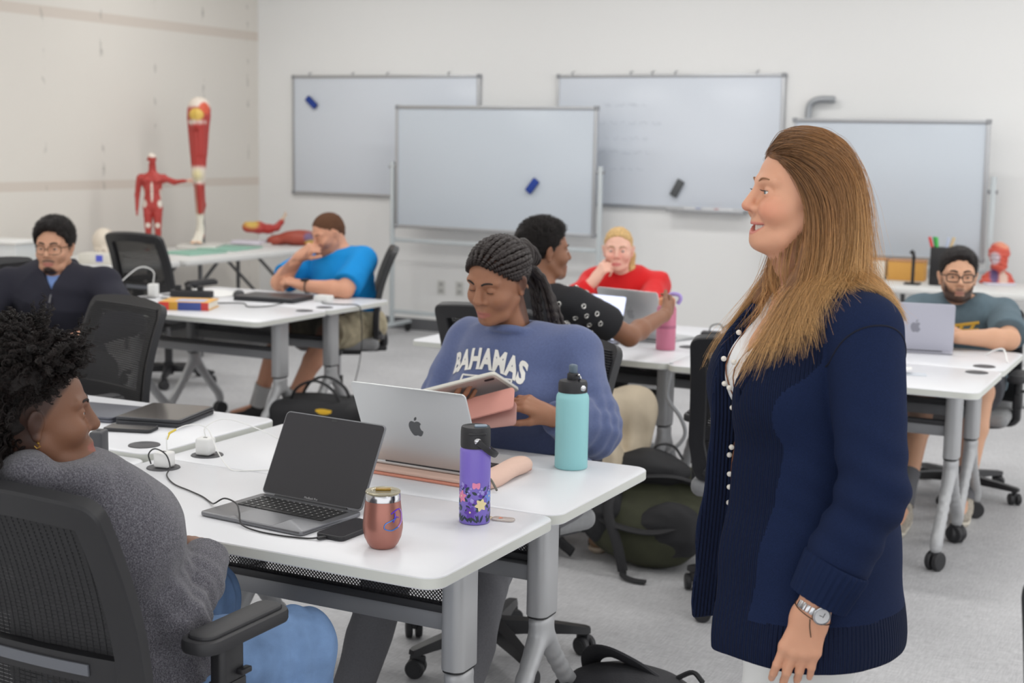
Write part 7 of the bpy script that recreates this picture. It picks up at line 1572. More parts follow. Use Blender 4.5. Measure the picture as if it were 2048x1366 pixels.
for k in range(9):
    s0 = (k / 9) * 2 * math.pi * R0; a = rr_.uniform(-0.3, 0.3)
    for i in range(4): leafp(s0 + rr_.uniform(-0.006, 0.006), 0.004 + rr_.uniform(0, 0.004), math.pi / 2 + rr_.uniform(-0.9, 0.9), 0.020, 0.0055, GR)
    for i in range(7): leafp(s0 + rr_.uniform(-0.010, 0.010), 0.030 + i * 0.0085, math.pi / 2 + (0.9 if i % 2 else -0.9) + a, 0.014, 0.007, GR if i % 3 else (46, 74, 82), 0.0004)
    pet = (BL_, PK, VI, YE)[k % 4]; zc = 0.030 + 0.018 * (k % 3)
    for i in range(6): leafp(s0 + 0.004, zc, i * 1.047 + a, 0.016, 0.0095, pet, 0.0006)
    leafp(s0 + 0.001, zc, 0.3, 0.005, 0.005, YE, 0.0008)
    for i in range(3): leafp(s0 + 0.010, zc + 0.022, i * 1.3 + 0.6, 0.013, 0.010, (VI, LI, VI)[i], 0.0005)
    for i in range(3): leafp(s0 - 0.004 + 0.004 * i, 0.072 + 0.006 * i, 1.2, 0.006, 0.0055, LI, 0.0006)
for an in (-1.62, 1.5):
    for d_, L in ((0.9, 0.014), (2.2, 0.014), (0.3, 0.010), (2.8, 0.010)): leafp(R0 * an, 0.090, d_, L, 0.011, PK, 0.0006)
fl.build('flower_print', mat('printed_flowers', None, 0.4, vcol=True), t, smooth=False, vcol=True)
# ---- teal bottle
t = thing('water_bottle', 'large teal water bottle with black spout lid at the table corner', 'bottle', (-1.592, 3.500, TZ), math.radians(-20))
M_TEAL = mat('teal_powder_coat', rgb(150, 208, 212), 0.5); MB().lathe([(0.0, 0.0), (0.043, 0.0), (0.0455, 0.003), (0.0455, 0.192), (0.0440, 0.202), (0.0385, 0.211), (0.0375, 0.216)], 56).build('bottle_body', M_TEAL, t, angle=60)
MB().lathe([(0.0, 0.212), (0.0395, 0.212), (0.040, 0.215), (0.040, 0.236), (0.037, 0.243), (0.020, 0.2455), (0.0, 0.2455)], 48).box((0, 0, 0.254), (0.026, 0.026, 0.022), 0.005).build('lid', M_BLK2, t)
MB().box((0, 0, 0.275), (0.024, 0.017, 0.026), 0.006, None, 3).build('spout', mat('slate_spout', rgb(92, 108, 122), 0.4), t)
for s_ in (-1, 1): MB(roty(s_ * math.pi / 2), (s_ * 0.039, 0, 0.226)).lathe([(0, 0.005), (0.007, 0.004), (0.009, 0)], 16).build('pivot', M_CHROME, t)
MB().tube(smooth_path([(0.012, 0, 0.258), (0.026, -0.004, 0.262), (0.031, -0.002, 0.252), (0.022, 0.0, 0.247)], 4), 0.003, 6).build('wire_loop', M_CHROME, t)
# ---- key tag by the bottle
t = thing('key_tag', 'small clear plastic key tag lying behind the purple bottle', 'tag', (-1.497, 2.912, TZ), math.radians(10)); MB().prism(rrect(0.056, 0.030, 0.012, 5), 0, 0.004, 0.001).build('tag_plate', mat('clear_tag', rgb(226, 214, 206), 0.2, trans=0.4), t)
MB().prism([(-0.004, -0.006), (0.006, 0.0), (-0.004, 0.007)], 0.0041, 0.0045, off=(-0.006, 0, 0)).build('tag_mark', mat('orange_mark', rgb(222, 120, 84), 0.6), t); MB().tube([(-0.035 + 0.009 * math.cos(q), 0.009 * math.sin(q), 0.002) for q in np.linspace(0, 6.283, 16, endpoint=False)], 0.0009, 5, closed=True).build('split_ring', mat('brass_ring', rgb(190, 160, 100), 0.3, 1.0), t)
# ---- tablet in its folio, in the braided woman's hands
A = np.stack([unit((0.945, 0.14, 0.30)), unit(np.cross((-0.12, 0.40, 0.91), (0.945, 0.14, 0.30))), unit(np.cross(unit((0.945, 0.14, 0.30)), unit(np.cross((-0.12, 0.40, 0.91), (0.945, 0.14, 0.30)))))], 1); oc = (-1.955, 3.560, 0.905)
t = thing('tablet', 'tablet with clear edge case and pink folio held by the braided woman', 'tablet', (0, 0, 0))
MB(A, oc).prism(rrect(0.255, 0.18, 0.012, 5), -0.005, 0.005, 0.002).build('case', mat('clear_case', rgb(222, 220, 210), 0.25), t); MB(A, oc).prism(rrect(0.240, 0.165, 0.008, 5), 0.0048, 0.0056).build('screen_glass', M_GLASS, t)
MB(A, oc).prism(rrect(0.235, 0.162, 0.008, 5), -0.0056, -0.0048).build('back_panel', mat('tablet_back', rgb(190, 178, 172), 0.4, 0.3), t); MB(A, oc).prism(rrect(0.030, 0.013, 0.006, 5, 0.098, -0.060), -0.0072, -0.0055).build('camera_window', mat('dark_brown_glass', rgb(62, 48, 44), 0.2), t)
ux = unit((0.945, 0.10, 0.31)); nn = unit(np.cross(ux, unit((0.25, 0.62, 0.74)))); A2 = np.stack([ux, unit(np.cross(nn, ux)), nn], 1)
MB(A2, (-1.905, 3.515, 0.868)).prism(rrect(0.25, 0.075, 0.012, 5), -0.003, 0.003, 0.001).build('folio_flap', mat('pink_leatherette', rgb(222, 158, 146), 0.6), t)
ux = unit((0.96, 0.05, 0.20)); nn = unit(np.cross(ux, unit((0.0, 0.42, 0.90)))); A3 = np.stack([ux, unit(np.cross(nn, ux)), nn], 1)
MB(A3, (-1.900, 3.52, 0.838)).prism(rrect(0.25, 0.07, 0.012, 5), -0.003, 0.003, 0.001).build('folio_cover', mat('dusty_pink_leatherette', rgb(196, 150, 142), 0.65), t)
# ================================================================== things on the back row of tables
t = thing('textbook', 'thick colourful textbook lying on the table near the man in navy', 'book', (-4.80, 5.70, TZ), math.radians(24))
MB().box((0, 0.105, 0.021), (0.25, 0.205, 0.036), 0.002).build('pages', mat('paper_block', rgb(232, 228, 216), 0.9), t); MB().box((0, 0.105, 0.0405), (0.262, 0.214, 0.003), 0.001).box((0, 0.105, 0.0015), (0.262, 0.214, 0.003), 0.001).build('cover', mat('orange_cover', rgb(232, 176, 84), 0.5), t)
for x0, x1, c, nm in ((-0.131, -0.075, (222, 70, 60), 'red'), (-0.075, -0.030, (214, 160, 60), 'ochre'), (-0.030, 0.092, (66, 84, 152), 'blue'), (0.092, 0.131, (206, 70, 66), 'crimson')): MB().box(((x0 + x1) / 2, -0.001, 0.021), (x1 - x0, 0.003, 0.042), 0.0008).build('spine_panel', mat('spine_' + nm, rgb(*c), 0.5), t)
MB().box((0.02, 0.09, 0.0422), (0.15, 0.10, 0.0008)).build('cover_panel', mat('cover_lilac', rgb(176, 190, 224), 0.5), t)
closed_laptop('closed black laptop under the hands of the man in bright blue', (-4.72, 6.36, TZ), 8, 0.37, 0.25, 0.026, M_DARKL)
def cup(label, loc):
    t = thing('paper_cup', label, 'cup', loc); MB().lathe([(0.0, 0), (0.026, 0), (0.034, 0.045), (0.035, 0.047), (0.033, 0.047), (0.025, 0.003), (0.0, 0.003)], 28).build('cup_wall', M_WHITEP, t)
t = thing('adapter_box', 'small white adapter box by the elbow of the man in blue', 'adapter', (-4.455, 6.46, TZ)); MB().box((0, 0, 0.018), (0.095, 0.06, 0.036), 0.006).build('adapter_body', M_WHITEP, t)
for i, (x, y, yaw, lab) in enumerate(((-5.30, 6.46, 12, 'loose white papers on the table behind the textbook, the left sheet'), (-5.12, 6.43, -6, 'loose white papers on the table behind the textbook, the right sheet'))):
    t = thing('paper_sheet', lab, 'paper', (x, y, TZ + 0.0005 + 0.0012 * i), math.radians(yaw)); MB().prism(rrect(0.216, 0.279, 0.001, 1), 0, 0.001).build('sheet', mat('paper_white', rgb(240, 240, 238), 0.9), t)
t = thing('computer_mouse', 'dark computer mouse beside the closed black laptop', 'mouse', (-4.99, 6.40, TZ), 0.6); S = SDF(); S.u(P_ell((0, 0, 0.006), (0.034, 0.058, 0.030))).inter(P_plane((0, 0, 0), (0, 0, -1)), 0.002); S.build('mouse_shell', M_DARKL, t, 0.004)
def cord(label, pts, r=0.003, m=None, cat='cable'):
    c = thing('power_cable', label, cat, (0, 0, 0)); MB().tube(smooth_path(pts, 6), r, 6).build('cord', m or M_BLK, c); return c
z = TZ + 0.003
cord('black cord coiled across the table between textbook and closed black laptop', [(-5.25, 6.05, z), (-5.05, 6.12, z), (-4.9, 6.02, z), (-4.75, 6.12, z), (-4.62, 6.0, z), (-4.55, 6.08, z), (-4.52, 6.2, z + 0.01)])
cord('black cord hanging over the table end beside the man in blue', [(-4.44, 6.42, z), (-4.38, 6.36, z), (-4.28, 6.38, z), (-4.195, 6.40, z), (-4.175, 6.40, 0.70), (-4.18, 6.42, 0.55), (-4.22, 6.46, 0.42), (-4.25, 6.46, 0.30)])
cube_charger('white charger standing on the table in front of the man in navy', -5.33, 6.08, (0.05, 0.05, 0.075), None, 20, TZ)
cord('white cord arching from the charger in front of the man in navy', [(-5.33, 6.08, TZ + 0.078), (-5.33, 6.08, 0.88), (-5.38, 6.02, 0.90), (-5.45, 5.92, 0.80), (-5.47, 5.85, 0.72)], 0.003, M_WHITEP)
t = thing('power_strip', 'black power strip with plugs on the table in front of the man in navy', 'power strip', (-5.16, 6.20, TZ), 0.3); MB().box((0, 0, 0.02), (0.24, 0.06, 0.04), 0.008).build('strip_body', M_BLK2, t)
for x in (-0.08, -0.02, 0.05): MB().box((x, 0, 0.052), (0.03, 0.035, 0.03), 0.006).build('plug', M_BLK, t)
# middle of the back row
M_LIT = emis('lit_screen', (0.72, 0.78, 1.0, 1), 0.75)
laptop('silver laptop in front of the woman in red, its lid back towards us', (-2.43, 6.01, TZ), 165, 0.345, 0.24, 108, M_SILVER, 0.012, logo=mat('logo_grey', rgb(178, 180, 182), 0.3, 0.5))
laptop('laptop with a lit screen in front of the woman in the studded top', (-2.58, 5.86, TZ), -10, 0.31, 0.21, 105, M_SPACE, 0.012, screen=M_LIT, keys=False)
t = thing('water_bottle', 'pink water bottle with orange lid held by the woman in the studded top', 'bottle', (-2.198, 5.80, TZ))
M_PK = mat('pink_powder_coat', rgb(206, 122, 148), 0.5); MB().lathe([(0.0, 0.0), (0.040, 0.0), (0.0425, 0.003), (0.0425, 0.178), (0.040, 0.188), (0.033, 0.197)], 40).build('bottle_body', M_PK, t, angle=60); MB().lathe([(0.0430, 0.095), (0.0434, 0.097), (0.0434, 0.107), (0.0430, 0.109)], 40).build('band', mat('mauve_band', rgb(176, 100, 128), 0.5), t)
MB().lathe([(0.0, 0.194), (0.034, 0.194), (0.036, 0.198), (0.036, 0.222), (0.028, 0.230), (0.0, 0.231)], 32).build('lid', mat('orange_lid', rgb(240, 160, 116), 0.5), t); MB().tube(smooth_path([(0.0, 0.0, 0.232), (0.025, 0.0, 0.246), (0.055, 0.0, 0.242), (0.062, 0.0, 0.225), (0.05, 0, 0.205)], 4), 0.009, 8).build('carry_loop', mat('lilac_loop', rgb(170, 150, 214), 0.5), t)
t = thing('power_strip', 'black charging block on the table to the right of the pink bottle', 'power strip', (-2.10, 6.18, TZ), 0.2); MB().box((0, 0, 0.022), (0.13, 0.07, 0.044), 0.006).build('strip_body', M_BLK2, t)
for x in (-0.03, 0.03): MB().tube(smooth_path([(x, 0, 0.044), (x + 0.01, 0.01, 0.07), (x + 0.05, 0.02, 0.075), (x + 0.07, 0.0, 0.03)], 4), 0.003, 6).build('cord', M_BLK, t)
cube_charger('white charger standing between the pink bottle and the empty chair', -1.98, 5.98, (0.05, 0.05, 0.075), None, 10, TZ)
t = thing('phone_stand', 'small black phone stand on the table behind the empty chair', 'stand', (-1.80, 6.08, TZ), 0.4); MB().box((0, 0.01, 0.004), (0.07, 0.08, 0.008), 0.002).build('stand_base', M_BLK, t); MB(rotx(-0.4), (0, 0, 0.035)).box((0, 0, 0), (0.065, 0.006, 0.07), 0.002).build('stand_back', M_BLK, t)
t = thing('laptop_adapter', 'white laptop adapter with a coiled cord behind the empty chair', 'adapter', (-1.84, 5.93, TZ), 0.1); MB().box((0, 0, 0.014), (0.09, 0.06, 0.028), 0.006).build('adapter_body', M_WHITEP, t); MB().tube([(0.0 + (0.05 + 0.003 * i) * math.cos(i * 0.5), 0.06 + 0.03 * math.sin(i * 0.5), 0.004 + 0.0006 * i) for i in range(40)], 0.003, 6).build('coiled_cord', M_BLK, t)
cord('grey cord looping down from the table edge beside the empty chair', [(-2.03, 5.43, 0.735), (-2.02, 5.405, 0.70), (-2.03, 5.40, 0.60), (-1.97, 5.40, 0.52), (-1.95, 5.40, 0.45), (-2.0, 5.38, 0.38), (-2.10, 5.36, 0.30), (-2.14, 5.36, 0.22), (-2.08, 5.36, 0.16), (-1.96, 5.36, 0.20)], 0.009, mat('grey_cord', rgb(150, 152, 156), 0.5))
laptop('pale grey laptop in front of the man with glasses in grey, lid back towards us', (-1.235, 6.335, TZ), 190, 0.325, 0.225, 104, mat('pale_lilac_grey', rgb(186, 186, 198), 0.4, 0.3), 0.012, logo=mat('logo_mid_grey', rgb(140, 140, 150), 0.3, 0.5))
t = thing('paper_slip', 'folded slip of paper lying on the table behind the standing woman', 'paper', (-1.16, 5.70, TZ), 0.25); MB().prism(rrect(0.20, 0.075, 0.002, 2), 0, 0.0015).build('sheet', mat('blue_grey_paper', rgb(206, 212, 220), 0.8), t); MB(roty(-0.18), (-0.02, 0.02, 0.010)).prism(rrect(0.13, 0.07, 0.002, 2), 0, 0.001).build('folded_half', MATS['paper_white'], t)
cord('white cord lying on the table beside the man in grey', [(-0.95, 6.45, z), (-0.90, 6.40, z + 0.03), (-0.86, 6.34, z + 0.04), (-0.83, 6.25, z)], 0.004, M_WHITEP)
# ================================================================== folding tables and anatomy models at the back
M_FOLD = mat('white_blow_moulded', rgb(226, 226, 224), 0.5, bump=(300, 0.1)); M_FLEG = mat('dark_grey_tube', rgb(98, 98, 100), 0.45, 0.3)
def folding_table(x0, x1, y0, y1, label):
    t = thing('folding_table', label, 'table', ((x0 + x1) / 2, (y0 + y1) / 2, 0)); w = x1 - x0; d = y1 - y0
    MB().prism(rrect(w, d, 0.05, 6), 0.695, 0.74, 0.012).build('tabletop', M_FOLD, t)
    lng = 1 if d > w else 0
    for s in (-1, 1):
        for q in (-1, 1):
            p = (q * (w / 2 - 0.09), s * (d / 2 - 0.25)) if lng else (s * (w / 2 - 0.25), q * (d / 2 - 0.09))
            MB().cyl((p[0], p[1], 0.0), (p[0], p[1], 0.70), 0.016, n=10).build('leg', M_FLEG, t)
        e = (0, s * (d / 2 - 0.25)) if lng else (s * (w / 2 - 0.25), 0); m = (0, s * (d / 2 - 0.72)) if lng else (s * (w / 2 - 0.72), 0)
        for off in (-0.18, 0.18): MB().cyl((e[0] + (off if lng else 0), e[1] + (0 if lng else off), 0.34), (m[0] + (off if lng else 0), m[1] + (0 if lng else off), 0.70), 0.013, n=8).build('brace', M_FLEG, t)
        c = ((-(w / 2 - 0.09), e[1], 0.34), (w / 2 - 0.09, e[1], 0.34)) if lng else ((e[0], -(d / 2 - 0.09), 0.34), (e[0], d / 2 - 0.09, 0.34)); MB().cyl(c[0], c[1], 0.012, n=8).build('cross_tube', M_FLEG, t)
    return t
folding_table(-7.62, -6.72, 8.03, 9.90, 'white folding table along the beige wall holding the red anatomy models')
folding_table(-7.62, -6.72, 6.10, 7.98, 'white folding table along the beige wall behind the man in navy')
folding_table(-2.30, -0.45, 9.33, 10.09, 'white folding table against the back wall under the red head model')
RED, RED2, CRM, YEL = skincol(176, 52, 48), skincol(150, 36, 36), skincol(228, 216, 204), skincol(216, 180, 84); M_MODEL = mat('painted_model', None, 0.4, vcol=True)
BASE = skincol(182, 62, 56)
# small muscle figure
t = thing('muscle_figure', 'red muscle anatomy figure with one arm stretched towards the leg model', 'anatomy model', (-7.40, 8.45, 0.74), math.radians(-55))
s = 0.43; S = SDF(); h = Head((0.0, 0, 0.705), 20, 0, 0, s); S.u(h.ell((-0.012, 0, 0.03), (0.09, 0.075, 0.08)), 0.01); S.u(h.ell((0.02, 0, -0.04), (0.058, 0.052, 0.07)), 0.01); S.u(h.cap((0.08, 0, 0.0), (0.10, 0, -0.03), 0.012), 0.008)
for sy in (-1, 1):
    S.sub(h.ell((0.085, sy * 0.032, 0.0), (0.02, 0.017, 0.013)), 0.004); S.u(h.ell((-0.01, sy * 0.078, -0.01), (0.015, 0.008, 0.03)), 0.004)
S.u(P_cap((-0.01, 0, 0.66), (-0.012, 0, 0.60), 0.026, 0.030), 0.015)
S.u(P_ecap((0, 0, 0.56), (0, 0, 0.49), (0, 1, 0), (0.080, 0.05), (0.066, 0.046)), 0.02); S.u(P_ecap((0, 0, 0.49), (0, 0, 0.40), (0, 1, 0), (0.066, 0.046), (0.060, 0.043)), 0.02); S.u(P_ecap((0, 0, 0.40), (0, 0, 0.355), (0, 1, 0), (0.062, 0.045), (0.068, 0.048)), 0.02)
for sy in (-1, 1):
    S.u(P_ell((0.035, sy * 0.035, 0.545), (0.022, 0.035, 0.027)), 0.008); S.u(P_ell((0.0, sy * 0.082, 0.56), (0.030, 0.028, 0.036)), 0.012)
    for k in range(3): S.u(P_ell((0.042, sy * 0.016, 0.50 - k * 0.032), (0.008, 0.014, 0.014)), 0.003)
    S.u(P_cap((0, sy * 0.036, 0.35), (0.006, sy * 0.036, 0.20), 0.040, 0.027), 0.015); S.u(P_ell((0.02, sy * 0.036, 0.28), (0.022, 0.026, 0.07)), 0.01); S.u(P_cap((0.006, sy * 0.036, 0.20), (0, sy * 0.036, 0.05), 0.026, 0.016), 0.012); S.u(P_ell((-0.014, sy * 0.036, 0.145), (0.02, 0.022, 0.05)), 0.01)
    S.u(P_cap((-0.01, sy * 0.036, 0.022), (0.055, sy * 0.042, 0.016), 0.016, 0.012), 0.01)
for a_, b_, ra, rb in (((0, 0.095, 0.56), (0.03, 0.165, 0.535), 0.024, 0.020), ((0.03, 0.165, 0.535), (0.07, 0.235, 0.545), 0.020, 0.013), ((0.07, 0.235, 0.545), (0.085, 0.275, 0.55), 0.012, 0.011)): S.u(P_cap(a_, b_, ra, rb), 0.012)
for k in range(4): S.u(P_cap((0.085, 0.275, 0.55 + 0.006 * (k - 1.5)), (0.092 + 0.004 * k, 0.312, 0.555 + 0.010 * (k - 1.5)), 0.005, 0.004), 0.004)
S.u(P_cap((0, -0.095, 0.56), (-0.01, -0.115, 0.43), 0.024, 0.019), 0.012); S.u(P_cap((-0.01, -0.115, 0.43), (0.02, -0.115, 0.32), 0.019, 0.012), 0.01); S.u(P_ell((0.025, -0.115, 0.295), (0.012, 0.010, 0.022)), 0.008)
S.disp(lambda P: 0.0016 * np.sin(P[:, 2] * 260 + 18 * vnoise(P, 20, 1)), 0.002)
S.paint(h.fn(lambda q: 0.045 - q[:, 2] - 0.15 * np.abs(q[:, 0] - 0.0)), CRM, 0.004); S.paint(P_ell((0.045, 0, 0.46), (0.02, 0.010, 0.08)), CRM, 0.006)
for sy in (-1, 1): S.paint(P_ell((0.03, sy * 0.06, 0.37), (0.05, 0.02, 0.03)), CRM, 0.01); S.paint(P_cap((0.0, sy * 0.036, 0.07), (0.0, sy * 0.036, 0.01), 0.05), CRM, 0.02); S.paint(P_ell((0.03, sy * 0.036, 0.205), (0.02, 0.02, 0.02)), CRM, 0.01); S.paint(P_cap((0.02, sy * 0.064, 0.47), (0.0, sy * 0.064, 0.40), 0.012), CRM, 0.01)
S.paint(P_ell((0.09, 0.30, 0.55), (0.04, 0.035, 0.03)), skincol(226, 180, 160), 0.01)
S.build('figure_body', M_MODEL, t, 0.0045, BASE); MB().prism(rrect(0.20, 0.22, 0.02, 4), 0.0, 0.014, 0.004, off=(0.02, 0, -0.001)).build('stand_base', mat('model_base', rgb(222, 220, 214), 0.5), t)
# big leg model on a stand
t = thing('leg_model', 'tall muscle leg model on a rod stand, foot hanging over the green mat', 'anatomy model', (-7.40, 9.00, 0.74), math.radians(-62))
S = SDF(); S.u(P_ell((-0.03, 0, 1.06), (0.095, 0.09, 0.10)), 0.03); S.u(P_ell((0.055, 0.0, 1.02), (0.06, 0.06, 0.055)), 0.02)
S.u(P_ecap((0.0, 0, 0.98), (0.015, 0, 0.62), (0, 1, 0), (0.088, 0.095), (0.058, 0.062)), 0.04); S.u(P_cap((0.07, 0.03, 0.95), (0.05, 0.02, 0.72), 0.035, 0.028), 0.02); S.u(P_cap((0.09, 0, 0.93), (0.07, 0.01, 0.99), 0.03, 0.04), 0.02)
S.u(P_ell((0.045, 0, 0.545), (0.042, 0.048, 0.055)), 0.03); S.u(P_cap((0.02, 0, 0.58), (0.015, 0, 0.50), 0.055, 0.050), 0.02); S.u(P_cap((0.012, 0, 0.50), (-0.01, 0, 0.13), 0.042, 0.026), 0.02); S.u(P_cap((-0.05, 0.0, 0.46), (-0.055, 0.01, 0.30), 0.032, 0.030), 0.02); S.u(P_cap((-0.055, 0.01, 0.30), (-0.035, 0, 0.12), 0.026, 0.013), 0.02); S.u(P_cap((0.06, 0.01, 0.47), (0.035, 0.01, 0.25), 0.024, 0.018), 0.015)
S.u(P_cap((-0.01, 0, 0.12), (-0.045, 0, 0.06), 0.030, 0.028), 0.02); S.u(P_ecap((0.0, 0, 0.085), (0.12, 0, 0.025), (0, 1, 0), (0.034, 0.028), (0.042, 0.014)), 0.02)
for k in range(5): S.u(P_cap((0.12, (k - 2) * 0.016, 0.026), (0.155 - 0.007 * abs(k - 0.5), (k - 2) * 0.018, 0.016), 0.009, 0.008), 0.006)
S.disp(lambda P: 0.0025 * np.sin(np.arctan2(P[:, 1], P[:, 0] - 0.01) * 14 + P[:, 2] * 9 + 2 * vnoise(P, 9, 1)), 0.003)
S.paint(P_ell((-0.03, 0, 1.13), (0.14, 0.14, 0.07)), CRM, 0.03); S.paint(P_ell((0.10, 0.0, 1.02), (0.07, 0.06, 0.05)), YEL, 0.02); S.paint(P_ell((0.04, 0.06, 1.07), (0.05, 0.05, 0.05)), skincol(214, 92, 64), 0.02); S.paint(P_ell((0.05, 0.0, 0.96), (0.07, 0.07, 0.03)), CRM, 0.02)
S.paint(P_ell((-0.075, 0, 0.92), (0.04, 0.06, 0.13)), CRM, 0.02); S.paint(P_ell((0.03, 0, 0.545), (0.10, 0.10, 0.075)), CRM, 0.03); S.paint(P_ell((0.05, 0, 0.55), (0.05, 0.04, 0.05)), skincol(226, 214, 160), 0.03); S.paint(P_ell((-0.03, 0, 0.66), (0.05, 0.08, 0.07)), CRM, 0.03)
S.paint(P_cap((0.035, 0, 0.50), (0.0, 0, 0.10), 0.024), skincol(234, 226, 200), 0.015); S.paint(P_cap((0.0, 0, 0.17), (0.14, 0, 0.0), 0.075), skincol(236, 230, 216), 0.03); S.paint(P_ell((0.15, 0, 0.015), (0.02, 0.06, 0.02)), skincol(230, 190, 160), 0.01)
S.build('leg_body', M_MODEL, t, 0.006, BASE, X=lambda V: V + np.array([0, 0, 0.035]))
MB().cyl((-0.16, 0, 0.0), (-0.145, 0, 1.02), 0.008, n=10).build('rod', M_FLEG, t)
for z in (0.86, 0.52): MB().tube([(-0.147, 0, z), (-0.09, 0, z)], 0.006, 8).cyl((-0.165, 0, z), (-0.185, 0, z), 0.016, n=12).build('clamp', M_FLEG, t)
MB().prism(rrect(0.42, 0.32, 0.02, 4), 0.0, 0.03, 0.006, off=(-0.04, 0, 0)).build('stand_base', mat('model_base', rgb(222, 220, 214), 0.5), t)
t = thing('arm_model', 'red muscle arm model lying raised on a small stand near the room corner', 'anatomy model', (-7.22, 9.62, 0.74), math.radians(60))
S = SDF(); P = [(-0.16, 0, 0.15), (-0.06, 0, 0.145), (0.03, 0, 0.13), (0.10, 0, 0.14), (0.145, 0, 0.19)]
for (a_, b_, r1, r2) in zip(P[:-1], P[1:], (0.042, 0.046, 0.036, 0.026), (0.046, 0.036, 0.026, 0.024)): S.u(P_cap(a_, b_, r1, r2), 0.02)
for k in range(4): S.u(P_cap((0.15, (k - 1.5) * 0.014, 0.20), (0.165 + 0.012 * k, (k - 1.5) * 0.022, 0.27 - 0.008 * k), 0.009, 0.007), 0.006)
S.disp(lambda P: 0.003 * np.sin(np.arctan2(P[:, 1], P[:, 2] - 0.14) * 8 + P[:, 0] * 12), 0.003); S.paint(P_ell((-0.13, 0, 0.17), (0.07, 0.06, 0.04)), YEL, 0.03); S.paint(P_ell((-0.03, 0.02, 0.17), (0.08, 0.03, 0.03)), CRM, 0.02); S.paint(P_ell((0.17, 0, 0.24), (0.04, 0.06, 0.05)), skincol(230, 206, 180), 0.02)
S.build('arm_body', M_MODEL, t, 0.006, BASE); MB().cyl((-0.06, 0, 0.0), (-0.06, 0, 0.13), 0.006, n=8).cyl((0.06, 0, 0), (0.06, 0, 0.12), 0.006, n=8).prism(rrect(0.26, 0.12, 0.015, 4), 0, 0.016, 0.004).build('stand', mat('clear_stand', rgb(214, 210, 206), 0.2), t)
t = thing('muscle_model', 'reddish brown muscle model lying on the table end by the man in blue', 'anatomy model', (-7.02, 9.72, 0.74), math.radians(28))
S = SDF(); S.u(P_ell((0.06, 0, 0.062), (0.17, 0.085, 0.064)), 0.03); S.u(P_ell((-0.13, 0, 0.04), (0.08, 0.05, 0.042)), 0.03); S.disp(lambda P: 0.004 * np.sin(P[:, 1] * 120 + P[:, 0] * 25 + 2 * vnoise(P, 12, 3)), 0.004); S.inter(P_plane((0, 0, 0.002), (0, 0, -1)), 0.004)
S.paint(P_ell((0.15, -0.06, 0.07), (0.05, 0.05, 0.04)), skincol(120, 96, 130), 0.02); S.paint(P_ell((0.17, -0.04, 0.03), (0.06, 0.08, 0.02)), YEL, 0.02); S.build('muscle_body', M_MODEL, t, 0.007, skincol(170, 78, 62))
for lab, x, y, w, d, yaw in (('pale green mat under the hanging foot of the leg model', -7.16, 9.08, 0.34, 0.46, 8), ('pale green mat on the folding table behind the empty far chair', -7.10, 8.55, 0.34, 0.40, -5)):
    t = thing('table_mat', lab, 'mat', (x, y, 0.741), math.radians(yaw)); MB().prism(rrect(w, d, 0.01, 3), 0, 0.010, 0.002).build('mat_sheet', mat('pale_green_rubber', rgb(150, 196, 178), 0.7), t)
t = thing('white_binder', 'white binder lying beside the arm model', 'binder', (-7.33, 9.55, 0.741), 0.2); MB().box((0, 0, 0.02), (0.26, 0.18, 0.03), 0.004).build('binder_cover', mat('binder_lilac', rgb(226, 222, 232), 0.5), t)
t = thing('skull_model', 'cream skull model on the table beside the far empty chair', 'anatomy model', (-7.20, 7.70, 0.74), math.radians(-50))
S = SDF(); S.u(P_ell((-0.02, 0, 0.135), (0.10, 0.08, 0.09)), 0.02); S.u(P_ell((0.045, 0, 0.06), (0.045, 0.05, 0.055)), 0.02)
for sy in (-1, 1): S.sub(P_ell((0.095, sy * 0.032, 0.095), (0.03, 0.019, 0.017)), 0.006); S.u(P_cap((0.06, sy * 0.055, 0.075), (0.0, sy * 0.066, 0.08), 0.008), 0.008)
S.sub(P_ell((0.09, 0, 0.06), (0.02, 0.012, 0.016)), 0.004); S.inter(P_plane((0, 0, 0.0), (0, 0, -1)), 0.004); S.build('skull', M_MODEL, t, 0.006, skincol(228, 216, 200))
t = thing('blue_tag_box', 'white box with a blue square beside the skull model', 'box', (-7.02, 7.46, 0.74), 0.3); MB().box((0, 0, 0.035), (0.24, 0.16, 0.07), 0.004).build('carton', mat('carton_cream', rgb(226, 222, 212), 0.7), t); MB().box((0.04, -0.081, 0.04), (0.05, 0.002, 0.045)).build('blue_square', mat('blue_square', rgb(86, 96, 206), 0.6), t)
t = thing('storage_box', 'pale storage box on the table left of the man in navy', 'box', (-7.10, 6.72, 0.74), 0.1); MB().box((0, 0, 0.09), (0.34, 0.26, 0.18), 0.01).build('tub', mat('tub_pale', rgb(216, 220, 222), 0.4), t); MB().box((0, 0, 0.188), (0.36, 0.28, 0.02), 0.006).build('tub_lid', mat('tub_lid_white', rgb(230, 230, 228), 0.4), t)
t = thing('bone_model', 'yellow bone model lying in front of the pale storage box', 'anatomy model', (-6.86, 6.66, 0.74), 1.2); S = SDF(); S.u(P_cap((-0.16, 0, 0.03), (0.16, 0, 0.045), 0.020, 0.018), 0.02)
for x in (-0.17, 0.17):
    for sy in (-1, 1): S.u(P_ell((x, sy * 0.022, 0.034 + 0.05 * x), (0.030, 0.026, 0.028)), 0.02)
S.build('bone', M_MODEL, t, 0.006, skincol(226, 208, 150))
t = thing('organ_model', 'orange and cream organ model at the table end left of the man in navy', 'anatomy model', (-6.86, 6.36, 0.74), 0); S = SDF()
for k in range(7): S.u(P_ell((0.05 * math.cos(k * 0.9), 0.05 * math.sin(k * 0.9), 0.035 + 0.012 * (k % 3)), (0.04, 0.036, 0.034)), 0.01)
S.inter(P_plane((0, 0, 0), (0, 0, -1)), 0.003); S.build('organ', M_MODEL, t, 0.006, skincol(226, 140, 84))
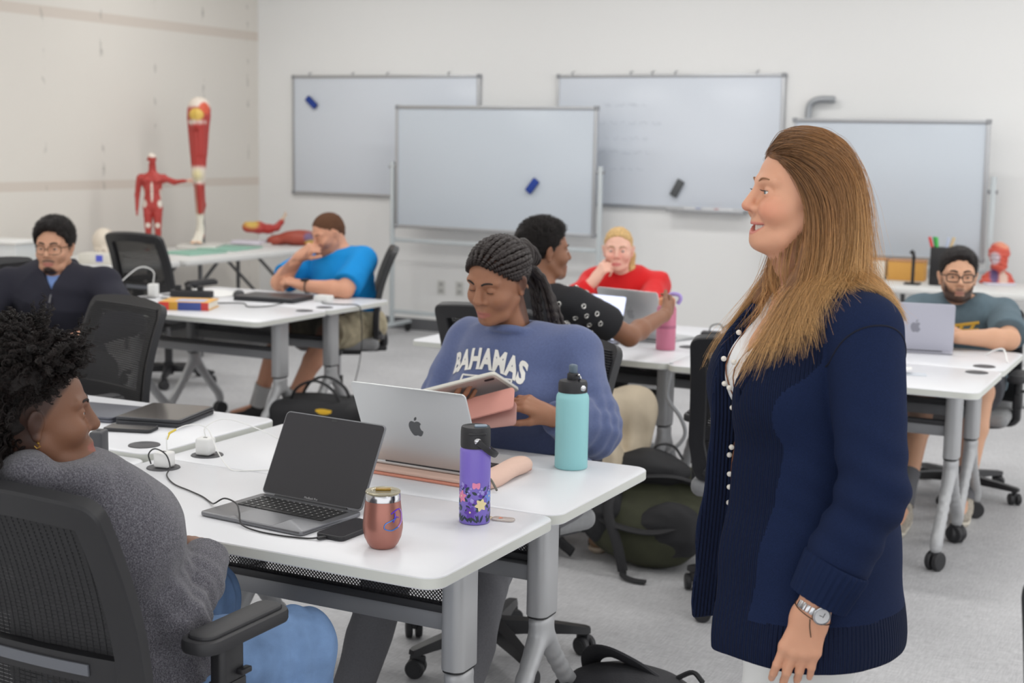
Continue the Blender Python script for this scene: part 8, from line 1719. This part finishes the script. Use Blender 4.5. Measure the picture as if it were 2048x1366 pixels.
t = thing('upright_tube', 'cream upright tube standing behind the pale storage box', 'tube', (-7.40, 6.60, 0.74)); MB().lathe([(0, 0), (0.05, 0), (0.05, 0.01), (0.02, 0.014), (0.018, 0.34), (0.0, 0.345)], 20).build('tube_body', mat('cream_plastic', rgb(226, 214, 200), 0.5), t)
# back wall table
t = thing('head_model', 'red anatomical head model on the table against the back wall', 'anatomy model', (-1.42, 9.96, 0.74), math.radians(-70))
S = SDF(); h = Head((0, 0, 0.175), 0, 0, 0, 0.92); S.u(h.ell((-0.014, 0, 0.034), (0.094, 0.075, 0.080))); S.u(h.ell((0.03, 0, -0.045), (0.058, 0.055, 0.065)), 0.02); S.u(h.cap((0.082, 0, 0.01), (0.102, 0, -0.03), 0.01), 0.01); S.u(P_cap(h.p(-0.03, 0, -0.05), (-0.03, 0, 0.03), 0.045, 0.05), 0.02); S.u(P_ecap((-0.02, 0, 0.03), (-0.02, 0, 0.015), (0, 1, 0), (0.105, 0.06), (0.115, 0.07)), 0.02)
for sy in (-1, 1): S.sub(h.ell((0.085, sy * 0.032, 0.0), (0.02, 0.018, 0.014)), 0.004); S.u(h.ell((0.07, sy * 0.032, 0.0), (0.013, 0.013, 0.013)), 0.002)
S.disp(lambda P: 0.003 * np.sin(P[:, 2] * 150 + 10 * vnoise(P, 18, 2)), 0.003); S.inter(P_plane((0, 0, 0.0), (0, 0, -1)), 0.003)
S.paint(h.ell((0.05, -0.04, 0.0), (0.05, 0.04, 0.045)), skincol(206, 190, 198), 0.02); S.paint(h.ell((0.0, 0.02, 0.09), (0.07, 0.06, 0.035)), skincol(228, 150, 120), 0.02); S.paint(P_ell((0.0, -0.03, 0.05), (0.08, 0.03, 0.06)), skincol(96, 76, 120), 0.02); S.paint(P_ell((0.05, 0.03, 0.04), (0.06, 0.03, 0.06)), skincol(224, 196, 180), 0.02)
S.build('head_body', M_MODEL, t, 0.005, skincol(206, 84, 66)); MB().prism(rrect(0.26, 0.20, 0.02, 4), 0, 0.012, 0.003, off=(-0.01, 0, 0)).build('stand_base', mat('pale_base', rgb(214, 212, 224), 0.5), t)
t = thing('pen_holder', 'black desk organiser full of coloured markers behind the man in grey', 'pen holder', (-1.74, 9.62, 0.741)); MB().box((0, 0, 0.125), (0.12, 0.10, 0.25), 0.006).build('organiser', M_BLK, t)
for x, y, c, nm in ((-0.05, -0.02, (214, 60, 56), 'red'), (-0.035, 0.02, (60, 170, 84), 'green'), (-0.02, -0.02, (80, 190, 90), 'lime'), (0.03, 0.0, (190, 200, 222), 'silver'), (0.05, 0.02, (222, 196, 150), 'tan')): MB().cyl((x, y, 0.23), (x * 1.5, y, 0.315), 0.010, n=10).build('marker', mat('pen_' + nm, rgb(*c), 0.4), t)
for lab, x, w, c, nm in (('orange printed carton on the back wall table, nearest the pen holder', -2.0, 0.24, (214, 160, 80), 'amber'), ('cream carton with a tan top on the back wall table beside the orange carton', -2.24, 0.2, (226, 206, 178), 'cream')):
    t = thing('carton', lab, 'box', (x, 9.86, 0.741), 0.05); MB().box((0, 0, 0.065), (w, 0.16, 0.13), 0.003).build('carton_body', mat('carton_' + nm, rgb(*c), 0.7), t); MB().box((0, 0, 0.132), (w + 0.004, 0.164, 0.012), 0.002).build('carton_lid', mat('carton_tan', rgb(190, 140, 100), 0.7), t)
t = thing('clamp_stand', 'black rod stand in front of the mobile whiteboard beside the man in grey', 'stand', (-1.90, 9.55, 0.741)); MB().cyl((0, 0, 0), (0.0, 0, 0.20), 0.011, n=8).tube([(0, 0, 0.2), (-0.02, 0, 0.22)], 0.014, 8).prism(rrect(0.1, 0.1, 0.01, 3), 0, 0.01).build('stand_body', M_BLK, t)
t = thing('storage_cabinet', 'white two-drawer cabinet under the back wall table at the right edge', 'cabinet', (-1.00, 9.62, 0)); MB().box((0, 0, 0.275), (0.55, 0.36, 0.53), 0.01).build('cabinet_body', mat('cabinet_white', rgb(224, 225, 226), 0.5), t)
for z in (0.15, 0.40): dr = MB().box((0, -0.187, z), (0.52, 0.016, 0.235), 0.005).build('drawer', mat('drawer_white', rgb(232, 233, 234), 0.45), t); MB().box((0, -0.2, z + 0.07), (0.16, 0.012, 0.014), 0.004).build('handle', M_ALU, dr)
MB().box((0, 0, 0.006), (0.5, 0.32, 0.012)).build('plinth', M_BLK, t)
# ================================================================== bags on the floor
M_NYL = mat('black_nylon', rgb(34, 34, 37), 0.7, bump=(350, 0.5)); M_OLV = mat('olive_nylon', rgb(58, 60, 42), 0.8, bump=(300, 0.5), noise=(14, 0.15)); M_YEL = mat('yellow_stripe', rgb(226, 180, 36), 0.6); M_NYL2 = mat('soft_black_nylon', rgb(44, 44, 48), 0.75, bump=(200, 0.4))
t = thing('backpack', 'olive and black backpack slumped on the floor under the pink bottle\'s table', 'backpack', (-1.98, 5.10, 0), math.radians(12))
S = SDF(); S.u(P_ell((0, 0, 0.15), (0.26, 0.17, 0.16)), 0.03); S.u(P_ell((0.02, 0.07, 0.26), (0.20, 0.12, 0.15)), 0.05); S.u(P_ell((0.03, -0.10, 0.12), (0.19, 0.10, 0.11)), 0.02); S.inter(P_plane((0, 0, 0.0), (0, 0, -1)), 0.006); S.disp(lambda P: 0.010 * vnoise(P, 16, 2) + 0.005 * (np.abs(vnoise(P, 34, 3)) - 0.4), 0.016)
S.build('main_compartment', M_OLV, t, 0.008)
S = SDF(); S.u(P_ell((0.10, -0.13, 0.15), (0.13, 0.08, 0.12)), 0.02); S.u(P_ell((-0.16, -0.07, 0.20), (0.09, 0.09, 0.12)), 0.03); S.u(P_ell((0.0, 0.02, 0.36), (0.17, 0.09, 0.07)), 0.03); S.disp(lambda P: 0.010 * vnoise(P, 26, 5) + 0.006 * (np.abs(vnoise(P, 50, 6)) - 0.4), 0.02); S.build('front_pocket', M_NYL, t, 0.008)
for pts, r_, nm in (([(-0.20, -0.10, 0.20), (-0.10, -0.19, 0.18), (0.05, -0.215, 0.17), (0.18, -0.15, 0.20)], 0.022, 'zip_band'), ([(-0.18, 0.02, 0.30), (-0.05, -0.06, 0.34), (0.10, -0.05, 0.35), (0.22, 0.02, 0.30)], 0.030, 'top_band'), ([(-0.10, -0.04, 0.34), (-0.13, -0.17, 0.24), (-0.08, -0.23, 0.12), (-0.05, -0.25, 0.02)], 0.020, 'shoulder_strap'), ([(-0.26, 0, 0.25), (-0.33, -0.04, 0.18), (-0.34, -0.08, 0.08), (-0.28, -0.1, 0.03)], 0.03, 'side_strap'), ([(-0.02, 0.06, 0.40), (0.02, 0.06, 0.45), (0.08, 0.06, 0.45), (0.12, 0.06, 0.40)], 0.012, 'top_handle')):
    MB().tube(smooth_path(pts, 5), r_, 8, flat=0.4).build(nm, M_NYL, t)
MB().tube(smooth_path([(-0.05, -0.25, 0.02), (-0.04, -0.29, 0.014), (0.0, -0.32, 0.012), (0.05, -0.33, 0.012)], 5), 0.014, 8, flat=0.5).build('strap_tail', M_NYL, t)
t = thing('duffel_bag', 'black bag with yellow stripes on the floor behind the silver laptop', 'bag', (-4.14, 5.98, 0), math.radians(12))
S = SDF(); S.u(P_box((0, 0, 0.15), (0.25, 0.16, 0.15), None, 0.07)); S.u(P_ell((0, 0, 0.22), (0.20, 0.12, 0.07)), 0.04); S.disp(lambda P: 0.010 * vnoise(P, 15, 5), 0.012); S.inter(P_plane((0, 0, 0.0), (0, 0, -1)), 0.005); S.build('bag_body', M_NYL, t, 0.008)
for x in (-0.13, 0.06): MB().tube(smooth_path([(x - 0.055, -0.148, 0.235), (x, -0.152, 0.25), (x + 0.055, -0.148, 0.245)], 5), 0.024, 8, flat=0.25, up=(0, -1, 0)).build('yellow_stripe', M_YEL, t)
for s_ in (-1, 1): MB().tube(smooth_path([(-0.15, s_ * 0.07, 0.26), (-0.10, s_ * 0.08, 0.36), (0.0, s_ * 0.07, 0.40), (0.10, s_ * 0.07, 0.35), (0.14, s_ * 0.07, 0.26)], 5), 0.014, 8, flat=0.5).build('carry_handle', M_NYL, t)
MB().tube(smooth_path([(0.22, 0, 0.24), (0.30, 0.02, 0.31), (0.40, 0.05, 0.30), (0.44, 0.06, 0.20), (0.36, 0.04, 0.10), (0.26, 0, 0.08)], 6), 0.022, 8, flat=0.4).build('shoulder_strap', M_NYL, t)
t = thing('backpack', 'black backpack with copper zip pulls lying on the floor in the foreground', 'backpack', (-1.37, 3.47, 0), math.radians(-28))
S = SDF(); S.u(P_ell((0, 0, 0.09), (0.235, 0.17, 0.115)), 0.03); S.u(P_ell((-0.05, -0.05, 0.10), (0.15, 0.13, 0.095)), 0.03); S.u(P_ell((0.16, 0.03, 0.07), (0.12, 0.11, 0.075)), 0.04); S.disp(lambda P: 0.009 * vnoise(P, 18, 7) + 0.004 * (np.abs(vnoise(P, 40, 8)) - 0.4), 0.014); S.inter(P_plane((0, 0, 0), (0, 0, -1)), 0.005); S.build('main_compartment', M_NYL2, t, 0.006)
MB().tube(smooth_path([(-0.20, 0.02, 0.10), (-0.17, -0.02, 0.19), (-0.09, -0.03, 0.235), (0.0, 0.0, 0.22), (0.06, 0.03, 0.19)], 6), 0.030, 10, flat=0.3).build('shoulder_strap', M_NYL2, t)
MB().tube(smooth_path([(-0.23, -0.06, 0.06), (-0.19, -0.12, 0.13), (-0.08, -0.16, 0.16), (0.06, -0.15, 0.155), (0.16, -0.10, 0.13)], 6), 0.009, 8).build('zip_band', M_NYL, t)
MB().tube(smooth_path([(0.08, 0.08, 0.19), (0.12, 0.10, 0.215), (0.16, 0.10, 0.20)], 5), 0.007, 6).build('haul_loop', M_NYL, t); MB().tube(smooth_path([(0.22, -0.05, 0.12), (0.27, -0.06, 0.13), (0.30, -0.05, 0.09)], 5), 0.012, 6).build('side_tab', M_NYL, t)
mc = mat('copper_pull', rgb(206, 140, 100), 0.3, 0.9)
for p in ((-0.06, -0.165, 0.168), (-0.20, -0.125, 0.10), (0.10, -0.14, 0.155)): MB().lathe([(0, -0.003), (0.008, -0.002), (0.008, 0.002), (0, 0.003)], 14, p, rotx(1.0)).tube([(p[0] + 0.006, p[1], p[2]), (p[0] + 0.03, p[1] + 0.01, p[2] + 0.006)], 0.003, 6).build('zip_pull', mc, t)
MB().prism([(-0.03, -0.015), (0.03, 0.02), (-0.005, 0.02), (-0.035, 0.005)], 0, 0.003, M=rotx(0.9), off=(0.02, -0.17, 0.135)).build('tan_lining', mat('tan_lining', rgb(196, 172, 138), 0.7), t)
